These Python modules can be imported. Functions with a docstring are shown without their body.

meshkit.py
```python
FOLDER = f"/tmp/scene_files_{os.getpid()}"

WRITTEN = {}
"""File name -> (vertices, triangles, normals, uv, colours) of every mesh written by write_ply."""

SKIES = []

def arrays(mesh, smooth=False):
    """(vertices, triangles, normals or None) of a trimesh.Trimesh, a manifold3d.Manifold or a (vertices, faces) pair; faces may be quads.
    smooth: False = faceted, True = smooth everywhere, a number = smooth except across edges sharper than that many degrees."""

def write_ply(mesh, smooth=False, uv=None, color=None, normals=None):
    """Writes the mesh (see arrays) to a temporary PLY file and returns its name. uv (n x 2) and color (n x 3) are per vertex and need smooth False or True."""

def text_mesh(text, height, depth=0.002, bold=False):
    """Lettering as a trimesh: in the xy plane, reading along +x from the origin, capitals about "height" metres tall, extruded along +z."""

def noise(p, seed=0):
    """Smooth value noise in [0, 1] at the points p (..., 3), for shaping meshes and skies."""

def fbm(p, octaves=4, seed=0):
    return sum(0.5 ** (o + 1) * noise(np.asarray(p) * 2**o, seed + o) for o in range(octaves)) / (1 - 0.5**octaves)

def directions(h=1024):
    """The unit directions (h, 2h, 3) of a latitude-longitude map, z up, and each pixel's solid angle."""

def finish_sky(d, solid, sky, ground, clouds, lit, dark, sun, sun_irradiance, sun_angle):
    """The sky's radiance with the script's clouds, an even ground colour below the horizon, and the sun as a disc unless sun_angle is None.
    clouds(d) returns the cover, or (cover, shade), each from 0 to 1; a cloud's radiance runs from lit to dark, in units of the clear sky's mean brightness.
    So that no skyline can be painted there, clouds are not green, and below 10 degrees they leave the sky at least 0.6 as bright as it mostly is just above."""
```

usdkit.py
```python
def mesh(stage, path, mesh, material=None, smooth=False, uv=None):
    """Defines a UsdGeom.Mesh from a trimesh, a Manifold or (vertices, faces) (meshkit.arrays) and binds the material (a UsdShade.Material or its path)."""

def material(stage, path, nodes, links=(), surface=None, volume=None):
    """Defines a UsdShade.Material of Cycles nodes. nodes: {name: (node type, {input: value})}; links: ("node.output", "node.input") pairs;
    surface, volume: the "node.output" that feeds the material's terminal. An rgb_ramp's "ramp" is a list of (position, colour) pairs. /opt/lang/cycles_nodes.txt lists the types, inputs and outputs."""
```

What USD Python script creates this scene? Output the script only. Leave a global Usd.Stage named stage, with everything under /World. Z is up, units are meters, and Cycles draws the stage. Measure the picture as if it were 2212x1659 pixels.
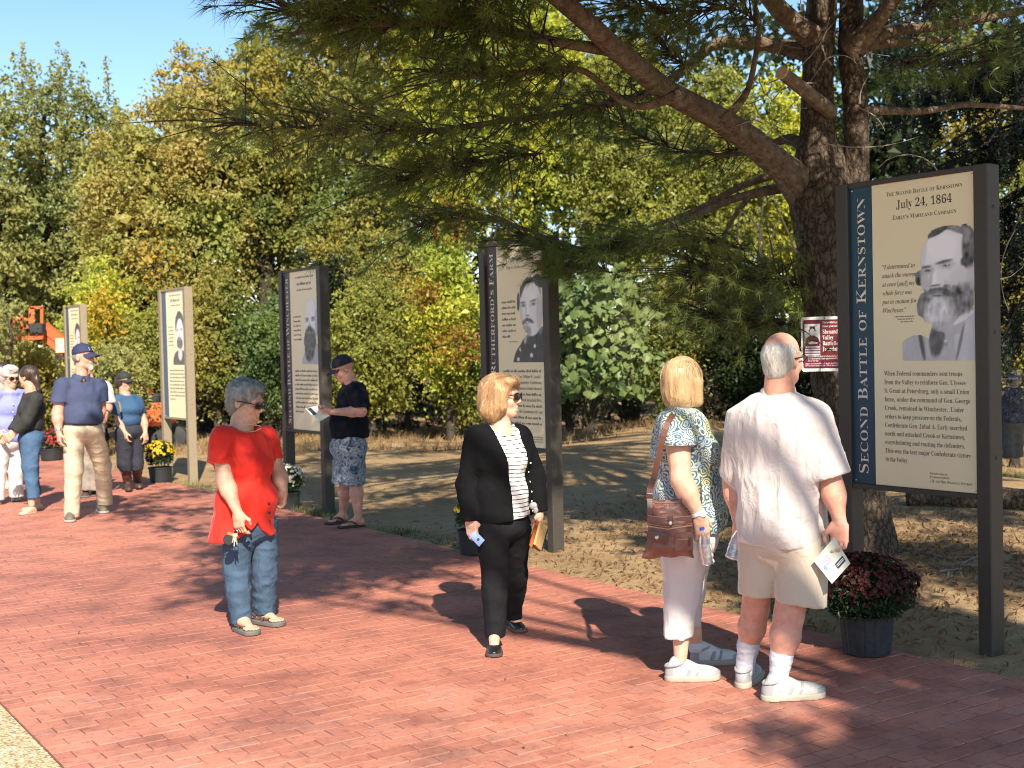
import math, random, glob
import numpy as np
import trimesh, usdkit, meshkit
from pxr import Usd, UsdGeom, UsdLux, UsdShade, Sdf, Gf, Vt

stage = Usd.Stage.CreateInMemory()
UsdGeom.SetStageUpAxis(stage, UsdGeom.Tokens.z)
UsdGeom.Xform.Define(stage, '/World')
UsdGeom.Scope.Define(stage, '/World/Looks')

# ---------------------------------------------------------------- camera, sky, sun, exposure
FPX, CX, CY = 2700.0, 1106.0, 829.5          # focal length and centre in units of a 2212 wide picture
EYE = np.array([0.0, 0.0, 1.72])
TILT, ROLL = math.atan(77.5 / FPX), 0.023
_r0 = np.array([1.0, 0, 0]); _f = np.array([0, math.cos(TILT), -math.sin(TILT)]); _u0 = np.array([0, math.sin(TILT), math.cos(TILT)])
_r = _r0 * math.cos(ROLL) - _u0 * math.sin(ROLL)
_u = _u0 * math.cos(ROLL) + _r0 * math.sin(ROLL)
cam = UsdGeom.Camera.Define(stage, '/World/camera')
cam.AddTransformOp().Set(Gf.Matrix4d(*_r, 0, *_u, 0, *(-_f), 0, *EYE, 1))
cam.CreateHorizontalApertureAttr(36.0); cam.CreateVerticalApertureAttr(27.0)
cam.CreateFocalLengthAttr(36.0 * FPX / 2212.0)
cam.CreateFStopAttr(3.6); cam.CreateFocusDistanceAttr(7.2)
cam.CreateClippingRangeAttr(Gf.Vec2f(0.05, 2000))
cam.CreateExposureAttr(1.15)

SUN_EL = math.radians(39.0)
_sh = np.array([0.2, -0.98]); _sh /= np.linalg.norm(_sh)
SUN = np.array([_sh[0] * math.cos(SUN_EL), _sh[1] * math.cos(SUN_EL), math.sin(SUN_EL)])   # towards the sun
dome = UsdLux.DomeLight.Define(stage, '/World/sky')
sky_m = usdkit.material(stage, '/World/Looks/sky_air', {
    's': ('sky_texture', {'sky_type': 'single_scattering', 'sun_disc': False, 'sun_elevation': SUN_EL, 'sun_rotation': math.atan2(SUN[0], SUN[1]), 'air_density': 1.0, 'aerosol_density': 0.35, 'ozone_density': 1.2}),
    'h': ('hsv', {'saturation': 1.14, 'value': 1.0}), 'b': ('background_shader', {'strength': 0.095})}, [('s.color', 'h.color'), ('h.color', 'b.color')], surface='b.background')
UsdShade.MaterialBindingAPI.Apply(dome.GetPrim()).Bind(sky_m)
dome.GetPrim().SetCustomDataByKey('kind', 'structure')
sun = UsdLux.DistantLight.Define(stage, '/World/sun')
sun.CreateIntensityAttr(1.22); sun.CreateNormalizeAttr(True) if hasattr(sun, 'CreateNormalizeAttr') else None
sun.CreateAngleAttr(0.53); sun.CreateColorAttr(Gf.Vec3f(1.0, 0.90, 0.76))
_z = SUN; _x = np.cross([0, 0, 1.0], _z); _x /= np.linalg.norm(_x); _y = np.cross(_z, _x)
UsdGeom.Xformable(sun).AddTransformOp().Set(Gf.Matrix4d(*_x, 0, *_y, 0, *_z, 0, 0, 0, 30, 1))

def ray(px, py):
    d = _f + (px - CX) / FPX * _r - (py - CY) / FPX * _u
    return d
def at(px, py, Y):
    """the point at distance Y in front of the viewer seen at (px, py)"""
    d = ray(px, py); return EYE + d * (Y / d[1])
def ground(px, py, z=0.0):
    d = ray(px, py); return EYE + d * ((z - EYE[2]) / d[2])
def pix(p):
    q = np.asarray(p, float) - EYE
    w = q @ _f
    return np.stack([CX + FPX * (q @ _r) / w, CY - FPX * (q @ _u) / w], -1)
def sunground(p):
    p = np.asarray(p, float); return p - SUN * (p[2] / SUN[2])

# ---------------------------------------------------------------- scene helpers
_used = {}
def name_in(parent, name):
    k = (parent, name); n = _used.get(k, 0); _used[k] = n + 1
    return f'{parent}/{name}' + (f'_{n:03d}' if n else '')
def tag(prim, label=None, cat=None, group=None, kind=None):
    for k, v in (('label', label), ('category', cat), ('group', group), ('kind', kind)):
        if v: prim.SetCustomDataByKey(k, v)
_base = {}
def thing(name, label, cat, base=(0, 0, 0), group=None, kind=None):
    p = name_in('/World', name)
    x = UsdGeom.Xform.Define(stage, p); x.AddTranslateOp().Set(Gf.Vec3d(*map(float, base)))
    tag(x.GetPrim(), label, cat, group, kind); _base[p] = np.array(base, float)
    return p
def cat_mesh(ms):
    vs, fs, n = [], [], 0
    for m in ms:
        if hasattr(m, 'vertices'): v, f = np.asarray(m.vertices), np.asarray(m.faces)
        elif hasattr(m, 'to_mesh'): q = m.to_mesh(); v, f = q.vert_properties[:, :3], q.tri_verts
        else: v, f = np.asarray(m[0], float), np.asarray(m[1], int)
        if f.shape[1] == 4: f = np.vstack([f[:, [0, 1, 2]], f[:, [0, 2, 3]]])
        vs.append(v); fs.append(f + n); n += len(v)
    return np.vstack(vs), np.vstack(fs)
def part(parent, name, m, mat, smooth=False, label=None, kind=None, primvar=None):
    """a mesh in world coordinates under a thing (or part), stored relative to the thing's base"""
    p = name_in(parent, name)
    root = '/'.join(parent.split('/')[:3])
    if isinstance(m, (list,)): m = cat_mesh(m)
    elif not isinstance(m, tuple): m = cat_mesh([m])
    v, f = m
    v, f = np.asarray(v), np.asarray(f)
    if primvar is not None:
        uq, inv = np.unique(f, return_inverse=True); v = v[uq]; f = inv.reshape(f.shape); primvar = (primvar[0], np.asarray(primvar[1])[uq])
    b = _base.get(root, np.zeros(3))
    g = usdkit.mesh(stage, p, (np.asarray(v) - b, f), mat, smooth)
    if primvar is not None:
        nm, val = primvar
        UsdGeom.PrimvarsAPI(g).CreatePrimvar(nm, Sdf.ValueTypeNames.Color3fArray, 'vertex').Set(Vt.Vec3fArray.FromNumpy(np.asarray(val, np.float32)))
    tag(g.GetPrim(), label, None, None, kind)
    return p
def top(name, m, mat, label=None, cat=None, group=None, kind=None, smooth=False):
    p = name_in('/World', name)
    if isinstance(m, list): m = cat_mesh(m)
    elif not isinstance(m, tuple): m = cat_mesh([m])
    g = usdkit.mesh(stage, p, m, mat, smooth); tag(g.GetPrim(), label, cat, group, kind); _base[p] = np.zeros(3)
    return p
def unit(v):
    v = np.asarray(v, float); return v / max(np.linalg.norm(v), 1e-12)
def frame(z, x=None):
    """rotation whose columns are x, y, z axes, z along the given direction"""
    z = unit(z); x = np.array([1.0, 0, 0]) if x is None else np.asarray(x, float)
    x = x - z * (x @ z)
    if np.linalg.norm(x) < 1e-6: x = np.array([0, 1.0, 0]) - z * z[1]
    x = unit(x); return np.stack([x, np.cross(z, x), z], 1)
def box(c, s, R=None, ch=0.0):
    """a box of size s about c with chamfered edges ch, axes the columns of R"""
    s = np.asarray(s, float) / 2; R = np.eye(3) if R is None else R
    if ch <= 0:
        m = trimesh.creation.box(s * 2); v = np.asarray(m.vertices); f = np.asarray(m.faces)
    else:
        pts = []
        for a in range(3):
            for sg in np.ndindex(2, 2, 2):
                q = (np.array(sg) * 2 - 1) * (s - ch); q[a] += (sg[a] * 2 - 1) * ch; pts.append(q)
        m = trimesh.convex.convex_hull(np.array(pts)); v = np.asarray(m.vertices); f = np.asarray(m.faces)
    return v @ R.T + np.asarray(c, float), f
def tube(pts, rad, sides=8, cap=True, wob=0.0, rng=None):
    p = np.asarray(pts, float); r = np.broadcast_to(np.asarray(rad, float), (len(p),))
    t = np.gradient(p, axis=0); t /= np.linalg.norm(t, axis=1, keepdims=True) + 1e-12
    ref = np.array([0.13, 0.21, 0.97]) if abs(t[0] @ np.array([0.13, 0.21, 0.97])) < .9 else np.array([1.0, .1, 0])
    a = np.cross(t, ref); a /= np.linalg.norm(a, axis=1, keepdims=True) + 1e-12; b = np.cross(t, a)
    ang = np.arange(sides) * 2 * np.pi / sides
    rr = np.repeat(r[:, None], sides, 1)
    if wob: rr = rr * (1 + wob * (rng.random((len(p), sides)) - .5))
    v = p[:, None] + rr[..., None] * (np.cos(ang)[None, :, None] * a[:, None] + np.sin(ang)[None, :, None] * b[:, None])
    n = len(p); i, j = np.meshgrid(np.arange(n - 1), np.arange(sides), indexing='ij')
    q = np.stack([i * sides + j, i * sides + (j + 1) % sides, (i + 1) * sides + (j + 1) % sides, (i + 1) * sides + j], -1).reshape(-1, 4)
    f = np.vstack([q[:, [0, 1, 2]], q[:, [0, 2, 3]]]); v = v.reshape(-1, 3)
    if cap:
        k = len(v); v = np.vstack([v, p[0], p[-1]]); J = np.arange(sides); Jn = (J + 1) % sides; o = (n - 1) * sides
        f = np.vstack([f, np.stack([np.full(sides, k), Jn, J], 1), np.stack([np.full(sides, k + 1), o + J, o + Jn], 1)])
    return v, f
def lathe(prof, c, sides=20, R=None):
    """revolve (radius, height) pairs about z"""
    pr = np.asarray(prof, float); ang = np.arange(sides) * 2 * np.pi / sides
    v = np.stack([pr[:, 0, None] * np.cos(ang), pr[:, 0, None] * np.sin(ang), np.repeat(pr[:, 1, None], sides, 1)], -1)
    n = len(pr); i, j = np.meshgrid(np.arange(n - 1), np.arange(sides), indexing='ij')
    q = np.stack([i * sides + j, i * sides + (j + 1) % sides, (i + 1) * sides + (j + 1) % sides, (i + 1) * sides + j], -1).reshape(-1, 4)
    v = v.reshape(-1, 3)
    if R is not None: v = v @ R.T
    return v + np.asarray(c, float), np.vstack([q[:, [0, 1, 2]], q[:, [0, 2, 3]]])
def resample(pts, n):
    p = np.asarray(pts, float); s = np.r_[0, np.cumsum(np.linalg.norm(np.diff(p, axis=0), axis=1))]
    t = np.linspace(0, s[-1], n)
    from scipy.interpolate import PchipInterpolator
    return np.stack([PchipInterpolator(s, p[:, k])(t) for k in range(p.shape[1])], 1)

# ---------------------------------------------------------------- materials
def C(*a): return tuple(float(x) for x in a)
def mat(name, col, rough=0.6, var=0.12, scale=6.0, bump=0.0, bscale=80.0, bdist=0.004, spec=0.4, metallic=0.0, mapping=None, sheen=0.0, col2=None, detail=4, sss=0.0, trans=0.0, coat=0.0, wrinkle=0.0, wscale=9.0):
    c = np.array(col, float); a = np.clip(c * (1 - var), 0, 1); b = np.clip(c * (1 + var), 0, 1)
    if col2 is not None: a, b = np.array(col), np.array(col2)
    nd = {'g': ('geometry', {}), 'm': ('mapping', {'scale': mapping or (1, 1, 1)}), 'n': ('noise_texture', {'scale': scale, 'detail': detail, 'roughness': 0.6}),
          'r': ('rgb_ramp', {'ramp': [(0.3, tuple(a)), (0.7, tuple(b))]}), 'p': ('principled_bsdf', {'roughness': rough, 'specular_ior_level': spec, 'metallic': metallic, 'sheen_weight': sheen, 'coat_weight': coat})}
    ln = [('g.position', 'm.vector'), ('m.vector', 'n.vector'), ('n.fac', 'r.fac'), ('r.color', 'p.base_color')]
    if sss: nd['p'][1].update({'subsurface_weight': sss, 'subsurface_scale': 0.006, 'subsurface_radius': (1.0, 0.35, 0.2)})
    if bump:
        nd['bn'] = ('noise_texture', {'scale': bscale, 'detail': 3}); nd['b'] = ('bump', {'strength': bump, 'distance': bdist})
        ln += [('m.vector', 'bn.vector'), ('bn.fac', 'b.height'), ('b.normal', 'p.normal')]
    if wrinkle:
        nd['wm'] = ('mapping', {'scale': (1, 1, .55)}); nd['wn'] = ('noise_texture', {'scale': wscale, 'detail': 3, 'roughness': .55, 'distortion': 1.6}); nd['wa'] = ('math', {'math_type': 'multiply_add', 'value2': 2.0, 'value3': -1.0}); nd['wb'] = ('math', {'math_type': 'absolute'}); nd['wbump'] = ('bump', {'strength': wrinkle, 'distance': .03, 'invert': True})
        ln = [x for x in ln if x[1] != 'p.normal'] + [('g.position', 'wm.vector'), ('wm.vector', 'wn.vector'), ('wn.fac', 'wa.value1'), ('wa.value', 'wb.value1'), ('wb.value', 'wbump.height'), ('wbump.normal', 'p.normal')]
        if bump: ln += [('b.normal', 'wbump.normal')]
    return usdkit.material(stage, '/World/Looks/' + name, nd, ln, surface='p.BSDF')

def leaf_mat(name, ramp, patch=0.35, trans=0.45, rough=0.45, pscale=0.7, ramp2=None, spec=0.35):
    """leaves: each leaf its own tone, with large soft patches of a second tone"""
    nd = {'g': ('geometry', {}), 'r': ('rgb_ramp', {'ramp': ramp}), 'n': ('noise_texture', {'scale': pscale, 'detail': 2}),
          'r2': ('rgb_ramp', {'ramp': ramp2 or ramp[::-1] and [(1 - p, c) for p, c in ramp[::-1]]}),
          'mr': ('map_range', {'from_min': 0.5 - 0.12, 'from_max': 0.5 + 0.12, 'to_min': 0.0, 'to_max': patch * 2, 'clamp': True}),
          'mx': ('mix', {}), 'p': ('principled_bsdf', {'roughness': rough, 'specular_ior_level': spec}), 't': ('translucent_bsdf', {}), 's': ('mix_closure', {'fac': trans})}
    ln = [('g.random_per_island', 'r.fac'), ('g.random_per_island', 'r2.fac'), ('g.position', 'n.vector'), ('n.fac', 'mr.value'), ('mr.result', 'mx.fac'),
          ('r.color', 'mx.color1'), ('r2.color', 'mx.color2'), ('mx.color', 'p.base_color'), ('mx.color', 't.color'), ('p.BSDF', 's.closure1'), ('t.BSDF', 's.closure2')]
    return usdkit.material(stage, '/World/Looks/' + name, nd, ln, surface='s.closure')
# ---------------------------------------------------------------- ground, paving, path
PA, PB = ground(2212, 1475), ground(400, 1052)
E2 = unit(PB - PA)                      # along the path, away from the viewer
E2[2] = 0; E2 = unit(E2); E1 = np.array([E2[1], -E2[0], 0.0])   # across it, to the right
_q = [ground(*q) for q in ((2212, 1475), (1560, 1307), (1160, 1221), (870, 1165), (640, 1106), (400, 1052))]
EDGE_R = float(np.mean([q @ E1 for q in _q[:5]]))
_q2 = [ground(0, 1525), ground(145, 1659)]
EDGE_L = float(np.mean([q @ E1 for q in _q2]))
O2 = 0.0
def pt(a, b, z=0.0): return E1 * a + E2 * b + np.array([0, 0, z])

m_dirt = usdkit.material(stage, '/World/Looks/dirt', {
    'g': ('geometry', {}), 'n': ('noise_texture', {'scale': 0.55, 'detail': 5, 'roughness': 0.62}), 'n2': ('noise_texture', {'scale': 9.0, 'detail': 6, 'roughness': 0.7}), 'n3': ('noise_texture', {'scale': 90.0, 'detail': 3}),
    'r': ('rgb_ramp', {'ramp': [(0.3, C(.25, .165, .085)), (0.5, C(.36, .245, .13)), (0.72, C(.45, .325, .185))]}),
    'r2': ('rgb_ramp', {'ramp': [(0.3, C(.55, .5, .45)), (0.5, C(.9, .9, .9)), (0.75, C(1.12, 1.1, 1.06))]}), 'mx': ('mix', {'mix_type': 'multiply', 'fac': 0.8}),
    'r3': ('rgb_ramp', {'ramp': [(0.3, C(.6, .6, .6)), (0.5, C(1, 1, 1)), (0.8, C(1.15, 1.15, 1.15))]}), 'my': ('mix', {'mix_type': 'multiply', 'fac': 0.7}),
    'b': ('bump', {'strength': 0.8, 'distance': 0.02}), 'ad': ('math', {'math_type': 'add'}), 'p': ('principled_bsdf', {'roughness': 0.95, 'specular_ior_level': 0.1})},
    [('g.position', 'n.vector'), ('g.position', 'n2.vector'), ('g.position', 'n3.vector'), ('n.fac', 'r.fac'), ('n2.fac', 'r2.fac'), ('n3.fac', 'r3.fac'), ('r.color', 'mx.color1'), ('r2.color', 'mx.color2'), ('mx.color', 'my.color1'), ('r3.color', 'my.color2'),
     ('my.color', 'p.base_color'), ('n2.fac', 'ad.value1'), ('n3.fac', 'ad.value2'), ('ad.value', 'b.height'), ('b.normal', 'p.normal')], surface='p.BSDF')

def ground_z(x, y):
    """height of the bare earth"""
    P = np.stack([x * .45, y * .45, np.zeros_like(x)], -1)
    h = (meshkit.fbm(P, 3, 5) - .5) * .16 + (meshkit.noise(P * 6, 9) - .5) * .035
    a = x * E1[0] + y * E1[1]
    out = np.clip(np.maximum(a - EDGE_R - .05, EDGE_L - a - .05) / 1.2, 0, 1)          # flat under the path
    bank = .3 * np.exp(-((y - 22.5 + .3 * (x - 1)) / 2.0) ** 2) * np.clip((x - 0.3) / 2, 0, 1) * np.clip(1 - (x - 3.2) / 2, 0, 1)
    sh = np.clip((np.hypot(x, y) - 24) / 10, 0, 1)
    S = lambda t: np.clip(t, 0, 1) ** 2 * (3 - 2 * np.clip(t, 0, 1))
    bank = bank - .68 * S((x - 4.5) / 4) * S((y - 12) / 10)
    return np.where(out <= 0, -0.05, -0.012 + out * (h * .55 + .008) * (1 + 1.5 * sh)) + bank
def grid_ground(xs, ys):
    X, Y = np.meshgrid(xs, ys, indexing='ij'); Z = ground_z(X, Y)
    v = np.stack([X, Y, Z], -1).reshape(-1, 3); n, m = X.shape
    i, j = np.meshgrid(np.arange(n - 1), np.arange(m - 1), indexing='ij')
    q = np.stack([i * m + j, (i + 1) * m + j, (i + 1) * m + j + 1, i * m + j + 1], -1).reshape(-1, 4)
    return v, np.vstack([q[:, [0, 1, 2]], q[:, [0, 2, 3]]])
xs = np.unique(np.r_[np.linspace(-400, -16, 25), np.arange(-16, 16, .16), np.linspace(16, 400, 25)])
ys = np.unique(np.r_[np.linspace(-300, -3, 14), np.arange(-3, 34, .16), np.linspace(34, 600, 25)])
top('ground', grid_ground(xs, ys), m_dirt, kind='structure', smooth=True)

def brick_ramp(nm, randsrc):
    return usdkit.material(stage, '/World/Looks/' + nm, {
        'g': ('geometry', {}), 'o': ('object_info', {}), 'rr': ('rgb_ramp', {'ramp': [(0, C(0.423, 0.164, 0.11)), (.35, C(0.468, 0.188, 0.125)), (.7, C(0.492, 0.204, 0.136)), (.92, C(0.472, 0.206, 0.144)), (1, C(0.423, 0.193, 0.136))]}),
        'n': ('noise_texture', {'scale': 2.2, 'detail': 6, 'roughness': 0.68}), 'rn': ('rgb_ramp', {'ramp': [(.34, C(.6, .64, .68)), (.5, C(.97, .96, .96)), (.7, C(1.1, 1.1, 1.08))]}), 'mx': ('mix', {'mix_type': 'multiply', 'fac': .85}),
        'mp': ('mapping', {'rotation': (0, 0, math.atan2(E1[1], E1[0])), 'scale': (1, 1, 1)}),
        'n2': ('noise_texture', {'scale': 26.0, 'detail': 5, 'roughness': .7}), 'rn2': ('rgb_ramp', {'ramp': [(.32, C(.55, .5, .5)), (.47, C(.97, .97, .97)), (.75, C(1.1, 1.1, 1.1))]}), 'my': ('mix', {'mix_type': 'multiply', 'fac': .75}),
        'n4': ('noise_texture', {'scale': .55, 'detail': 3}), 'rn4': ('rgb_ramp', {'ramp': [(.38, C(.7, .69, .72)), (.5, C(.95, .94, .95)), (.62, C(1.05, 1.05, 1.05))]}), 'mz': ('mix', {'mix_type': 'multiply', 'fac': .8}),
        'b': ('bump', {'strength': .55, 'distance': .006}), 'p': ('principled_bsdf', {'roughness': .62, 'specular_ior_level': .35})},
        [(randsrc, 'rr.fac'), ('g.position', 'n.vector'), ('g.position', 'n2.vector'), ('g.position', 'n4.vector'), ('n.fac', 'rn.fac'), ('n2.fac', 'rn2.fac'), ('n4.fac', 'rn4.fac'), ('rr.color', 'mx.color1'), ('rn.color', 'mx.color2'),
         ('mx.color', 'my.color1'), ('rn2.color', 'my.color2'), ('my.color', 'mz.color1'), ('rn4.color', 'mz.color2'), ('mz.color', 'p.base_color'), ('n2.fac', 'b.height'), ('b.normal', 'p.normal')], surface='p.BSDF')
m_bricks = brick_ramp('brick_many', 'g.random_per_island')
m_brick_one = brick_ramp('brick_single', 'o.random')
m_joint = mat('brick_joint', (.17, .07, .05), .9, .2, 20, .4, 60)

B_LO, B_HI = -4.0, 25.0
path = thing('brick_path', 'red stamped brick path running diagonally past the signs', None, kind='structure')
def quad(a0, b0, a1, b1, z):
    return np.array([pt(a0, b0, z), pt(a1, b0, z), pt(a1, b1, z), pt(a0, b1, z)]), np.array([[0, 1, 2], [0, 2, 3]])
_bv = [pt(EDGE_L, B_LO, -.1), pt(EDGE_R, B_LO, -.1), pt(EDGE_R, B_HI, -.1), pt(EDGE_L, B_HI, -.1)]
_bv = np.array(_bv + [q + np.array([0, 0, .0965]) for q in _bv])
part(path, 'joint_bed', (_bv, np.array([[4, 5, 6], [4, 6, 7], [0, 1, 5], [0, 5, 4], [1, 2, 6], [1, 6, 5], [2, 3, 7], [2, 7, 6], [3, 0, 4], [3, 4, 7]])), m_joint)
BL, BW, GAP = 0.2, 0.1045, 0.0062
rng = np.random.default_rng(11)
def brick_mesh(a0, a1, b0, b1, rs):
    """one brick with worn, slightly uneven chamfered top"""
    c = .0022
    z1 = .0 + rs.uniform(-.0025, .0012)
    j = lambda: rs.uniform(-.0022, .0022)
    lo = [pt(a0 + j(), b0 + j(), -.006), pt(a1 + j(), b0 + j(), -.006), pt(a1 + j(), b1 + j(), -.006), pt(a0 + j(), b1 + j(), -.006)]
    t = rs.uniform(-.0012, .0012, 4)
    hi = [lo[k] + np.array([0, 0, .006 + z1 + t[k]]) + pt(*((c, c), (-c, c), (-c, -c), (c, -c))[k]) for k in range(4)]
    mid = [lo[k] * .6 + hi[k] * .4 + np.array([0, 0, .0022]) for k in range(4)]
    v = np.array(lo + mid + hi)
    f = [[8, 9, 10], [8, 10, 11]]
    for r in (0, 4):
        for k in range(4):
            n = (k + 1) % 4; f += [[r + k, r + n, r + n + 4], [r + k, r + n + 4, r + k + 4]]
    return v, np.array(f)
bricks = []
nrow = int((B_HI - B_LO) / BW)
for r in range(nrow):
    b0 = B_LO + r * BW
    off = (r % 2) * BL / 2 + (.02 if (r // 2) % 3 == 0 else 0)
    a = EDGE_L + .005 - off
    while a < EDGE_R - .01:
        x0, x1 = max(a, EDGE_L + .004), min(a + BL, EDGE_R - .004)
        if x1 - x0 > .03: bricks.append((x0 + GAP / 2, x1 - GAP / 2, b0 + GAP / 2, b0 + BW - GAP / 2))
        a += BL
info = []
for k, (x0, x1, b0, b1) in enumerate(bricks):
    c = pt((x0 + x1) / 2, (b0 + b1) / 2)
    if c[1] < 3: info.append((9e9, k)); continue
    q = pix(c); inside = -10 < q[0] < 2222 and 0 < q[1] < 1675
    info.append((c[1] - (x1 - x0) if inside else 1e6 + c[1], k))
info.sort()
near = {k for d, k in info[:300] if d < 1e5}
rest = []
for k, bk in enumerate(bricks):
    rs = np.random.default_rng(k + 1000)
    m = brick_mesh(*bk, rs)
    if k in near: part(path, 'brick', m, m_brick_one)
    elif pt((bk[0] + bk[1]) / 2, (bk[2] + bk[3]) / 2)[1] > 2.0: rest.append(m)
part(path, 'brick_field', rest, m_bricks, kind='stuff', label='the many bricks farther along the path')

# exposed-aggregate walk at the lower left
m_agg = usdkit.material(stage, '/World/Looks/aggregate', {
    'g': ('geometry', {}), 'v': ('voronoi_texture', {'scale': 70.0}), 'r': ('rgb_ramp', {'ramp': [(0, C(0.446, 0.34, 0.185)), (.4, C(0.504, 0.394, 0.224)), (.7, C(0.576, 0.476, 0.304)), (1, C(0.252, 0.184, 0.106))]}),
    's': ('separate_color', {}), 'rd': ('rgb_ramp', {'ramp': [(.0, C(1, 1, 1)), (.5, C(1, 1, 1)), (.75, C(.45, .4, .3))]}), 'mx': ('mix', {'mix_type': 'multiply', 'fac': .8}),
    'b': ('bump', {'strength': .9, 'distance': .006, 'invert': True}), 'p': ('principled_bsdf', {'roughness': .8})},
    [('g.position', 'v.vector'), ('v.color', 's.color'), ('s.r', 'r.fac'), ('v.distance', 'rd.fac'), ('r.color', 'mx.color1'), ('rd.color', 'mx.color2'), ('mx.color', 'p.base_color'), ('v.distance', 'b.height'), ('b.normal', 'p.normal')], surface='p.BSDF')
_aw = [pt(EDGE_L - 6, B_LO, -.1), pt(EDGE_L - .008, B_LO, -.1), pt(EDGE_L - .008, 9.6, -.1), pt(EDGE_L - 6, 9.6, -.1)]
_aw = np.array(_aw + [q + np.array([0, 0, .104]) for q in _aw])
walk = thing('gravel_walk', 'pale exposed gravel walk beside the brick path', None, kind='structure')
part(walk, 'slab', (_aw, np.array([[4, 5, 6], [4, 6, 7], [0, 1, 5], [0, 5, 4], [1, 2, 6], [1, 6, 5], [2, 3, 7], [2, 7, 6]])), m_agg)
def scatter_on(pts, zs, size, rs, n_side=5, flat=.6):
    """small stones"""
    out = []
    for p, z in zip(pts, zs):
        m = trimesh.creation.icosphere(0, 1.0); s = size * rs.uniform(.5, 1.4)
        v = np.asarray(m.vertices) * (1 + .35 * (rs.random((len(m.vertices), 1)) - .5)) * s * np.array([1, 1, flat]); out.append((v + np.array([p[0], p[1], z]), m.faces))
    return out
m_peb = leaf_mat('pebbles', [(0, C(.3, .22, .12)), (.3, C(.55, .43, .24)), (.7, C(.7, .57, .34)), (1, C(.8, .72, .5))], trans=.02, rough=.7)
pts = [pt(rng.uniform(EDGE_L - 1.3, EDGE_L - .01), rng.uniform(3.0, 7.0)) for _ in range(2600)]
part(walk, 'pebbles', scatter_on(pts, [.002] * len(pts), .008, rng), m_peb, kind='stuff')
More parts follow.
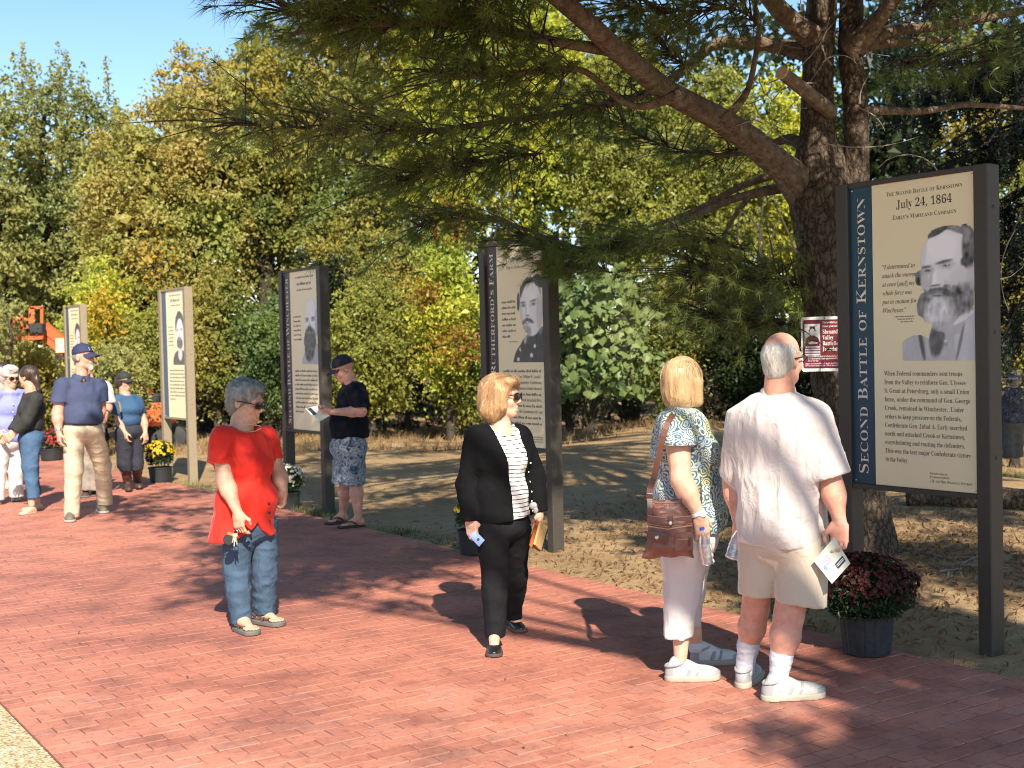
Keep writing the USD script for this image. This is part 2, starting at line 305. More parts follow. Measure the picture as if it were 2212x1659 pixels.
# ---------------------------------------------------------------- modelling by distance fields
def nets(f, lo, hi, h, coarse=4):
    """the zero surface of f in a box as a smooth mesh (surface nets), evaluated only near the surface"""
    lo, hi = np.asarray(lo, float), np.asarray(hi, float)
    nb = np.maximum(np.ceil((hi - lo) / (h * coarse)).astype(int), 2)
    n = nb * coarse
    ax = [lo[k] + h * (np.arange(n[k]) + .5) for k in range(3)]
    cx = [lo[k] + h * coarse * (np.arange(nb[k]) + .5) for k in range(3)]
    G = np.stack(np.meshgrid(*cx, indexing='ij'), -1).reshape(-1, 3)
    Vc = f(G).reshape(nb)
    keep = np.abs(Vc) < h * coarse * 1.6 + .012
    V = np.repeat(np.repeat(np.repeat(Vc, coarse, 0), coarse, 1), coarse, 2)
    K = np.repeat(np.repeat(np.repeat(keep, coarse, 0), coarse, 1), coarse, 2)
    ijk = np.argwhere(K)
    V[K] = f(np.stack([ax[k][ijk[:, k]] for k in range(3)], 1))
    V[0] = np.abs(V[0]) + 1e-6; V[-1] = np.abs(V[-1]) + 1e-6; V[:, 0] = np.abs(V[:, 0]) + 1e-6; V[:, -1] = np.abs(V[:, -1]) + 1e-6; V[:, :, 0] = np.abs(V[:, :, 0]) + 1e-6; V[:, :, -1] = np.abs(V[:, :, -1]) + 1e-6
    I = V < 0
    cs = list(np.ndindex(2, 2, 2)); N = tuple(n - 1)
    sl = lambda A, c: A[c[0]:c[0] + N[0], c[1]:c[1] + N[1], c[2]:c[2] + N[2]]
    cnt = sum(sl(I, c).astype(np.int8) for c in cs)
    act = (cnt > 0) & (cnt < 8)
    cells = np.argwhere(act)
    if len(cells) == 0: return np.zeros((0, 3)), np.zeros((0, 3), int)
    idx = np.full(N, -1, np.int64); idx[act] = np.arange(len(cells))
    vals = {c: V[cells[:, 0] + c[0], cells[:, 1] + c[1], cells[:, 2] + c[2]] for c in cs}
    acc = np.zeros((len(cells), 3)); w = np.zeros(len(cells))
    for a in range(3):
        for c in cs:
            if c[a]: continue
            d = list(c); d[a] = 1; va, vb = vals[c], vals[tuple(d)]
            x = (va < 0) != (vb < 0)
            t = np.where(x, va / np.where(x, va - vb, 1), 0)
            P = np.tile(np.array(c, float), (len(cells), 1)); P[:, a] += t
            acc += P * x[:, None]; w += x
    v = lo + h * (.5 + cells + acc / w[:, None])
    F = []
    for a in range(3):
        b, c = (a + 1) % 3, (a + 2) % 3
        s0 = [slice(1, None)] * 3; s0[a] = slice(0, n[a] - 1); s1 = list(s0); s1[a] = slice(1, n[a])
        for k in (b, c): s0[k] = s1[k] = slice(1, n[k] - 1)
        A, B = I[tuple(s0)], I[tuple(s1)]
        e = np.argwhere(A != B)
        if not len(e): continue
        fl = A[e[:, 0], e[:, 1], e[:, 2]]
        o = e.copy(); o[:, b] += 1; o[:, c] += 1
        def at_(db, dc):
            q = o.copy(); q[:, b] -= db; q[:, c] -= dc; return idx[q[:, 0], q[:, 1], q[:, 2]]
        q = np.stack([at_(1, 1), at_(0, 1), at_(0, 0), at_(1, 0)], 1)
        q = np.where(fl[:, None], q, q[:, ::-1])
        q = q[(q >= 0).all(1)]
        F += [q[:, [0, 1, 2]], q[:, [0, 2, 3]]]
    return v, np.vstack(F)

def rc(a, b, ra, rb, flat=None):
    """tapered capsule; flat = (axis, factor): squashed along the axis"""
    a, b = np.asarray(a, float), np.asarray(b, float); L = b - a; l2 = max(L @ L, 1e-9)
    def f(P):
        Q = P - a
        if flat is not None:
            n, k = flat; n = unit(n); Q = Q + (Q @ n)[:, None] * n * (1 / k - 1); 
            LL = L + n * (L @ n) * (1 / k - 1); ll = max(LL @ LL, 1e-9)
        else: LL, ll = L, l2
        t = np.clip((Q @ LL) / ll, 0, 1)
        d = np.linalg.norm(Q - t[:, None] * LL, axis=1) - (ra + (rb - ra) * t)
        return d * (flat[1] ** .5 if flat is not None else 1)
    return f
def ell(c, r, R=None):
    c = np.asarray(c, float); r = np.asarray(r, float); R = np.eye(3) if R is None else R
    def f(P):
        q = (P - c) @ R; k0 = np.linalg.norm(q / r, axis=1); k1 = np.linalg.norm(q / (r * r), axis=1)
        return k0 * (k0 - 1) / np.maximum(k1, 1e-9)
    return f
def rbox(c, s, R=None, rad=.01):
    c = np.asarray(c, float); s = np.asarray(s, float) - rad; R = np.eye(3) if R is None else R
    def f(P):
        q = np.abs((P - c) @ R) - s
        return np.linalg.norm(np.maximum(q, 0), axis=1) + np.minimum(q.max(1), 0) - rad
    return f
def plane(p, n):
    """negative on the side n points away from"""
    p, n = np.asarray(p, float), unit(n)
    return lambda P: (P - p) @ n
def smin(a, b, k):
    if k <= 0: return np.minimum(a, b)
    h = np.clip(.5 + .5 * (b - a) / k, 0, 1); return b + (a - b) * h - k * h * (1 - h)
def U(k, *fs):
    def f(P):
        d = fs[0](P)
        for g in fs[1:]: d = smin(d, g(P), k)
        return d
    return f
def sub(f, g, k=.004): return lambda P: -smin(-f(P), g(P), k)
def cut(f, *pl): return lambda P: np.maximum.reduce([f(P)] + [g(P) for g in pl])
def folds(f, amp, freq=(9, 9, 3), seed=0, R=None, band=.05):
    fr = np.asarray(freq, float)
    def g(P):
        d = f(P); m = np.abs(d) < band
        if m.any():
            Q = P[m] if R is None else P[m] @ R
            n = meshkit.noise(Q * fr, seed); n2 = meshkit.noise(Q * fr * 2.3 + 7.7, seed + 1)
            d = d.copy(); rg = (1 - np.abs(2 * n - 1)) ** 3; rg2 = (1 - np.abs(2 * n2 - 1)) ** 3
            d[m] -= amp * (rg * 1.1 + rg2 * .55 + (n - .5) * .5 - .2)
        return d
    return g

# ---------------------------------------------------------------- people
m_skin = mat('skin', (.56, .33, .235), .58, .16, 24, .25, 190, .003, .35, sss=.1)
m_skin2 = mat('skin_ruddy', (.55, .28, .2), .58, .16, 24, .25, 190, .003, .35, sss=.1)
m_skin3 = mat('skin_tan', (.50, .29, .2), .58, .16, 24, .25, 190, .003, .35, sss=.1)
def hairmat(n, a, b, r=.38): return mat(n, a, r, scale=26, col2=b, bump=.9, bscale=75, bdist=.006, spec=.45, mapping=(1, 1, .16), detail=3)
m_eye_w = mat('eye_white', (.75, .72, .68), .2, .02); m_eye_d = mat('eye_dark', (.03, .02, .015), .15, .02)
m_lip = mat('lip', (.5, .2, .17), .4, .05)
m_lens = mat('dark_lens', (.012, .01, .01), .06, .02, spec=.8); m_rim = mat('dark_rim', (.02, .016, .014), .3, .05)
m_steel = mat('steel', (.7, .7, .7), .25, .05, metallic=1.0)
m_gold = mat('gold', (.75, .55, .25), .25, .05, metallic=1.0)

def head_axes(fwd, upv=(0, 0, 1)):
    f = unit(fwd); x = unit(np.cross(f, upv)); return np.stack([x, f, np.cross(x, f)], 1)   # right, forward, up
def head_fn(c, R, s=1.0, male=True, jowl=0.0, nose=1.0):
    """a head about c (between the ears) as a distance field"""
    T = lambda p: np.asarray(c) + R @ (np.asarray(p, float) * s)
    e = lambda p, r: ell(T(p), np.array(r) * s, R)
    c_ = lambda a, b, ra, rb: rc(T(a), T(b), ra * s, rb * s)
    skull = U(.02 * s, e((0, -.015, .035), (.074, .096, .086)), e((0, .022, -.03), (.061, .07, .083)))
    jaw = U(.025 * s, e((0, .045, -.09), (.042 + jowl * .3, .036, .027)), e((0, .058, -.103), (.022, .02, .017)), e((0, .0, -.075), (.056 + jowl, .05, .04)))
    brow = c_((-.034, .075, .02), (.034, .075, .02), .014, .014)
    cheeks = U(.01, e((-.036, .058, -.03), (.024, .024, .028)), e((.036, .058, -.03), (.024, .024, .028)))
    f = U(.018 * s, skull, jaw, brow, cheeks)
    for sx in (-1, 1): f = sub(f, e((sx * .031, .096, -.002), (.016, .012, .011)), .012 * s)
    nz = U(.008 * s, c_((0, .084, .008), (0, .104 * nose, -.03), .007, .0115), e((-.012, .092, -.036), (.009, .012, .008)), e((.012, .092, -.036), (.009, .012, .008)))
    lips = U(.004 * s, c_((-.02, .081, -.066), (.02, .081, -.066), .006, .006), c_((0, .087, -.064), (0, .087, -.066), .008, .008), c_((-.014, .083, -.079), (.014, .083, -.079), .008, .008))
    f = U(.009 * s, f, nz, lips)
    f = sub(f, c_((-.024, .09, -.0725), (.024, .09, -.0725), .0028, .0028), .004 * s)
    for sx in (-1, 1):
        er = U(.006 * s, e((sx * .077, -.012, -.006), (.009, .021, .033)))
        er = sub(er, e((sx * .09, -.006, -.004), (.012, .011, .019)), .004)
        f = U(.006 * s, f, er)
    return f, T
def hand_fn(w, d, n, side, curl=(.35, .45, .5, .55), s=1.0, thumb=.5, spread=.08):
    """hand from the wrist w: d along the fingers, n the palm's facing, side towards the thumb"""
    d = unit(d); n = unit(n - d * (n @ d)); sd = np.cross(d, n); sd = sd if sd @ np.asarray(side) > 0 else -sd
    w = np.asarray(w, float); X = lambda a, b, c: w + (d * a + sd * b + n * c) * s
    R = np.stack([sd, d, n], 1)
    f = U(.014 * s, rbox(X(.052, 0, 0), np.array([.041, .046, .0135]) * s, R, .012 * s), rc(X(.0, 0, 0), X(.03, 0, 0), .027 * s, .03 * s, (n, .75)), ell(X(.035, .026, .008), np.array([.02, .032, .016]) * s, R))
    tips = []
    for k, (off, ln) in enumerate(((.031, .072), (.0105, .08), (-.0105, .075), (-.031, .06))):
        p = X(.094 - .003 * abs(k - 1.2), off, 0); ang = curl[k]; dirv = unit(d + sd * off * spread * 25 * .5)
        segs = [ln * .44, ln * .31, ln * .27]; r = [.0092, .0085, .0078, .0066]; r = np.array(r) * (.93 if k == 3 else 1) * s
        a = 0
        for q in range(3):
            a += ang * (1.0 if q == 0 else 1.15)
            p2 = p + (dirv * math.cos(a) + n * math.sin(a)) * segs[q] * s
            f = U(.0045 * s, f, rc(p, p2, r[q], r[q + 1])); p = p2
        tips.append(p)
    t0 = X(.028, .034, .008); t1 = X(.058, .058, .018 + .02 * thumb); t2 = X(.085, .056 - .012 * thumb, .026 + .035 * thumb)
    f = U(.008 * s, f, rc(t0, t1, .014 * s, .0105 * s), rc(t1, t2, .0105 * s, .0078 * s))
    return f, tips, X
def arm_fn(sh, el, wr, s=1.0, fat=1.0):
    m = np.asarray(el) + (np.asarray(wr) - el) * .3
    return U(.03, rc(sh, el, .058 * s * fat, .043 * s * fat), rc(el, m, .041 * s * fat, .043 * s * fat), rc(m, wr, .043 * s * fat, .026 * s * (.5 + .5 * fat)))
def leg_fn(hip, kn, an, s=1.0, fat=1.0):
    hip, kn, an = map(np.asarray, (hip, kn, an)); m = kn + (an - kn) * .32
    return U(.03, rc(hip, kn, .088 * s * fat, .056 * s * fat), rc(kn, m, .053 * s * fat, .057 * s * fat), rc(m, an, .057 * s * fat, .034 * s))
def foot_fn(an, toe, heel_drop, s=1.0):
    """bare foot: an = ankle, toe = flat direction"""
    t = unit(np.array([toe[0], toe[1], 0.0])); sd = np.array([t[1], -t[0], 0]); z0 = heel_drop; an = np.asarray(an, float)
    X = lambda a, b, c: np.array([an[0], an[1], z0]) + t * a * s + sd * b * s + np.array([0, 0, c * s])
    f = U(.02, rc(an, X(-.015, 0, .045), .036 * s, .033 * s), rc(X(-.03, 0, .03), X(.05, 0, .035), .03 * s, .032 * s), rc(X(.03, 0, .05), X(.12, 0, .022), .033 * s, .018 * s, (sd, 1.35)))
    for k in range(5):
        b = -.036 + .018 * k; L = .158 - .012 * abs(k - 1.3)
        f = U(.006, f, rc(X(.12, b, .016), X(L + .018, b, .012), .0105 * s, .009 * s))
    return f
def shoe_fns(heel, toe, width=.1, h=.075, sole=.03, point=1.0, open_h=None):
    """shoe lying between heel and toe points on the ground: upper and sole fields"""
    heel, toe = np.asarray(heel, float), np.asarray(toe, float); t = toe - heel; L = np.linalg.norm(t[:2]); t = unit(np.array([t[0], t[1], 0])); sd = np.array([t[1], -t[0], 0.0]); zz = np.array([0, 0, 1.0]); R = np.stack([t, sd, zz], 1)
    z0 = heel[2]; X = lambda a, b, c: np.array([heel[0], heel[1], z0]) + t * a * L + sd * b + zz * c
    rw = width / 2
    def outline(grow=0.0):
        def f(P):
            q = (P - X(0, 0, 0)) @ R; a = q[:, 0] / L; b = q[:, 1]
            w = rw * (.62 + .5 * np.clip(a, 0, 1) ** 1.1 * (1.35 - .85 * np.clip(a, 0, 1) ** 3) ) + grow
            w = np.clip(w, .02, None)
            ca = np.clip(q[:, 0], rw * .66, L - rw * .75 * point)
            return np.hypot(q[:, 0] - ca, b * (rw * .8) / w) - rw * .8 - grow * .5
        return f
    o = outline(.004)
    so = lambda P: np.maximum(o(P), np.abs((P - X(0, 0, 0))[:, 2] - sole / 2 - .012 * np.clip(((P - X(0, 0, 0)) @ t) / L - .75, 0, 1)) - sole / 2)
    up = U(.03, ell(X(.30, 0, sole + .01), (L * .30, rw * .82, h * .95), R), ell(X(.62, 0, sole), (L * .40, rw * 1.0, h * .62), R), rc(X(.16, 0, sole + .01), X(.2, 0, h * (open_h or 1.25)), rw * .72, rw * .66))
    o2 = outline(-.002)
    up2 = lambda P: np.maximum(np.maximum(up(P), o2(P)), sole * .6 - (P[:, 2] - z0))
    return up2, so, X
def bbox(pts, pad):
    p = np.asarray(pts, float); return p.min(0) - pad, p.max(0) + pad
class Person:
    def __init__(s, label, base_px, base=None, group=None):
        g = ground(*base_px) if base is None else np.asarray(base, float); s.Y = g[1]; s.base = np.array(g, float); s.root = thing('person', label, 'person', s.base, group); s.pieces = []
    def P(s, px, py, dy=0.0): return at(px, py, s.Y + dy)
    def k(s): return FPX / s.Y
    def add(s, f, lo, hi, h): s.pieces.append(nets(f, lo, hi, h))
    def body(s, m): part(s.root, 'body', [q for q in s.pieces if len(q[0])], m, True)
    def cloth(s, name, f, pts, pad, h, m, parent=None, label=None, smooth=True):
        lo, hi = bbox(pts, pad); q = nets(f, lo, hi, h)
        return part(parent or s.root, name, q, m, smooth, label) if len(q[0]) else None
    def eyes(s, T, R, sc=1.0):
        for sx in (-1, 1):
            w = trimesh.creation.icosphere(2, .0115 * sc); p = part(s.root, 'eye', (np.asarray(w.vertices) + T((sx * .031, .079, -.002)), w.faces), m_eye_w, True)
            d = trimesh.creation.icosphere(1, .0062 * sc); part(p, 'iris', (np.asarray(d.vertices) + T((sx * .031, .0855, -.002)), d.faces), m_eye_d, True)
    def shades(s, T, R, sc=1.0, lens=None, clear=False):
        ms = []
        for sx in (-1, 1):
            ang = sx * .32; q = R @ np.array([[math.cos(ang), -math.sin(ang), 0], [math.sin(ang), math.cos(ang), 0], [0, 0, 1]]).T
            v, f = box((0, 0, 0), (.058 * sc, .006 * sc, .04 * sc), None, .0025)
            sph = trimesh.creation.icosphere(2, 1.0); vv = np.asarray(sph.vertices) * np.array([.031, .005, .022]) * sc
            ms.append((vv @ q.T + T((sx * .034, .103, -.001)), np.asarray(sph.faces)))
        p = part(s.root, 'sunglasses', ms, lens or m_lens, True)
        ar = [tube([T((sx * .066, .092, .008)), T((sx * .079, .04, .008)), T((sx * .083, -.02, .004))], .0035 * sc, 6) for sx in (-1, 1)] + [tube([T((-.012, .112, .006)), T((.012, .112, .006))], .003 * sc, 6)]
        part(p, 'frame', ar, m_rim)
    def cap(s, T, R, m, sc=1.0, brim=.085, tilt=0.0, logo=None):
        dome = sub(ell(T((0, -.012, .05)), np.array([.086, .106, .088]) * sc, R), plane(T((0, 0, .038)), -R[:, 2] + R[:, 1] * .0), .001)
        f0 = ell(T((0, -.012, .045)), np.array([.086, .107, .09]) * sc, R)
        dome = cut(f0, plane(T((0, 0, .036)), -(R[:, 2] - R[:, 1] * .12)))
        c = T((0, .04, .04)); hc = s.cloth('cap', dome, [T((0, 0, .1))], .14 * sc, .006, m)
        n = 9; vs, fs = [], []
        for i in range(n):
            a = (i / (n - 1) - .5) * 2
            for j in range(4):
                r = j / 3; x = a * .078 * (1 - .06 * r); y = math.sqrt(max(0, 1 - (a * .92) ** 2)) * (.08 + r * brim) + .012
                vs.append(T((x, y, .04 - .017 * a * a - .02 * r - tilt * r)))
        for i in range(n - 1):
            for j in range(3): fs.append([i * 4 + j, i * 4 + j + 1, (i + 1) * 4 + j + 1, (i + 1) * 4 + j])
        v = np.array(vs); f = np.array(fs); v2 = v - R[:, 2] * .006
        part(hc, 'brim', [(v, f), (v2, f[:, ::-1])], m, True)
        bt = trimesh.creation.icosphere(1, .009 * sc); part(hc, 'button', (np.asarray(bt.vertices) + T((0, -.012, .135)), bt.faces), m, True)
        if logo is not None:
            vv, ff = logo; part(hc, 'emblem', (np.array([T((x, math.sqrt(max(0, 1 - (x / .086) ** 2 - ((z - .045) / .09) ** 2)) * .107 - .012 + .004, z)) for x, z in vv]), ff), m_cap_logo)
        return hc
def poly_flat(pts):
    from shapely.geometry import Polygon
    v, f = trimesh.creation.triangulate_polygon(Polygon(pts), engine='earcut'); return np.asarray(v), np.asarray(f)

def strands(q, parent, hairf, c, R, n, L, flow, m, seed, w=.0016, lift=.006, spread=.5, box_=.2):
    """loose hairs lying over a head of hair: thin ribbons that follow its surface"""
    v, f = nets(hairf, c - box_, c + box_, .012); rs = np.random.default_rng(seed)
    if not len(v): return
    i = rs.integers(0, len(v), n); p = v[i]; V = []
    def grad(x):
        e = .004; return np.stack([hairf(x + np.eye(3)[k] * e) - hairf(x - np.eye(3)[k] * e) for k in range(3)], 1)
    step = L * rs.uniform(.5, 1.2, (n, 1)) / 6; jit = rs.normal(0, spread, (n, 3)) * .35; pts = []
    for k in range(7):
        g = grad(p); g /= np.linalg.norm(g, axis=1, keepdims=True) + 1e-9
        if k == 0: p = p + g * lift * rs.uniform(.2, 1, (n, 1))
        d = flow(p) + jit; d = d - g * (d * g).sum(1, keepdims=True) * .9; d /= np.linalg.norm(d, axis=1, keepdims=True) + 1e-9
        s_ = np.cross(d, g); s_ /= np.linalg.norm(s_, axis=1, keepdims=True) + 1e-9; ww = w * (1 - .8 * k / 6)
        pts.append((p - s_ * ww, p + s_ * ww)); p = p + d * step; dd = hairf(p)[:, None]; p = p - g * np.clip(dd - lift * .8, -.02, .02) * .7
    V = np.stack([np.stack(x, 1) for x in pts], 1).reshape(n, 14, 3); F = []
    for k in range(6): a = 2 * k; F += [[a, a + 1, a + 3], [a, a + 3, a + 2]]
    F = (np.arange(n)[:, None, None] * 14 + np.array(F)[None]).reshape(-1, 3)
    part(parent, 'strands', (V.reshape(-1, 3), F), m, True, kind='stuff')
# ---------------------------------------------------------------- cloth
m_white_shirt = mat('white_shirt', (.5, .45, .425), .8, .03, 3, .12, 220, .002, .2, sheen=.2, wrinkle=0.34)
m_khaki_light = mat('stone_cotton', (.5, .43, .34), .85, .04, 4, .15, 220, .002, .2, wrinkle=0.2)
m_khaki = mat('khaki_cotton', (.52, .43, .3), .85, .05, 4, .15, 200, .002, .2, wrinkle=0.24)
m_white_cotton = mat('white_cotton', (.55, .52, .5), .85, .03, 4, .15, 200, .002, .2, wrinkle=0.18)
m_sock = mat('white_sock', (.5, .5, .55), .9, .04, 8, .3, 260, .003, .1)
m_sneaker = mat('sneaker_white', (.42, .41, .375), .55, .06, 22, .5, 70, .006, col2=(.36, .36, .34))
m_sneaker_b = mat('sneaker_bright', (.5, .5, .49), .6, .05, 20, .2, 200, .002)
m_sole = mat('sole_white', (.33, .3, .235), .6, .1, 20); m_sole_grey = mat('sole_grey', (.28, .26, .24), .7, .1, 30); m_trace = mat('sneaker_trim', (.27, .27, .27), .5, .05)
m_black_knit = mat('black_knit', (.006, .006, .007), .9, .15, 30, .25, 240, .003, .1, wrinkle=0.12)
m_black_pants = mat('black_trouser', (.01, .01, .012), .85, .1, 10, .15, 200, .002, .12, wrinkle=0.18)
m_black_shoe = mat('black_leather', (.012, .011, .012), .25, .1, 20, spec=.6)
m_red = mat('red_knit', (.60, .022, .012), .75, .06, 6, .15, 260, .002, .25, sheen=.1, wrinkle=0.088)
m_jean = mat('blue_denim', (.048, .082, .13), .85, .22, 9, .25, 260, .003, .2, wrinkle=0.28)
m_jean2 = mat('blue_jean', (.055, .105, .185), .85, .2, 9, .2, 200, .003, .2, wrinkle=0.24)
m_sandal = mat('sandal_brown', (.07, .045, .035), .7, .1); m_sandal_sole = mat('sandal_sole', (.12, .11, .105), .8, .1)
m_black_tee = mat('black_tee', (.008, .009, .014), .85, .1, 8, .15, 200, .002, .1, wrinkle=0.18)
m_navy_polo = mat('navy_polo', (.048, .06, .115), .8, .07, 8, .2, 200, .002, .2, wrinkle=0.18)
m_navy_cap = mat('navy_cap', (.022, .028, .075), .8, .1, 12); m_black_cap = mat('black_cap', (.012, .013, .022), .8, .1, 12); m_green_cap = mat('dark_green_cap', (.02, .026, .022), .8, .1, 12)
m_cap_logo = mat('cap_emblem', (.6, .55, .5), .7, .05)
m_blue_tee = mat('blue_tee', (.028, .075, .155), .8, .1, 8, .15, 200, wrinkle=0.18); m_dark_pants = mat('dark_trouser', (.022, .023, .034), .85, .1, 8, wrinkle=0.18)
m_boot = mat('brown_boot', (.06, .03, .02), .5, .2, 14); m_dark_top = mat('dark_top', (.022, .023, .022), .8, .15, 10, .2, 200, wrinkle=0.18); m_lav = mat('lavender_shirt', (.2, .22, .5), .8, .06, 8, .15, 200, wrinkle=0.18)
m_flat = mat('tan_flat', (.5, .34, .24), .5, .1, 14); m_olive_shoe = mat('olive_shoe', (.13, .115, .08), .8, .15, 20); m_grey_pants = mat('taupe_trouser', (.24, .2, .16), .85, .1, 8, wrinkle=0.18)
m_belt = mat('black_belt', (.015, .012, .012), .4, .1); m_button = mat('pearl_button', (.7, .68, .65), .3, .05)
m_hair_white = hairmat('hair_white', (.3, .285, .25), (.54, .515, .46)); m_hair_blonde = hairmat('hair_blonde', (.29, .17, .08), (.5, .345, .19))
m_hair_golden = hairmat('hair_golden', (.27, .14, .06), (.54, .34, .17)); m_hair_grey = hairmat('hair_grey', (.075, .075, .07), (.26, .26, .245)); m_hair_dark = hairmat('hair_dark', (.02, .013, .01), (.07, .04, .028))
m_tan_hat = mat('straw_hat', (.5, .44, .34), .8, .1, 30); m_hat_band = mat('hat_band', (.1, .09, .07), .8, .1)
def camo(name, cols, scale, dist=1.5):
    n = len(cols); return usdkit.material(stage, '/World/Looks/' + name, {'g': ('geometry', {}), 'n': ('noise_texture', {'scale': scale, 'detail': 3, 'distortion': dist}),
        'r': ('rgb_ramp', {'interpolate': False, 'ramp': [(.30 + .42 * k / n if k else 0.0, c) for k, c in enumerate(cols)]}), 'p': ('principled_bsdf', {'roughness': .85, 'specular_ior_level': .2})},
        [('g.position', 'n.vector'), ('n.fac', 'r.fac'), ('r.color', 'p.base_color')], surface='p.BSDF')
m_camo = camo('camo_shorts', [C(.045, .055, .07), C(.13, .16, .2), C(.3, .34, .38), C(.17, .19, .21), C(.07, .08, .09)], 14)
m_print_shirt = camo('leaf_print_shirt', [C(.015, .015, .018), C(.075, .075, .09), C(.03, .03, .035), C(.16, .16, .18), C(.02, .02, .024)], 13, 2.5)
m_paisley = usdkit.material(stage, '/World/Looks/paisley', {'g': ('geometry', {}), 'v': ('voronoi_texture', {'scale': 21.0, 'randomness': 1.0}), 'nd': ('noise_texture', {'scale': 9.0, 'detail': 2}), 'va': ('vector_math', {'math_type': 'multiply_add', 'vector2': (.075, .075, .075)}),
    'w': ('math', {'math_type': 'multiply', 'value2': 27.0}), 'sn': ('math', {'math_type': 'sine'}), 'r': ('rgb_ramp', {'ramp': [(0, C(.06, .1, .15)), (.3, C(.16, .24, .29)), (.55, C(.36, .43, .42)), (.8, C(.58, .58, .48)), (1, C(.66, .64, .54))]}),
    'mr': ('map_range', {'from_min': -1.0, 'from_max': 1.0}), 's': ('separate_color', {}), 'r2': ('rgb_ramp', {'ramp': [(0, C(1, 1, 1)), (.45, C(1, 1, .9)), (.55, C(1.1, .95, .45)), (.7, C(.5, .62, .72)), (1, C(.8, .9, 1))]}), 'mx': ('mix', {'mix_type': 'multiply', 'fac': .9}),
    'v2': ('voronoi_texture', {'scale': 75.0}), 'r3': ('rgb_ramp', {'ramp': [(.1, C(1.5, 1.5, 1.4)), (.35, C(.75, .78, .8))]}), 'my': ('mix', {'mix_type': 'multiply', 'fac': .65}), 'p': ('principled_bsdf', {'roughness': .7, 'specular_ior_level': .3})},
    [('g.position', 'nd.vector'), ('nd.color', 'va.vector1'), ('g.position', 'va.vector3'), ('va.vector', 'v.vector'), ('g.position', 'v2.vector'), ('v.distance', 'w.value1'), ('w.value', 'sn.value1'), ('sn.value', 'mr.value'), ('mr.result', 'r.fac'), ('v.color', 's.color'), ('s.g', 'r2.fac'), ('r.color', 'mx.color1'), ('r2.color', 'mx.color2'),
     ('v2.distance', 'r3.fac'), ('mx.color', 'my.color1'), ('r3.color', 'my.color2'), ('my.color', 'p.base_color')], surface='p.BSDF')
m_stripe = usdkit.material(stage, '/World/Looks/striped_tee', {'g': ('geometry', {}), 'nz': ('noise_texture', {'scale': 9.0}), 's': ('separate_xyz', {}), 'wa': ('math', {'math_type': 'multiply_add', 'value2': .022}), 'd': ('math', {'math_type': 'divide', 'value2': .0245}), 'f': ('math', {'math_type': 'fraction'}),
    'r': ('rgb_ramp', {'interpolate': False, 'ramp': [(0, C(.03, .03, .035)), (.2, C(.76, .74, .7))]}), 'p': ('principled_bsdf', {'roughness': .85, 'specular_ior_level': .2})},
    [('g.position', 's.vector'), ('g.position', 'nz.vector'), ('nz.fac', 'wa.value1'), ('s.z', 'wa.value3'), ('wa.value', 'd.value1'), ('d.value', 'f.value1'), ('f.value', 'r.fac'), ('r.color', 'p.base_color')], surface='p.BSDF')
Z = np.array([0, 0, 1.0])
def axes(f): f = unit(np.array([f[0], f[1], 0.0])); return np.stack([np.array([f[1], -f[0], 0]), f, Z], 1)
def zat(p, py): return float(at(p, py, 1)[2])

def ell_mesh(c, r, R):
    m = trimesh.creation.icosphere(2, 1.0); return np.asarray(m.vertices) * np.array(r) @ R.T + c, np.asarray(m.faces)
def shoes(q, specs, mu, ms, width=.1, h=.075, sole=.028, name='shoe', trim=None, open_h=None, hh=.006, label=None):
    for hl, to in specs:
        up, so, X = shoe_fns(hl, to, width, h, sole, open_h=open_h)
        lo, hi = bbox([hl, to, np.array(hl) + Z * .14], .08); lo[2] = hl[2] - .02
        sp = part(q.root, name, nets(up, lo, hi, hh), mu, True, label)
        part(sp, 'sole', nets(so, lo, hi, hh), ms, True)
        if trim is not None:
            hl_, to_ = np.asarray(hl, float), np.asarray(to, float); L_ = np.linalg.norm((to_ - hl_)[:2]); t_ = unit(np.array([*(to_ - hl_)[:2], 0])); sd_ = np.array([t_[1], -t_[0], 0])
            reg = lambda Pn, a0, a1, z0, z1: np.maximum.reduce([a0 - ((Pn - hl_) @ t_) / L_, ((Pn - hl_) @ t_) / L_ - a1, (z0 - (Pn[:, 2] - hl_[2])) / L_, ((Pn[:, 2] - hl_[2]) - z1) / L_]) * L_
            ov = lambda Pn: np.maximum(up(Pn) - .0028, np.minimum.reduce([reg(Pn, -.1, .13, sole * .8, h * 1.05), reg(Pn, .84, 1.1, sole * .8, sole + .022), np.maximum(reg(Pn, .3, .62, sole * .8, h), np.abs(((Pn - hl_) @ t_) / L_ - .38 - ((Pn[:, 2] - hl_[2]) - sole) * 1.6) * L_ - .011), np.maximum(reg(Pn, .4, .72, sole * .8, h), np.abs(((Pn - hl_) @ t_) / L_ - .54 - ((Pn[:, 2] - hl_[2]) - sole) * 1.6) * L_ - .008)]))
            part(sp, 'overlay', nets(ov, lo, hi, .0042), trim, True)
            ctr = X(.18, 0, h * 1.16); part(sp, 'collar', tube([ctr + t_ * math.cos(a) * .052 + sd_ * math.sin(a) * .04 - Z * .012 * math.cos(a) * -1 for a in np.linspace(0, 2 * math.pi, 17)], .007, 6), trim, True)
            part(sp, 'tongue', ell_mesh(X(.36, 0, h * 1.02), (.035, .02, .03), np.stack([t_, sd_, Z], 1)), mu, True)
            for k in range(3): part(sp, 'lace', tube([X(.42 + .08 * k, -.022, h * .98 - .008 * k), X(.42 + .08 * k, 0, h * 1.06 - .008 * k), X(.42 + .08 * k, .022, h * .98 - .008 * k)], .0035, 5), m_trace, True)

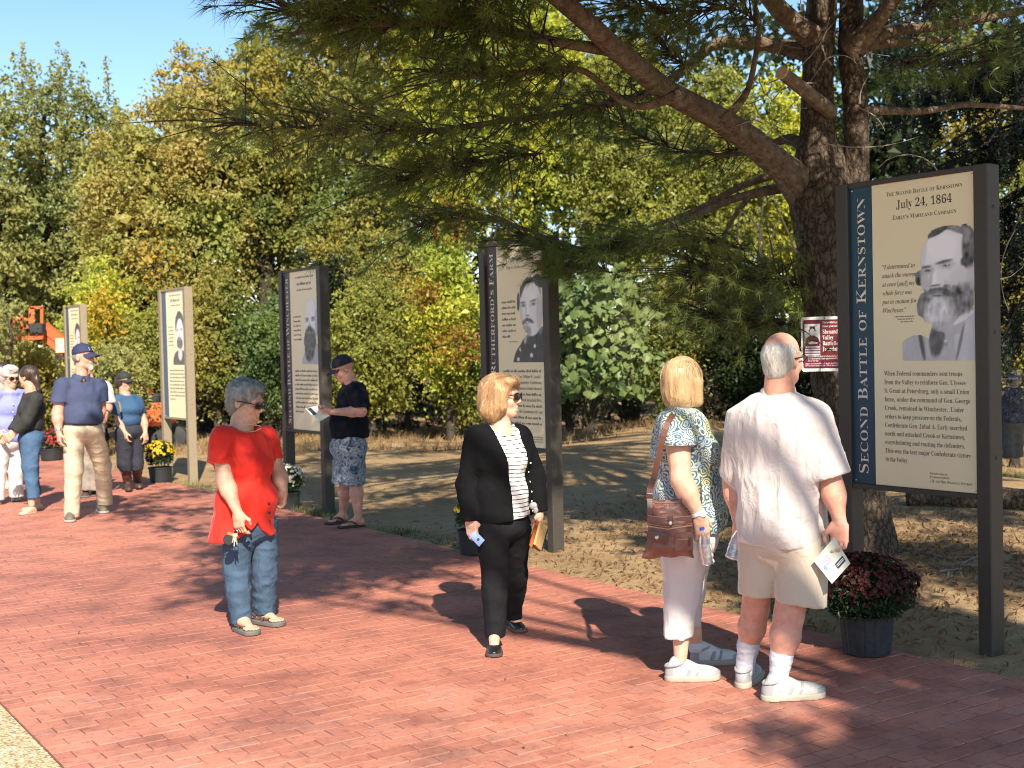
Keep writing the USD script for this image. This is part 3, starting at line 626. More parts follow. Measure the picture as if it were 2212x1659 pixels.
# ================================================================ man in the white shirt, seen from behind
q = Person('balding man in white short sleeved shirt and beige shorts, seen from behind', (1652, 1503)); P = q.P; WM = q
A = axes((.5, .87)); RH = head_axes((.74, .67, -.02)); hc = P(1692, 775, -.02)
hd, T = head_fn(hc, RH, 1.04, jowl=.008)
Lf, Rf = ground(1601, 1488), ground(1648, 1513); Lt, Rt = ground(1636, 1452), ground(1760, 1505)
anL = Lf + unit(Lt - Lf) * .07 + Z * .1; anR = Rf + unit(Rt - Rf) * .075 + Z * .1
dL, dR = Lf[1] - q.Y, Rf[1] - q.Y
kL, kR = P(1632, 1316, dL * .7 + .04), P(1704, 1330, dR * .7 + .0); hL, hR = P(1645, 1175, .05), P(1730, 1175, -.05)
shR, elR, wrR = P(1760, 912, -.12), P(1797, 1050, -.14), P(1814, 1126, -.16)
shL, elL, wrL = P(1604, 912, .12), P(1584, 1040, .17), P(1596, 1130, .12)
handR, tipR, XR = hand_fn(wrR, (-.04, -.03, -1), (-.55, -.82, 0), (-1, .3, 0), (.45, .55, .6, .65), 1.06, .7)
handL, tipL, XL = hand_fn(wrL, (-.1, .05, -1), (.85, .3, 0), (.2, 1, 0), (.5, .55, .6, .65), 1.05, .6)
neck = rc(T((0, -.03, -.05)), P(1683, 862), .066, .078)
torso = U(.05, ell(P(1685, 980), (.19, .12, .28), A), ell(P(1688, 1130), (.18, .13, .15), A))
skin = U(.018, hd, neck, torso)
arms = U(.03, arm_fn(shR, elR, wrR, 1.08, 1.12), arm_fn(shL, elL, wrL, 1.08, 1.1)); legs = U(.02, leg_fn(hL, kL, anL, 1.0, 1.15), leg_fn(hR, kR, anR, 1.02, 1.22))
q.add(U(.02, skin, arms), T((-.13, -.14, -.2)).clip(hc - .2, hc + .2) * 0 + hc - np.array([.16, .16, .17]), hc + np.array([.16, .16, .17]), .0055)
allf = U(.02, skin, arms, legs)
lo, hi = bbox([shL, shR, wrR, wrL, anL, anR], .13); hi[2] = hc[2] - .155
q.add(allf, lo, hi, .012)
for hf, w in ((handR, wrR), (handL, wrL)): q.add(U(.012, hf, arms), w + np.array([-.12, -.12, -.21]), w + np.array([.12, .12, .03]), .004)
q.body(m_skin2)
shirt = U(.07, ell(P(1682, 955), (.225, .16, .24), A), ell(P(1688, 1075, .01), (.215, .185, .26), A), ell(P(1688, 1150, .01), (.21, .175, .2), A), ell(P(1680, 895), (.185, .11, .08), A))
shirt = U(.045, shirt, rc(P(1757, 915, -.1), P(1787, 1022, -.13), .094, .104), rc(P(1608, 915, .1), P(1594, 1015, .14), .088, .086))
slv = lambda s, e, ln: (lambda Pn: np.where(((Pn - s) @ unit(e - s)) > ln, ((Pn - s) @ unit(e - s)) - ln, -1.0))
shirt = cut(folds(shirt, .013, (10, 10, 3.2), 3), plane(P(1690, 1181) , (-.12, -.05, -1)))
sR0, sR1 = P(1760, 915, -.1), P(1797, 1030, -.13); axr = unit(sR1 - sR0); lenr = np.linalg.norm(sR1 - sR0)
shirt_f = lambda Pn, f0=shirt: np.maximum(f0(Pn), np.where(np.linalg.norm(Pn - sR0 - ((Pn - sR0) @ axr)[:, None] * axr, axis=1) < .14, np.where(((Pn - P(1688, 1000)) @ A[:, 0]) > .2, (Pn - sR0) @ axr - lenr, -1), -1))
sh_p = q.cloth('shirt', shirt_f, [P(1565, 850), P(1822, 1185), P(1690, 1000, .25), P(1690, 1000, -.25)], .08, .0095, m_white_shirt)
col = sub(rc(P(1681, 846, .01), P(1683, 872, .0), .085, .1, (A[:, 1], .9)), rc(T((0, -.02, -.05)), P(1684, 880), .066, .07), .004)
col = cut(col, plane(P(1681, 836), (0, .35, 1)))
q.cloth('collar', col, [P(1681, 855)], .16, .006, m_white_shirt, sh_p)
def leg_tube(h, k, e, r0, r1, r2): return U(.03, rc(h, k, r0, r1), rc(k, e, r1, r2))
sl = cut(rc(P(1648, 1170, .05), P(1633, 1300, .06), .118, .09), plane(P(1633, 1285, .05), (-.05, 0, -1)))
sr = cut(rc(P(1732, 1170, -.04), P(1728, 1325, -.05), .124, .122), plane(P(1727, 1302, -.05), (-.16, 0, -1)))
pel = ell(P(1690, 1165), (.205, .16, .14), A)
q.cloth('shorts', folds(U(0, U(.03, pel, sl), U(.03, pel, sr)), .0045, (11, 11, 4), 8), [P(1597, 1100), P(1785, 1312), P(1690, 1200, .2), P(1690, 1200, -.2)], .06, .0095, m_khaki_light)
for a_, k_ in ((anL, kL), (anR, kR)):
    d = unit(k_ - a_); s_ = U(.012, rc(a_ - Z * .03, a_ + d * .11, .044, .05), rc(a_ + d * .1, a_ + d * .125, .053, .055))
    q.cloth('sock', folds(s_, .003, (20, 20, 60), 4), [a_ - Z * .04, a_ + d * .15], .08, .006, m_sock)
shoes(q, [(Lf, Lf + unit(Lt - Lf) * .3), (Rf, Rf + unit(Rt - Rf) * .31)], m_sneaker, m_sole, .108, .08, .03, trim=m_trace)
hair = U(.02, ell(T((0, -.022, .012)), np.array([.081, .1, .092]) * 1.04, RH), ell(T((0, -.06, -.05)), np.array([.06, .042, .05]) * 1.04, RH))
hair = sub(hair, ell(T((0, .012, .125)), np.array([.07, .1, .072]) * 1.04, RH), .012)
hair = cut(hair, plane(T((0, .02, 0)), RH[:, 1] + RH[:, 2] * .35))
hair = sub(hair, ell(T((.085, .012, -.015)), np.array([.03, .034, .045]) * 1.04, RH), .006)
hm = q.cloth('hair', folds(hair, .003, (45, 45, 14), 5), [hc], .17, .005, m_hair_white)
strands(q, hm, hair, hc, RH, 700, .06, lambda p: np.tile(-Z, (len(p), 1)), m_hair_white, 4, .0012, .004, .5)
arr = [tube([T((sx * .066, .094, .008)), T((sx * .082, .04, .008)), T((sx * .088, -.03, .0))], .004, 6) for sx in (-1, 1)] + [tube([T((sx * .008, .108, .006)), T((sx * .034, .112, .02)), T((sx * .062, .1, .006)), T((sx * .034, .11, -.016)), T((sx * .008, .108, .006))], .003, 6) for sx in (-1, 1)]
q_gl = part(q.root, 'glasses', arr, m_rim)
q.eyes(T, RH, 1.1)

# ================================================================ blonde woman with the shoulder bag
q = Person('woman with a blonde bob in a paisley blouse and white cropped trousers', (1480, 1455)); P = q.P; BW_ = q
A = axes((.95, .3)); RH = head_axes((.9, .43, .03)); hc = P(1479, 826)
hd, T = head_fn(hc, RH, .98, jowl=.004)
N0, N1, F0, F1 = ground(1439, 1470), ground(1549, 1467), ground(1494, 1436), ground(1550, 1437)
an, af = N0 + unit(N1 - N0) * .075 + Z * .095, F0 + Z * .095 + unit(F1 - F0) * .03
dn, df = N0[1] - q.Y, F0[1] - q.Y
kn, kf = P(1474, 1280, dn * .7), P(1484, 1275, df * .7); hn, hf_ = P(1480, 1180, -.08), P(1488, 1180, .09)
shN, elN, wrN = P(1462, 925, -.17), P(1471, 1036, -.21), P(1512, 1116, -.22)
shF, elF, wrF = P(1486, 920, .17), P(1490, 1030, .2), P(1515, 1105, .1)
handN, tipN, XN = hand_fn(wrN, (.14, .02, -1), (-.2, 1, 0), (1, .2, 0), (.25, .3, .35, .4), .95, .5)
neck = rc(T((0, -.02, -.05)), P(1474, 905), .052, .07)
torso = U(.05, ell(P(1476, 980), (.16, .12, .2), A), ell(P(1482, 1110), (.16, .13, .16), A))
arms = U(.03, arm_fn(shN, elN, wrN, 1.0, 1.2), arm_fn(shF, elF, wrF, 1.0, 1.1)); legs = U(.02, leg_fn(hn, kn, an, .95), leg_fn(hf_, kf, af, .95))
q.add(U(.018, hd, neck), hc - np.array([.15, .15, .15]), hc + np.array([.15, .15, .15]), .0055)
lo, hi = bbox([shN, shF, wrN, an, af], .12); hi[2] = hc[2] - .135
q.add(U(.02, neck, torso, arms, legs), lo, hi, .012)
q.add(U(.012, handN, arms), wrN + np.array([-.12, -.12, -.21]), wrN + np.array([.12, .12, .03]), .004)
q.body(m_skin)
top_ = U(.06, ell(P(1472, 960), (.185, .15, .19), A), ell(P(1508, 985), (.15, .095, .1), A), ell(P(1488, 1065), (.19, .185, .2), A), ell(P(1490, 1125), (.2, .185, .14), A), ell(P(1470, 912), (.16, .09, .06), A))
top_ = U(.03, top_, rc(P(1462, 922, -.16), P(1464, 953, -.2), .088, .092), rc(P(1486, 920, .15), P(1490, 955, .18), .08, .08))
top_ = cut(folds(top_, .009, (11, 11, 4), 21), plane(P(1490, 1152), (.12, 0, -1)), lambda Pn: np.where((Pn[:, 1] < q.Y - .165) & (Pn[:, 0] < P(1500, 950)[0]), zat_sl - Pn[:, 2], -1))
zat_sl = P(1463, 962, -.2)[2]
top_ = sub(top_, ell(P(1482, 893, 0), (.075, .085, .045), A), .01)
q.cloth('blouse', top_, [P(1405, 890), P(1565, 1160), P(1480, 1000, .28), P(1480, 1000, -.28)], .05, .0095, m_paisley)
pants = U(.03, ell(P(1482, 1160), (.18, .16, .13), A), leg_tube(hn, P(1475, 1275, dn * .6), P(1466, 1370, dn * .9), .125, .092, .07), leg_tube(hf_, P(1485, 1270, df * .6), P(1482, 1370, df * .9), .12, .088, .068))
q.cloth('trousers', folds(cut(pants, plane(P(1466, 1363), (0, 0, -1))), .008, (10, 10, 6), 22), [P(1420, 1100), P(1545, 1365), P(1480, 1200, .22), P(1480, 1200, -.22)], .05, .0095, m_white_cotton)
shoes(q, [(N0, N0 + unit(N1 - N0) * .275), (F0, F0 + unit(np.array([.93, .1, 0])) * .26)], m_sneaker_b, m_sole, .098, .075, .03, trim=m_trace)
part(q.root, 'sock', [rc_m for rc_m in (tube([af - Z * .02, af + Z * .02 + unit(kf - af) * .01], .042, 12),)], m_sock, True)
hair = U(.03, ell(T((0, -.018, .03)), (.094, .112, .104), RH), ell(T((0, -.03, -.05)), (.09, .096, .105), RH), rc(T((-.07, .02, .0)), T((-.078, .03, -.1)), .03, .022), rc(T((.07, .02, .0)), T((.078, .03, -.1)), .03, .022))
hair = sub(hair, ell(T((0, .115, -.035)), (.066, .078, .092), RH), .012)
hair = cut(hair, plane(T((0, 0, -.128)), -RH[:, 2] + RH[:, 1] * .12))
hm = q.cloth('hair', folds(hair, .006, (30, 30, 5), 23), [hc], .2, .0055, m_hair_blonde)
strands(q, hm, hair, hc, RH, 900, .13, lambda p: np.tile(-Z, (len(p), 1)), m_hair_blonde, 1, .0014, .005, .3)
q.eyes(T, RH)
wd = unit(wrN - elN); part(q.root, 'wristwatch', [lathe([(.034, -.009), (.0375, -.009), (.0375, .009), (.034, .009)], wrN - wd * .02, 18, frame(wd)), (lambda m: (np.asarray(m[0]), m[1]))(lathe([(0, .006), (.017, .005), (.019, -.006)], wrN - wd * .02 + np.array([.022, -.028, 0]), 14, frame((.6, -.8, .2))))], mat('watch_white', (.8, .8, .78), .35, .02), True)

# ================================================================ woman in the black cardigan
q = Person('woman in black cardigan, striped top and black trousers, walking with sunglasses on', (1090, 1388)); P = q.P; KW = q
A = axes((.35, -.94)); fA, rA = A[:, 1], A[:, 0]; RH = head_axes((.93, -.36, .0)); hc = P(1086, 856)
hd, T = head_fn(hc, RH, 1.0, jowl=.004)
R0, R1, L0, L1 = ground(1069, 1398), ground(1067, 1422), ground(1100, 1350), ground(1131, 1370)
an, af = R0 + unit(R1 - R0) * .06 + Z * .09, L0 + unit(L1 - L0) * .06 + Z * .09; dR, dL = an[1] - q.Y, af[1] - q.Y
kR, kL = P(1069, 1252, dR * .55), P(1111, 1245, dL * .5); hR, hL = P(1062, 1140, -.05), P(1108, 1140, .06)
shR, elR, wrR = P(1030, 944, -.05), P(1008, 1045, -.03), P(1016, 1122, -.1)
shL, elL, wrL = P(1124, 944, .08), P(1155, 1030, .1), P(1166, 1104, .05)
handR, tipR, XKR = hand_fn(wrR, (.14, -.12, -1), (.55, .8, 0), (.8, -.55, 0), (.3, .4, .45, .5), .95, .7)
handL, tipL, XKL = hand_fn(wrL, (0, -.12, -1), (-.9, .2, 0), (-.3, -.95, 0), (.4, .5, .55, .6), .93, .6)
neck = rc(T((0, -.02, -.05)), P(1082, 935), .05, .066)
torso = U(.05, ell(P(1080, 990), (.165, .1, .2), A), ell(P(1083, 1090), (.15, .11, .15), A))
arms = U(.03, arm_fn(shR, elR, wrR, .95), arm_fn(shL, elL, wrL, .95)); legs = U(.02, leg_fn(hR, kR, an, .92), leg_fn(hL, kL, af, .92))
q.add(U(.018, hd, neck), hc - np.array([.15, .15, .15]), hc + np.array([.15, .15, .15]), .0055)
lo, hi = bbox([shR, shL, wrR, wrL, an, af], .12); hi[2] = hc[2] - .135; lo[2] = .0
ft = U(.02, rc(an, R0 + unit(R1 - R0) * .17 + Z * .03, .036, .026), rc(af, L0 + unit(L1 - L0) * .17 + Z * .03, .036, .026))
q.add(U(.02, neck, torso, arms, legs, ft), lo, hi, .011)
for hf, w in ((handR, wrR), (handL, wrL)): q.add(U(.012, hf, arms), w + np.array([-.12, -.12, -.21]), w + np.array([.12, .12, .03]), .0042)
q.body(m_skin)
tee0 = U(.05, ell(P(1083, 985), (.168, .115, .17), A), ell(P(1084, 985) + fA * .03, (.15, .11, .1), A), ell(P(1085, 1070), (.158, .132, .16), A), ell(P(1085, 1115), (.165, .14, .09), A), ell(P(1083, 935), (.13, .08, .05), A))
tee = sub(cut(folds(tee0, .004, (12, 12, 5), 31), plane(P(1090, 1121), (.14, 0, -1)), ), ell(P(1085, 916) + fA * .05, (.082, .09, .07), A), .008)
q.cloth('striped_top', tee, [P(1020, 900), P(1150, 1130), P(1085, 1000, .2), P(1085, 1000, -.2)], .05, .009, m_stripe)
part(q.root, 'hem_knot', nets(folds(U(.01, ell(P(1138, 1088) + fA * .1, (.022, .02, .018)), ell(P(1144, 1098) + fA * .1, (.012, .014, .02))), .003, (60, 60, 60), 2), *bbox([P(1140, 1092) + fA * .1], .07), .005), m_white_cotton, True)
card = U(.05, ell(P(1080, 985), (.178, .134, .185), A), ell(P(1082, 990) + fA * .02, (.165, .125, .12), A), ell(P(1084, 1065), (.176, .15, .17), A), ell(P(1082, 1110), (.18, .155, .1), A), ell(P(1080, 938), (.165, .085, .055), A))
card = cut(card, plane(P(1080, 1122), (.16, 0, -1)))
card = U(.03, card, cut(U(.03, rc(shR, elR, .07, .058), rc(elR, P(1015, 1128, -.1), .058, .047)), plane(P(1015, 1122, -.1), (0, 0, -1))), cut(U(.03, rc(shL, elL, .07, .058), rc(elL, P(1166, 1112, .05), .058, .047)), plane(P(1166, 1104, .05), (.2, 0, -1))))
zn, zw, zb = P(1080, 915)[2], P(1080, 1000)[2], P(1080, 1120)[2]; c0 = P(1085, 1000)
def opening(Pn):
    l = (Pn - c0) @ rA; fr = (Pn - c0) @ fA; z = Pn[:, 2]
    hi_ = np.interp(z, [zb, zw, zn, zn + .05], [-.012, .012, .085, .1]); lo_ = np.interp(z, [zb, zw, zn, zn + .05], [-.148, -.12, -.075, -.08])
    return np.maximum(np.maximum(l - hi_, lo_ - l), -(fr + np.clip((z - zn + .05) * 2, 0, .12)))
card = sub(sub(folds(card, .007, (10, 10, 5), 33), opening, .003), ell(P(1083, 905), (.085, .1, .045), A), .008)
cd = q.cloth('cardigan', card, [P(1000, 900), P(1165, 1130), P(1085, 1000, .22), P(1085, 1000, -.25)], .06, .009, m_black_knit)
for k in range(6):
    zz = P(1080, 1000 + 21 * k)[2]; l = np.interp(zz, [zb, zw], [-.163, -.137])
    for fr in np.linspace(.25, .0, 60):
        p = c0 + rA * l + fA * fr; p[2] = zz
        if card(p[None])[0] < 0: break
    b = trimesh.creation.icosphere(1, .0058); part(cd, 'button', (np.asarray(b.vertices) + p + fA * .004, b.faces), m_button, True)
pants = U(.025, ell(P(1085, 1135), (.172, .125, .1), A), leg_tube(hR, kR, P(1070, 1395, dR * .95), .1, .07, .052), leg_tube(hL, kL, P(1107, 1345, dL * .95), .1, .068, .052))
pcut = lambda Pn: np.where(Pn[:, 1] < q.Y, P(1070, 1377, dR)[2] - Pn[:, 2], P(1107, 1333, dL)[2] - Pn[:, 2])
legsK = legs
pants = U(.02, pants, lambda Pn: legsK(Pn) - .012)
q.cloth('trousers', cut(folds(pants, .006, (10, 10, 7), 34), pcut), [P(1030, 1090), P(1150, 1330), P(1070, 1385, dR), P(1107, 1340, dL)], .09, .009, m_black_pants)
for hl, to in ((R0, R1), (L0, L1)):
    t_ = unit(to - hl); hl2 = hl; up, so, X = shoe_fns(hl2, hl2 + t_ * .25, .088, .06, .018)
    up = sub(up, ell(hl2 + t_ * .1 + Z * .085, (.05, .08, .05), frame(Z, np.cross(t_, Z))), .006); lo, hi = bbox([hl2, hl2 + t_ * .25, hl2 + Z * .1], .06); lo[2] = -.01
    sp = part(q.root, 'shoe', nets(up, lo, hi, .0055), m_black_shoe, True); part(sp, 'sole', nets(so, lo, hi, .0055), m_sandal, True)
hair = U(.03, ell(T((0, -.03, .035)), (.098, .112, .098), RH), ell(T((0, -.06, -.04)), (.098, .088, .1), RH), ell(T((.055, -.04, -.085)), (.055, .06, .055), RH), ell(T((-.055, -.04, -.085)), (.055, .06, .055), RH), ell(T((.02, .06, .085)), (.07, .045, .03), RH), rc(T((.078, .04, .03)), T((.085, .02, -.06)), .022, .03), rc(T((-.078, .04, .03)), T((-.085, .02, -.06)), .022, .03))
hair = sub(hair, ell(T((0, .115, -.04)), (.068, .085, .1), RH), .01)
hm = q.cloth('hair', folds(hair, .009, (26, 26, 9), 35), [hc], .22, .0058, m_hair_golden)
strands(q, hm, hair, hc, RH, 1100, .11, lambda p: -Z - RH[:, 1] * .35 + (p - hc) * 3, m_hair_golden, 2, .0015, .010, .6)
q.shades(T, RH)

# ================================================================ woman in the red tunic
q = Person('grey haired woman in a long red tunic, jeans and sandals looking down at her side', (545, 1355)); P = q.P; RW = q
A = axes((.75, -.66)); fA, rA = A[:, 1], A[:, 0]; RH = head_axes((.92, -.33, -.22)); hc = P(533, 868)
hd, T = head_fn(hc, RH, 1.07, jowl=.012)
R0, R1, L0, L1 = ground(509, 1360), ground(560, 1376), ground(549, 1345), ground(626, 1356)
an, af = R0 + unit(R1 - R0) * .06 + Z * .09, L0 + unit(L1 - L0) * .06 + Z * .09; dR, dL = an[1] - q.Y, af[1] - q.Y
kR, kL = P(512, 1238, dR * .6), P(573, 1232, dL * .6); hR, hL = P(540, 1140) + rA * .088, P(540, 1140) - rA * .088
shR, elR, wrR = P(482, 948, -.13), P(485, 1036, -.18), P(513, 1106, -.26)
shL, elL, wrL = P(572, 946, .14), P(601, 1024, .12), P(612, 1058, .05)
handR, tipR, XRR = hand_fn(wrR, (.12, -.1, -1), (.5, .85, 0), (.85, -.5, 0), (.4, .55, .6, .65), 1.0, .6)
handL, tipL, XRL = hand_fn(wrL, (-.12, -.15, -1), (-.5, -.5, 0), (-.6, .4, 0), (.5, .6, .6, .6), .98, .5)
neck = rc(T((0, -.02, -.05)), P(522, 925), .06, .078)
torso = U(.05, ell(P(524, 1000), (.17, .12, .22), A), ell(P(532, 1100), (.17, .14, .16), A))
arms = U(.03, arm_fn(shR, elR, wrR, 1.0, 1.15), arm_fn(shL, elL, wrL, 1.0, 1.15)); legs = U(.02, leg_fn(hR, kR, an, .95), leg_fn(hL, kL, af, .95))
q.add(U(.018, hd, neck), hc - np.array([.16, .16, .16]), hc + np.array([.16, .16, .16]), .006)
lo, hi = bbox([shR, shL, wrR, wrL, an, af], .12); hi[2] = hc[2] - .145; lo[2] = .12
q.add(U(.02, neck, torso, arms, legs), lo, hi, .012)
ftR, ftL = foot_fn(an, R1 - R0, .024, 1.0), foot_fn(af, L1 - L0, .024, 1.0)
for ff, a_ in ((ftR, an), (ftL, af)): q.add(U(.02, ff, legs), a_ + np.array([-.22, -.22, -.12]), a_ + np.array([.22, .22, .06]), .005)
for hf, w in ((handR, wrR), (handL, wrL)): q.add(U(.012, hf, arms), w + np.array([-.12, -.12, -.21]), w + np.array([.12, .12, .03]), .0045)
q.body(m_skin3)
tun = U(.06, ell(P(522, 985), (.195, .15, .17), A), ell(P(526, 1005) + fA * .05, (.17, .12, .1), A), ell(P(530, 1080) + fA * .02, (.2, .185, .16), A), ell(P(527, 1190), (.232, .2, .36), A), ell(P(521, 938), (.16, .09, .055), A))
tun = U(.03, tun, cut(rc(shR, P(476, 1010, -.17), .077, .076), plane(P(476, 998, -.17), (-.1, 0, -1))), cut(rc(shL, P(590, 1006, .14), .075, .072), plane(P(588, 996, .14), (.25, 0, -1))))
hem = lambda Pn: np.interp((Pn - P(530, 1100)) @ rA, [-.25, -.18, -.07, .0, .035, .06, .22], [P(600, 1140)[2], P(590, 1151)[2], P(570, 1156)[2], P(545, 1140)[2], P(540, 1122)[2], P(530, 1136)[2], P(450, 1166)[2]]) - Pn[:, 2]
tun = sub(cut(folds(tun, .012, (8, 8, 3.0), 41), hem), ell(P(525, 920) + fA * .03, (.088, .09, .055), A), .008)
tp = q.cloth('tunic', tun, [P(445, 915), P(605, 1170), P(525, 1000, .26), P(525, 1000, -.3)], .06, .0095, m_red)
for k in range(2): b = trimesh.creation.icosphere(1, .009); pb = P(538 + 1.5 * k, 1083 + 20 * k) + fA * .2; part(tp, 'button', (np.asarray(b.vertices) + pb, b.faces), m_rim, True)
jeans = U(.025, ell(P(540, 1140), (.16, .13, .1), A), leg_tube(hR, kR, P(522, 1350, dR), .098, .068, .058), leg_tube(hL, kL, P(573, 1336, dL), .098, .068, .058))
jc = lambda Pn: np.where((Pn - P(545, 1300)) @ rA > 0, P(520, 1345, dR)[2] - Pn[:, 2], P(573, 1326, dL)[2] - Pn[:, 2])
legsR = legs
jeans = U(.02, jeans, lambda Pn: legsR(Pn) - .012)
q.cloth('jeans', cut(folds(jeans, .009, (9, 9, 13), 42), jc), [P(470, 1100), P(610, 1345), P(545, 1200, .2), P(545, 1200, -.25)], .06, .0095, m_jean)
for hl, to in ((R0, R1), (L0, L1)):
    t_ = unit(to - hl); sd = np.array([t_[1], -t_[0], 0]); up, so, X = shoe_fns(hl, hl + t_ * .25, .1, .06, .028); lo, hi = bbox([hl, hl + t_ * .25], .06); lo[2] = -.01; hi[2] = .06
    sp = part(q.root, 'sandal', nets(so, lo, hi, .0055), m_sandal_sole, True)
    W = lambda a, b, c: hl + t_ * a + sd * b + Z * c
    for a0, a1 in (((.19, .045, .03), (.11, -.047, .03)), ((.19, -.045, .03), (.11, .047, .03)), ((.12, .047, .03), (.05, -.04, .06)), ((.12, -.047, .03), (.05, .04, .06))):
        m_ = (np.array(a0) + a1) / 2; m_[2] = .085 - .22 * max(m_[0] - .1, 0) * 1.6 + .004
        part(sp, 'strap', tube(resample([W(*a0), W(m_[0], m_[1] * .4 + .012 * np.sign(a0[1]), m_[2] - .008), W(m_[0], m_[1], m_[2]), W(*a1)], 9), .0055, 6), m_sandal, True)
    part(sp, 'heel_strap', tube(resample([W(.06, -.042, .06), W(-.0, -.03, .075), W(-.012, 0, .075), W(-.0, .03, .075), W(.06, .042, .06)], 9), .006, 6), m_sandal, True)
hair = U(.03, ell(T((0, -.025, .045)), np.array([.088, .108, .09]) * 1.07, RH), ell(T((0, -.06, -.025)), np.array([.078, .06, .07]) * 1.07, RH), ell(T((0, .045, .095)), np.array([.06, .05, .03]) * 1.07, RH))
hair = sub(sub(hair, ell(T((0, .12, -.03)), np.array([.09, .085, .1]) * 1.07, RH), .01), ell(T((.09, .01, -.03)), np.array([.025, .04, .05]) * 1.07, RH), .008)
hm = q.cloth('hair', folds(hair, .009, (30, 30, 26), 43), [hc], .2, .006, m_hair_grey)
strands(q, hm, hair, hc, RH, 1000, .05, lambda p: RH[:, 1] * -.5 - Z * .4 + (p - hc) * 4, m_hair_grey, 3, .0015, .008, 1.0)
q.shades(T, RH, 1.07)
part(q.root, 'necklace', tube(resample([T((-.07, -.0, -.13)), P(508, 922) + fA * .06, P(528, 932) + fA * .09, P(548, 922) + fA * .08, T((.06, .02, -.13))], 12), .002, 5), m_gold, True)
# ================================================================ people farther away: one general builder
def build(q, f, headf, hpx, hs, sh, el, wr, hip, kn, feet, torso, skinm, top_fn, top_m, top_name, leg_spec, leg_m, leg_name, neck_px, hands, fat=1.0, res=.012, bare_feet=False, hr=.006):
    """joints are points; returns axes and head map"""
    A = axes(f); RH = head_axes(headf); hc = q.P(*hpx); hd, T = head_fn(hc, RH, hs, jowl=.006)
    neck = rc(T((0, -.02, -.05)), q.P(*neck_px), .056 * hs, .07)
    arms = U(.03, *[arm_fn(sh[k], el[k], wr[k], 1.0, fat) for k in range(2)])
    an = [feet[k][0] + unit(feet[k][1] - feet[k][0]) * .065 + Z * .09 for k in range(2)]
    legs = U(.02, *[leg_fn(hip[k], kn[k], an[k], 1.0, fat) for k in range(2)])
    tor = U(.05, *[ell(q.P(*c), np.array(r) * .85, A) for c, r in torso])
    q.add(U(.018, hd, neck), hc - .16, hc + .16, hr)
    lo, hi = bbox(list(sh) + list(wr) + an, .12); hi[2] = hc[2] - .145; lo[2] = max(lo[2], q.base[2] + (.0 if bare_feet else .05))
    q.add(U(.02, neck, tor, arms, legs), lo, hi, res)
    if bare_feet:
        for k in range(2): q.add(U(.02, foot_fn(an[k], feet[k][1] - feet[k][0], q.base[2] + .018), legs), an[k] + np.array([-.24, -.24, -.12]), an[k] + np.array([.24, .24, .06]), .0065)
    out = []
    for k in range(2):
        if hands[k] is None: out.append(None); continue
        hf, tips, X = hand_fn(wr[k], *hands[k][:3], **(hands[k][3] if len(hands[k]) > 3 else {})); out.append((tips, X))
        q.add(U(.012, hf, arms), wr[k] - .2, wr[k] + .2, .006)
    q.body(skinm)
    pts = [q.P(*c) + A @ (np.array(r) * s) for c, r in torso for s in (1, -1)] + list(sh) + list(el) + list(wr)
    q.cloth(top_name, top_fn(A, arms), pts, .1, res * .9, top_m)
    q.cloth(leg_name, leg_spec(A), list(hip) + list(kn) + an, .16, res * .9, leg_m)
    return A, RH, T, hc, an, out

# man in the black T-shirt reading beside the third sign
q = Person('man in black cap, black T-shirt and camouflage shorts reading a leaflet beside a sign', (752, 1135)); P = q.P; TM = q
nf = [(ground(789, 1137), ground(733, 1141)), (ground(752, 1127), ground(709, 1133))]
d0, d1 = nf[0][0][1] - q.Y, nf[1][0][1] - q.Y
shs = [P(768, 845, -.2), P(756, 848, .2)]; els = [P(781, 889, -.27), P(745, 892, .2)]; wrs = [P(716, 890, -.24), P(708, 890, .02)]
hips = [P(760, 960, -.09), P(748, 960, .1)]; kns = [P(768, 1042, -.1), P(747, 1042, .1)]
tor = [((762, 870), (.2, .16, .2)), ((753, 915), (.205, .19, .16))]
def tfn(A, arms):
    t = U(.06, *[ell(P(*c), r, A) for c, r in tor], ell(P(757, 940), (.2, .18, .09), A), ell(P(768, 838), (.15, .085, .06), A))
    t = U(.04, t, cut(rc(shs[0], P(783, 884, -.25), .092, .09), lambda Pn: P(780, 878, -.25)[2] - Pn[:, 2]), cut(rc(shs[1], P(748, 884, .2), .09, .085), lambda Pn: P(780, 876, .2)[2] - Pn[:, 2]))
    return sub(cut(folds(t, .007, (10, 10, 5), 51), plane(P(755, 946), (0, 0, -1))), ell(P(760, 826), (.09, .09, .05)), .01)
def lfn(A):
    t = U(.03, ell(P(753, 965), (.19, .185, .14), A), rc(hips[0], P(766, 1060, -.09), .13, .108), rc(hips[1], P(740, 1060, .09), .125, .11))
    return folds(cut(t, plane(P(755, 1045), (.0, 0, -1)), plane(P(755, 934), (0, 0, 1))), .007, (11, 11, 7), 52)
A, RH, T, hc, an, hands = build(q, (-.95, -.3), (-.86, -.28, -.42), (741, 797), 1.04, shs, els, wrs, hips, kns, nf, tor, m_skin2, tfn, m_black_tee, 'tshirt', lfn, m_camo, 'shorts', (762, 835), [((-1, .15, .05), (.0, .5, .8), (-.2, .5, .8), {'curl': (.5, .6, .7, .8)}), ((-1, -.2, .05), (.1, -.4, .8), (0, -.3, 1), {'curl': (.5, .6, .7, .8)})], 1.15, bare_feet=True)
q.cap(T, RH, m_black_cap, 1.04, .08, .0, ([(-.016, .055), (.016, .055), (.012, .075), (.018, .092), (-.014, .095), (-.006, .075)], [[0, 1, 2], [0, 2, 5], [5, 2, 3], [5, 3, 4]]))
q.eyes(T, RH, 1.04)
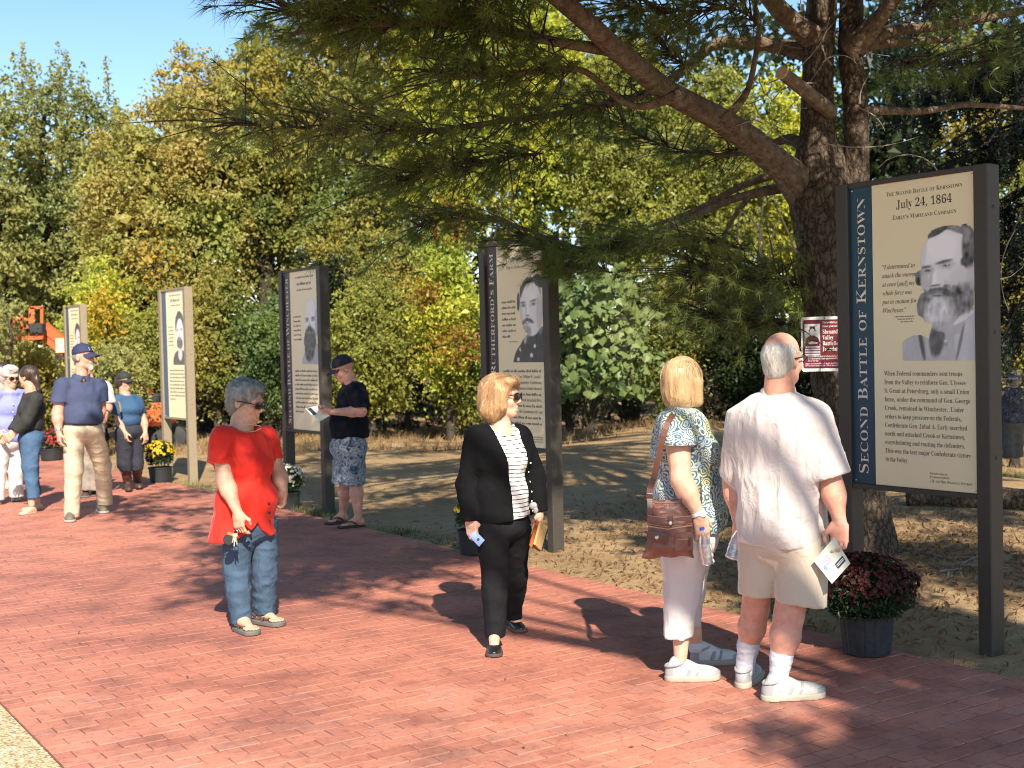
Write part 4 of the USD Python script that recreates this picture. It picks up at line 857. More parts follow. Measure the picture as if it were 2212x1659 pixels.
for hl, to in nf:
    up, so, X = shoe_fns(hl, hl + unit(to - hl) * .28, .1, .05, .02); lo, hi = bbox([hl, hl + unit(to - hl) * .28], .06); lo[2] = -.01; hi[2] = .05
    t_ = unit(to - hl); sd = np.array([t_[1], -t_[0], 0]); sp = part(q.root, 'flip_flop', nets(so, lo, hi, .007), m_black_shoe, True)
    for s_ in (-1, 1): part(sp, 'strap', tube(resample([hl + t_ * .215 + sd * .01 + Z * .03, hl + t_ * .16 + sd * .034 * s_ + Z * .062, hl + t_ * .09 + sd * .046 * s_ + Z * .028], 7), .008, 6), m_black_shoe, True)
em = np.array([P(738 + dx, 872 + dy, 0) for dx, dy in ((-4, -10), (3, -12), (0, -3), (5, 6), (-3, 12), (-1, 2))]); fA = A[:, 1]
# man in the navy polo shirt
q = Person('man with a white goatee in navy cap, navy polo shirt and khaki trousers, striding', (190, 1122)); P = q.P
nf = [(ground(152, 1122), ground(149, 1141)), (ground(214, 1104), ground(254, 1123))]
anp = [a + unit(b - a) * .065 + Z * .09 for a, b in nf]; d0, d1 = anp[0][1] - q.Y, anp[1][1] - q.Y
shs = [P(136, 834, -.12), P(214, 836, .12)]; els = [P(124, 893, -.17), P(218, 888, .2)]; wrs = [P(127, 935, -.22), P(205, 925, .28)]
hipc, hipr = P(178, 930), axes((.5, -.86))[:, 0]; hips = [hipc + hipr * .09, hipc - hipr * .09]; kns = [P(160, 1012, d0 * .6 - .05), P(222, 1006, d1 * .5)]
tor = [((172, 862), (.215, .15, .2)), ((177, 895), (.21, .19, .14))]
def tfn(A, arms):
    t = U(.06, *[ell(P(*c), r, A) for c, r in tor], ell(P(177, 910), (.205, .18, .06), A), ell(P(173, 826), (.17, .09, .06), A))
    t = U(.04, t, cut(rc(shs[0], P(125, 876, -.16), .088, .092), lambda Pn: P(125, 869, -.16)[2] - Pn[:, 2]), cut(rc(shs[1], P(218, 876, .18), .085, .085), lambda Pn: P(125, 869, .18)[2] - Pn[:, 2]))
    return sub(cut(folds(t, .007, (9, 9, 4), 61), plane(P(177, 915), (-.06, 0, -1))), ell(P(176, 814) + A[:, 1] * .06, (.075, .09, .06)), .01)
def lfn(A):
    t = U(.025, ell(P(178, 930), (.195, .165, .12), A), leg_tube(hips[0], kns[0], P(154, 1125, d0 * .95), .118, .09, .074), leg_tube(hips[1], kns[1], P(228, 1098, d1 * .95), .118, .088, .072))
    hc_ = lambda Pn: np.where((Pn - P(190, 1100)) @ A[:, 0] > 0, P(154, 1117, d0)[2] - Pn[:, 2], P(228, 1088, d1)[2] - Pn[:, 2])
    return folds(cut(t, hc_, plane(P(178, 908), (.06, 0, 1))), .0065, (9, 9, 9), 62)
A, RH, T, hc, an, hands = build(q, (.5, -.86), (.95, -.28, .04), (181, 771), 1.1, shs, els, wrs, hips, kns, nf, tor, m_skin2, tfn, m_navy_polo, 'polo_shirt', lfn, m_khaki, 'trousers', (175, 815), [((.08, -.15, -1), (.7, .6, 0), (.6, -.7, 0), {'curl': (.35, .4, .45, .5)}), None], 1.25)
q.cap(T, RH, m_navy_cap, 1.1, .085, .012, ([(-.03, .06), (.03, .06), (.03, .09), (-.03, .09)], [[0, 1, 2], [0, 2, 3]]))
q.eyes(T, RH, 1.1)
gt = U(.01, ell(T((0, .07, -.108)), np.array([.028, .028, .03]) * 1.1, RH), rc(T((-.026, .084, -.055)), T((.026, .084, -.055)), .009, .009))
q.cloth('goatee', folds(gt, .004, (60, 60, 30), 6), [T((0, .08, -.09))], .09, .005, m_hair_white)
hb = cut(sub(ell(T((0, -.02, .0)), np.array([.081, .1, .07]) * 1.1, RH), plane(T((0, .005, 0)), -RH[:, 1]), .004), plane(T((0, .0, 0)), RH[:, 1]))
q.cloth('hair', hb, [hc], .15, .006, m_hair_grey)
q.cloth('belt', cut(ell(P(178, 928), (.2, .172, .13), A), plane(P(178, 910), (.06, 0, 1)), plane(P(178, 917), (-.06, 0, -1))), [P(178, 912)], .26, .009, m_belt)
cl = sub(rc(P(176, 806, .02) , P(175, 822, .0), .085, .11, (A[:, 1], .9)), rc(T((0, -.02, -.05)), P(176, 826), .068, .078), .004)
q.cloth('collar', sub(cut(cl, plane(P(176, 807), -A[:, 1] * .5 + Z)), ell(P(178, 826) + A[:, 1] * .12, (.03, .08, .06), A), .004), [P(176, 812)], .17, .009, m_navy_polo)
shoes(q, [(a, a + unit(b - a) * .3) for a, b in nf], m_olive_shoe, m_sole_grey, .11, .085, .028, hh=.008)
wd = unit(wrs[0] - els[0]); part(q.root, 'wristwatch', lathe([(.035, -.009), (.04, -.009), (.04, .009), (.035, .009)], wrs[0] - wd * .03, 16, frame(wd)), m_steel, True)

# woman in the blue T-shirt and riding boots
q = Person('woman in dark cap, blue T-shirt, dark trousers and brown boots, beside the yellow flowers', (289, 1061)); P = q.P
nf = [(ground(276, 1059), ground(282, 1067)), (ground(296, 1054), ground(306, 1060))]
shs = [P(255, 866, -.08), P(297, 868, .1)]; els = [P(256, 906, -.1), P(311, 910, .1)]; wrs = [P(269, 933, -.16), P(314, 935, .03)]
hips = [P(268, 937, -.07), P(292, 937, .08)]; kns = [P(269, 1002, -.07), P(295, 1000, .06)]
tor = [((276, 882), (.175, .125, .15)), ((280, 885), (.17, .15, .09)), ((277, 907), (.165, .135, .12))]
def tfn(A, arms):
    t = U(.05, *[ell(P(*c), r, A) for c, r in tor], ell(P(272, 858), (.14, .08, .05), A))
    t = U(.04, t, cut(rc(shs[0], P(252, 898, -.1), .074, .07), lambda Pn: P(252, 893, -.1)[2] - Pn[:, 2]), cut(rc(shs[1], P(306, 898, .12), .072, .068), lambda Pn: P(252, 893, .1)[2] - Pn[:, 2]))
    return sub(cut(folds(t, .005, (10, 10, 6), 71), plane(P(277, 919), (0, 0, -1))), ell(P(273, 850), (.08, .08, .045)), .01)
def lfn(A):
    t = U(.025, ell(P(279, 932), (.175, .14, .12), A), leg_tube(hips[0], kns[0], P(274, 1020, -.05), .115, .085, .072), leg_tube(hips[1], kns[1], P(296, 1018, .05), .112, .084, .072))
    return folds(cut(t, plane(P(279, 1016), (0, 0, -1)), plane(P(278, 912), (0, 0, 1))), .006, (10, 10, 10), 72)
A, RH, T, hc, an, hands = build(q, (.6, -.8), (.88, -.45, -.05), (268, 824), .98, shs, els, wrs, hips, kns, nf, tor, m_skin3, tfn, m_blue_tee, 'tshirt', lfn, m_dark_pants, 'trousers', (271, 856), [((.2, -.1, -1), (.5, .6, 0), (.6, -.5, 0), {'curl': (.4, .5, .55, .6)}), ((.1, -.1, -1), (-.6, .3, 0), (0, -1, 0), {'curl': (.4, .5, .55, .6)})], 1.0, .014, hr=.007)
q.cap(T, RH, m_green_cap, 1.0, .07, .01)
hb = sub(U(.02, ell(T((0, -.035, .0)), (.09, .095, .1), RH), ell(T((0, -.08, -.06)), (.055, .045, .05), RH)), ell(T((0, .12, -.02)), (.07, .1, .11), RH), .01)
q.cloth('hair', hb, [hc], .18, .007, m_hair_dark); q.shades(T, RH)
for k, (kx, ky, ax_, ay, dd) in enumerate(((271, 1008, 276, 1058, -.05), (296, 1006, 297, 1053, .05))):
    b = U(.02, rc(P(kx, ky, dd), an[k] + Z * .03, .07, .05), shoe_fns(nf[k][0], nf[k][0] + unit(nf[k][1] - nf[k][0]) * .26, .095, .08, .03)[0])
    q.cloth('boot', folds(b, .006, (12, 12, 20), 73), [P(kx, ky, dd), an[k], nf[k][0] - Z * .0, nf[k][0] + unit(nf[k][1] - nf[k][0]) * .26], .09, .009, m_boot)
part(q.root, 'shoulder_strap', tube(resample([P(256, 868, -.16), P(259, 876, -.24), P(261, 890, -.26)], 6), .014, 6), mat('olive_strap', (.2, .16, .06), .8), True)

# woman in the dark top and jeans
q = Person('dark haired woman with ponytail, dark top and blue jeans, facing the woman in lavender', (64, 1105)); P = q.P
nf = [(ground(78, 1107), ground(40, 1114)), (ground(92, 1099), ground(58, 1103))]
anp = [a + unit(b - a) * .065 + Z * .09 for a, b in nf]; d0, d1 = anp[0][1] - q.Y, anp[1][1] - q.Y
shs = [P(76, 862, -.15), P(64, 860, .16)]; els = [P(56, 910, -.2), P(44, 910, .15)]; wrs = [P(30, 938, -.22), P(20, 940, .05)]
hips = [P(68, 950, -.08), P(62, 950, .09)]; kns = [P(65, 1008, d0 * .5 - .03), P(66, 1008, d1 * .5 + .03)]
tor = [((70, 880), (.16, .125, .15)), ((66, 885), (.16, .13, .09)), ((69, 915), (.16, .125, .12))]
def tfn(A, arms):
    t = U(.05, *[ell(P(*c), r, A) for c, r in tor], ell(P(72, 856), (.14, .08, .05), A))
    t = U(.03, t, cut(U(.03, rc(shs[0], els[0], .08, .068), rc(els[0], wrs[0], .068, .06)), plane(P(36, 931, -.22), unit(wrs[0] - els[0]))), cut(U(.03, rc(shs[1], els[1], .08, .065), rc(els[1], wrs[1], .065, .055)), plane(P(28, 931, .08), unit(wrs[1] - els[1]))))
    return sub(cut(folds(t, .009, (9, 9, 5), 81), lambda Pn: np.where((Pn - P(68, 930)) @ A[:, 1] < .16, P(69, 936)[2] - Pn[:, 2], -1)), ell(P(68, 846), (.075, .075, .04)), .01)
def lfn(A):
    t = U(.025, ell(P(68, 945), (.17, .135, .12), A), leg_tube(hips[0], kns[0], P(73, 1085, d0), .115, .08, .058), leg_tube(hips[1], kns[1], P(78, 1083, d1), .112, .08, .058))
    return folds(cut(t, plane(P(74, 1073), (0, 0, -1)), plane(P(69, 925), (0, 0, 1))), .008, (9, 9, 9), 82)
A, RH, T, hc, an, hands = build(q, (-.9, .1), (-.92, .3, -.05), (60, 814), 1.0, shs, els, wrs, hips, kns, nf, tor, m_skin3, tfn, m_dark_top, 'blouse', lfn, m_jean2, 'jeans', (67, 848), [((-.8, .0, -.6), (.2, 1, -.2), (-.4, 0, .9), {'curl': (.4, .5, .5, .6)}), ((-.8, .0, -.6), (.2, -1, 0), (-.4, 0, .9), {'curl': (.4, .5, .5, .6)})], .95, .013)
hb = sub(U(.03, ell(T((0, -.025, .035)), (.088, .108, .095), RH), ell(T((0, -.1, -.03)), (.04, .045, .05), RH), rc(T((0, -.12, -.05)), T((0, -.13, -.16)), .035, .02)), ell(T((0, .12, -.035)), (.08, .095, .11), RH), .01)
q.cloth('hair', folds(hb, .005, (30, 30, 10), 83), [hc, T((0, -.12, -.12))], .17, .007, m_hair_dark); q.eyes(T, RH)
shoes(q, [(a, a + unit(b - a) * .25) for a, b in nf], m_flat, m_flat, .09, .05, .014, open_h=.8, hh=.008)

# woman in the lavender shirt
q = Person('white haired woman with sunglasses in a lavender shirt and white trousers at the left edge', (15, 1088)); P = q.P
nf = [(ground(-6, 1086), ground(-10, 1099)), (ground(32, 1078), ground(40, 1091))]
shs = [P(-12, 856, -.1), P(50, 858, .1)]; els = [P(-18, 905, -.12), P(54, 905, .1)]; wrs = [P(-4, 935, -.28), P(48, 944, .05)]
hips = [P(2, 960, -.08), P(33, 960, .08)]; kns = [P(-4, 1020, -.08), P(33, 1020, .06)]
tor = [((20, 880), (.19, .14, .15)), ((18, 920), (.19, .16, .15))]
def tfn(A, arms):
    t = U(.05, *[ell(P(*c), r, A) for c, r in tor], ell(P(20, 945), (.19, .165, .09), A), ell(P(21, 848), (.16, .085, .05), A))
    t = U(.04, t, cut(rc(shs[0], els[0], .085, .08), lambda Pn: P(0, 900, -.1)[2] - Pn[:, 2]), cut(rc(shs[1], els[1], .085, .08), lambda Pn: P(54, 900, .1)[2] - Pn[:, 2]))
    return sub(cut(folds(t, .01, (9, 9, 4), 91), plane(P(18, 955), (0, 0, -1))), U(.02, ell(P(22, 838) + A[:, 1] * .04, (.075, .09, .05)), ell(P(25, 855) + A[:, 1] * .14, (.035, .06, .07))), .01)
def lfn(A):
    t = U(.02, ell(P(18, 955), (.18, .15, .12), A), leg_tube(hips[0], kns[0], P(-6, 1085, -.1), .115, .088, .078), leg_tube(hips[1], kns[1], P(36, 1082, .1), .115, .088, .078))
    return folds(cut(t, lambda Pn: np.where((Pn - P(16, 1000)) @ A[:, 0] > 0, P(-5, 1080, -.1)[2] - Pn[:, 2], P(36, 1073, .1)[2] - Pn[:, 2])), .005, (9, 9, 9), 92)
A, RH, T, hc, an, hands = build(q, (.45, -.88), (.72, -.68, -.12), (23, 815), 1.04, shs, els, wrs, hips, kns, nf, tor, m_skin, tfn, m_lav, 'shirt', lfn, m_white_cotton, 'trousers', (21, 848), [((.5, -.4, -.3), (.4, .5, 0), (.3, -.4, .8)), ((0, -.2, -1), (-.6, .3, 0), (0, -1, 0))], 1.05, .014, hr=.007)
hb = sub(U(.03, ell(T((0, -.025, .045)), (.094, .112, .098), RH), ell(T((0, -.06, -.03)), (.085, .06, .075), RH), ell(T((0, .05, .1)), (.06, .05, .03), RH)), ell(T((0, .12, -.03)), (.085, .085, .1), RH), .01)
q.cloth('hair', folds(hb, .01, (26, 26, 22), 93), [hc], .2, .007, m_hair_white); q.shades(T, RH, 1.04)
for k in range(4): b = trimesh.creation.icosphere(1, .009); part(q.root, 'button', (np.asarray(b.vertices) + P(26 - k, 872 + 17 * k) + A[:, 1] * (.155 + .01 * min(k, 2)), b.faces), m_button, True)
shoes(q, [(a, a + unit(b - a) * .26) for a, b in nf], m_black_shoe, m_sneaker_b, .095, .06, .03, hh=.009)

# person in white mostly hidden behind the polo man
q = Person('person in white shirt and taupe trousers, mostly hidden behind the man with the goatee', (196, 1073)); P = q.P
nf = [(ground(186, 1071), ground(182, 1078)), (ground(204, 1068), ground(207, 1076))]
shs = [P(162, 838, .0), P(224, 838, .0)]; els = [P(160, 885, .02), P(235, 880, -.03)]; wrs = [P(172, 905, -.1), P(229, 893, -.26)]
hips = [P(183, 930), P(205, 930)]; kns = [P(184, 1000), P(204, 1000)]
tor = [((194, 862), (.19, .14, .18)), ((195, 905), (.18, .15, .15))]
def tfn(A, arms):
    t = U(.05, *[ell(P(*c), r, A) for c, r in tor], ell(P(194, 832), (.17, .085, .05), A))
    t = U(.04, t, cut(rc(shs[0], P(160, 880), .09, .09), lambda Pn: P(0, 873)[2] - Pn[:, 2]), cut(rc(shs[1], P(235, 880), .095, .092), lambda Pn: P(0, 875)[2] - Pn[:, 2]))
    return cut(folds(t, .009, (9, 9, 4), 101), plane(P(195, 935), (0, 0, -1)))
def lfn(A):
    t = U(.02, ell(P(194, 935), (.17, .14, .12), A), leg_tube(hips[0], kns[0], P(184, 1062), .12, .09, .075), leg_tube(hips[1], kns[1], P(205, 1060), .12, .09, .075))
    return folds(cut(t, plane(P(190, 1058), (0, 0, -1))), .01, (8, 8, 8), 102)
A, RH, T, hc, an, hands = build(q, (.2, -.97), (.3, -.95, 0), (187, 790), 1.0, shs, els, wrs, hips, kns, nf, tor, m_skin2, tfn, m_white_shirt, 'shirt', lfn, m_grey_pants, 'trousers', (192, 826), [None, ((-.05, -.5, -.8), (-.7, .2, 0), (0, -.7, .5))], 1.0, .015, hr=.008)
hb = sub(ell(T((0, -.025, .04)), (.086, .108, .095), RH), ell(T((0, .12, -.035)), (.085, .095, .12), RH), .01)
q.cloth('hair', hb, [hc], .16, .009, m_hair_grey); q.eyes(T, RH)
shoes(q, [(a, a + unit(b - a) * .27) for a, b in nf], m_sandal, m_sandal_sole, .1, .06, .025, hh=.009)
wd = unit(wrs[1] - els[1]); part(q.root, 'wristwatch', lathe([(.034, -.01), (.04, -.01), (.04, .01), (.034, .01)], wrs[1] - wd * .02, 16, frame(wd)), m_rim, True)

# person at the far left edge behind the woman in lavender
q = Person('dark haired person in dark shorts and white shoes, mostly hidden behind the woman in lavender', (8, 1058)); P = q.P
nf = [(ground(14, 1054), ground(18, 1061)), (ground(-8, 1054), ground(-6, 1062))]
shs = [P(-22, 852), P(26, 852)]; els = [P(-26, 895), P(30, 895)]; wrs = [P(-24, 930), P(28, 930)]
hips = [P(-8, 935), P(13, 935)]; kns = [P(-8, 995), P(13, 995)]
tor = [((2, 875), (.17, .13, .17)), ((2, 910), (.16, .13, .13))]
def tfn(A, arms): return cut(U(.04, *[ell(P(*c), r, A) for c, r in tor], ell(P(2, 846), (.15, .08, .05), A), *[cut(rc(shs[k], els[k], .08, .075), lambda Pn: P(0, 885)[2] - Pn[:, 2]) for k in range(2)]), plane(P(2, 932), (0, 0, -1)))
def lfn(A): return cut(U(.02, ell(P(2, 935), (.16, .13, .1), A), rc(hips[0], kns[0], .11, .095), rc(hips[1], kns[1], .11, .095)), plane(P(2, 980), (0, 0, -1)))
A, RH, T, hc, an, hands = build(q, (.1, -1), (.2, -1, 0), (2, 804), 1.0, shs, els, wrs, hips, kns, nf, tor, m_skin, tfn, m_white_cotton, 'shirt', lfn, m_dark_pants, 'shorts', (2, 836), [None, None], 1.0, .016, hr=.008)
hb = sub(ell(T((0, -.025, .04)), (.088, .11, .098), RH), ell(T((0, .12, -.035)), (.085, .095, .12), RH), .01)
q.cloth('hair', hb, [hc], .16, .009, m_hair_dark); q.eyes(T, RH)
shoes(q, [(a, a + unit(b - a) * .27) for a, b in nf], m_sneaker_b, m_sole, .1, .07, .03, hh=.009)

# person in the sun hat, far right
bp = at(2188, 992, 19.2)
q = Person('person in straw sun hat and dark patterned shirt, seen from behind at the right edge', (0, 0), base=bp); P = q.P; HAT = q
ft_ = lambda px: np.array([P(px, 992)[0], P(px, 992)[1], bp[2]])
nf = [(ft_(2180), ft_(2180) + np.array([-.05, .25, 0])), (ft_(2197), ft_(2197) + np.array([.08, .25, 0]))]
shs = [P(2168, 848), P(2205, 848)]; els = [P(2166, 872), P(2212, 876)]; wrs = [P(2176, 888, .2), P(2209, 890, .2)]
hips = [P(2181, 918), P(2195, 918)]; kns = [P(2179, 955), P(2196, 955)]
tor = [((2187, 862), (.2, .15, .17)), ((2187, 890), (.21, .16, .18))]
def tfn(A, arms):
    t = U(.05, *[ell(P(*c), r, A) for c, r in tor], ell(P(2187, 908), (.21, .16, .08), A), ell(P(2187, 843), (.15, .08, .05), A))
    t = U(.04, t, *[cut(rc(shs[k], els[k], .09, .085), lambda Pn: P(0, 870)[2] - Pn[:, 2]) for k in range(2)])
    return cut(folds(t, .01, (8, 8, 5), 111), plane(P(2187, 914), (0, 0, -1)))
def lfn(A):
    t = U(.02, ell(P(2188, 918), (.18, .14, .12), A), leg_tube(hips[0], kns[0], P(2180, 986), .125, .1, .09), leg_tube(hips[1], kns[1], P(2197, 986), .125, .1, .09))
    return folds(cut(t, plane(P(2188, 986), (0, 0, -1))), .012, (7, 7, 7), 112)
A, RH, T, hc, an, hands = build(q, (.15, .98), (.5, .85, 0), (2190, 826), 1.0, shs, els, wrs, hips, kns, nf, tor, m_skin2, tfn, m_print_shirt, 'shirt', lfn, mat('grey_trouser', (.095, .09, .075), .85), 'trousers', (2187, 842), [((0, .7, -.6), (-1, 0, 0), (0, .3, 1)), ((0, .7, -.6), (1, 0, 0), (0, .3, 1))], 1.05, .016, hr=.009)
hb = sub(ell(T((0, -.025, .02)), (.086, .108, .1), RH), ell(T((0, .12, -.035)), (.085, .095, .12), RH), .01)
q.cloth('hair', hb, [hc], .16, .01, m_hair_grey); q.eyes(T, RH)
Rt_ = head_axes((.5, .85, -.12))
ht = part(q.root, 'hat', lathe([(0, .165), (.07, .162), (.092, .145), (.1, .07), (.13, .055), (.21, .03), (.214, .026), (.13, .046), (.098, .055)], hc, 28, np.stack([Rt_[:, 0], Rt_[:, 1], Rt_[:, 2]], 1)), m_tan_hat, True)
part(ht, 'band', lathe([(.101, .072), (.104, .072), (.1, .105), (.097, .105)], hc, 28, Rt_), m_hat_band, True)
shoes(q, [(a, a + unit(b - a) * .28) for a, b in nf], m_olive_shoe, m_sole_grey, .1, .07, .03, hh=.012)

# ================================================================ things people hold
def slab(name, label, cat, c, u, v, w, h, t, m, thick_m=None, ch=.002):
    """a thin rectangular thing: w along u, h along v"""
    u = unit(u); v = np.asarray(v, float); v = unit(v - u * (u @ v)); n = np.cross(u, v); r = thing(name, label, cat, c)
    return r, np.stack([u, v, n], 1)
def cloth_quad(parent, nm, c, R, w, h, m, z, bend=0.0, n=8):
    X, Y = np.meshgrid(np.linspace(-.5, .5, n), np.linspace(-.5, .5, n), indexing='ij'); v = np.stack([X * w, Y * h, z + bend * (X ** 2 * 4 - 1) * w], -1).reshape(-1, 3) @ R.T + c
    i, j = np.meshgrid(np.arange(n - 1), np.arange(n - 1), indexing='ij'); k = np.stack([i * n + j, (i + 1) * n + j, (i + 1) * n + j + 1, i * n + j + 1], -1).reshape(-1, 4)
    return part(parent, nm, (v, np.vstack([k[:, [0, 1, 2]], k[:, [0, 2, 3]]])), m, True)
m_map_paper = mat('map_paper', (.62, .6, .5), .6, scale=14, col2=(.5, .53, .42), detail=5); m_paper_edge = mat('paper_white', (.74, .73, .7), .6, .03)
m_navy_ink = mat('navy_ink', (.02, .025, .06), .5, .05); m_violet = mat('violet_ink', (.33, .22, .5), .6, .1); m_blue_ink = mat('blue_ink', (.15, .28, .6), .6, .1); m_pink_ink = mat('pink_ink', (.6, .3, .35), .6, .1); m_white_ink = mat('white_ink', (.75, .75, .75), .6, .02)
def leaflet(label, corners, Ypl, Yslope=0):
    """a folded paper leaflet through four corner points"""
    c = np.array(corners); ctr = c.mean(0); n = unit(np.cross(c[1] - c[0], c[3] - c[0])); n = n if n[1] < 0 else -n
    r = thing('leaflet', label, 'leaflet', ctr)
    V = np.vstack([c + n * .0016, c - n * .0016]); F = [[0, 1, 2], [0, 2, 3], [4, 6, 5], [4, 7, 6]] + sum([[[k, (k + 1) % 4, (k + 1) % 4 + 4], [k, (k + 1) % 4 + 4, k + 4]] for k in range(4)], [])
    part(r, 'sheet', (V, np.array(F)), m_map_paper)
    def bil(a, b, o): return (c[0] * (1 - a) + c[1] * a) * (1 - b) + (c[3] * (1 - a) + c[2] * a) * b + n * o
    return r, bil
def strip(bil, a0, b0, a1, b1, o, w=None):
    return np.array([bil(a0, b0, o), bil(a1, b0, o), bil(a1, b1, o), bil(a0, b1, o)]), np.array([[0, 1, 2], [0, 2, 3]])
# corners: top (by the hand), left, bottom, right
Pw = WM.P
r, bil = leaflet('folded map leaflet hanging from the right hand of the man in the white shirt', [Pw(1802, 1160, -.2), Pw(1758, 1212, -.2), Pw(1797, 1261, -.22), Pw(1837, 1217, -.22)], 0)
# b runs from hand edge: (0,0)=top, (1,0)=left, (1,1)=bottom, (0,1)=right
part(r, 'label_block', strip(bil, .1, .62, .5, .82, .0026), m_navy_ink)
part(r, 'label_text', [strip(bil, .14, .68 + .05 * k, .46, .70 + .05 * k, .0032) for k in range(2)], m_white_ink)
rg = np.random.default_rng(3); wr_ = []
for k in range(3):
    for a in np.arange(.52, .84, .055): wr_.append(strip(bil, a, .2 + .1 * k + rg.uniform(-.02, .02), a + .018, .28 + .1 * k, .0026)); wr_.append(strip(bil, a, .2 + .1 * k + .03 * (rg.random() < .5), a + .05, .215 + .1 * k + .03 * (rg.random() < .5), .0029))
part(r, 'lettering', wr_, m_violet)
part(r, 'motif', [strip(bil, .78, .42, .9, .5, .0026), strip(bil, .8, .36, .86, .56, .003)], m_blue_ink)
Pt = TM.P
r, bil = leaflet('folded leaflet held open by the man in the black T-shirt', [Pt(690, 876, -.15), Pt(659, 882, -.1), Pt(688, 912, -.2), Pt(712, 898, -.25)], 0)
part(r, 'label_block', strip(bil, .62, .05, .9, .55, .003), m_navy_ink)
# phone
Pk = KW.P
def slab4(c4, t):
    c = np.array(c4); n = unit(np.cross(c[1] - c[0], c[3] - c[0])); n = n if n[1] < 0 else -n
    V = np.vstack([c + n * t / 2, c - n * t / 2]); F = [[0, 1, 2], [0, 2, 3], [4, 6, 5], [4, 7, 6]] + sum([[[k, (k + 1) % 4, (k + 1) % 4 + 4], [k, (k + 1) % 4 + 4, k + 4]] for k in range(4)], [])
    return (V, np.array(F)), n, lambda a, b, o: (c[0] * (1 - a) + c[1] * a) * (1 - b) + (c[3] * (1 - a) + c[2] * a) * b + n * o
m4, n_, bil = slab4([Pk(1027, 1147, -.17), Pk(1047, 1167, -.19), Pk(1035, 1181, -.2), Pk(1013, 1158, -.18)], .012)
r = thing('phone', 'phone in a pale blue case held by the woman in the black cardigan', 'phone', m4[0].mean(0)); part(r, 'case', m4, mat('phone_case', (.2, .3, .6), .4, .03))
part(r, 'emblem', poly_flat([(math.cos(a) * (1 + .15 * math.cos(3 * a)), math.sin(a) * 1.15) for a in np.linspace(0, 6.2, 18)]) and (lambda vf: (np.array([bil(.62 + x * .1, .5 + y * .17, .0068) for x, y in vf[0]]), vf[1]))(poly_flat([(math.cos(a) * (1 + .15 * math.cos(3 * a)), math.sin(a) * 1.15) for a in np.linspace(0, 6.2, 18)])), m_rim)
m4, n_, bil = slab4([Pk(1158, 1122, -.04), Pk(1180, 1136, -.02), Pk(1166, 1192, -.06), Pk(1143, 1178, -.08)], .006)
r = thing('pamphlet', 'pamphlet with an orange photograph held by the woman in the black cardigan', 'pamphlet', m4[0].mean(0))
part(r, 'cover', m4, mat('orange_photo', (.5, .14, .03), .4, scale=25, col2=(.16, .04, .015), detail=4))
m4, n_, bil = slab4([Pk(1168, 1124, -.12), Pk(1181, 1141, -.05), Pk(1168, 1190, -.07), Pk(1154, 1176, -.14)], .014)
r = thing('booklet', 'tan booklet with a dark spine held by the woman in the black cardigan', 'booklet', m4[0].mean(0)); part(r, 'cover', m4, mat('booklet_tan', (.48, .33, .14), .45, .12, 10)); 
part(r, 'spine', tube([bil(1.01, .0, 0), bil(1.01, 1.0, 0)], .011, 6), m_navy_ink)
# keys
Pr = RW.P
r = thing('key_ring', 'bunch of keys with a dark fob in the right hand of the woman in red', 'keys', Pr(504, 1150, -.3))
fob = lathe([(0, -.004), (.03, -.004), (.034, 0), (.03, .004), (0, .004)], Pr(494, 1166, -.31), 16, frame((.2, -1, .1))); part(r, 'fob', (fob[0], fob[1]), m_black_shoe)
ringp = [Pr(509, 1150, -.31) + np.array([math.cos(a) * .014, 0, math.sin(a) * .016]) for a in np.linspace(0, 2 * math.pi, 14)]; part(r, 'ring', tube(ringp, .002, 5), m_steel, True)
for k, (dx, dy, m_) in enumerate(((-2, 32, m_steel), (4, 28, m_gold), (-6, 24, m_gold), (1, 22, m_steel))):
    a, b = Pr(508 + dx * .4, 1148 + 8, -.31 - .003 * k), Pr(508 + dx, 1148 + dy, -.315 - .003 * k)
    kk = lathe([(0, -.0012), (.011, -.0012), (.011, .0012), (0, .0012)], a, 10, frame((.1 * k, -1, .1))); d = b - a; R_ = frame(d, (0, 1, 0))
    part(r, 'key', [kk, box((a + b) / 2, (.0022, .0075, np.linalg.norm(d)), R_)], m_)
part(r, 'tag', box(Pr(497, 1153, -.31), (.03, .003, .016), frame((.3, 0, 1))), m_gold)
# water bottles
m_pet = usdkit.material(stage, '/World/Looks/clear_plastic', {'f': ('fresnel', {'IOR': 1.45}), 't': ('transparent_bsdf', {'color': (.93, .95, .96)}), 'gl': ('glossy_bsdf', {'roughness': .06, 'color': (1, 1, 1)}), 'df': ('diffuse_bsdf', {'color': (.85, .88, .9)}), 'a': ('math', {'math_type': 'multiply_add', 'value2': 1.0, 'value3': .12}), 'm1': ('mix_closure', {}), 'm2': ('mix_closure', {'fac': .12})},
    [('f.fac', 'a.value1'), ('a.value', 'm1.fac'), ('t.BSDF', 'm1.closure1'), ('gl.BSDF', 'm1.closure2'), ('m1.closure', 'm2.closure1'), ('df.BSDF', 'm2.closure2')], surface='m2.closure')
m_cap_blue = mat('bottle_cap', (.05, .08, .45), .4, .03)
def bottle(label, c, d, R=.033, L=.2):
    r = thing('water_bottle', label, 'bottle', c); Rr = frame(d)
    pr = [(0, L * .5)] + [(R * (1 + .05 * math.sin(k * 1.9)) * (1 if k < 11 else .9), L * .5 - .008 - k * L * .048) for k in range(13)] + [(R * .72, -L * .2), (.013, -L * .36), (.013, -L * .45)]
    part(r, 'bottle_body', lathe(pr, c, 18, Rr), m_pet, True)
    part(r, 'cap', lathe([(0, -L * .5), (.016, -L * .5), (.016, -L * .43), (0, -L * .43)], c, 16, Rr), m_cap_blue)
Pb = BW_.P
bottle('clear water bottle under the hand of the blonde woman, beside her brown bag', Pb(1523, 1180, -.225), (.18, 0, -1))
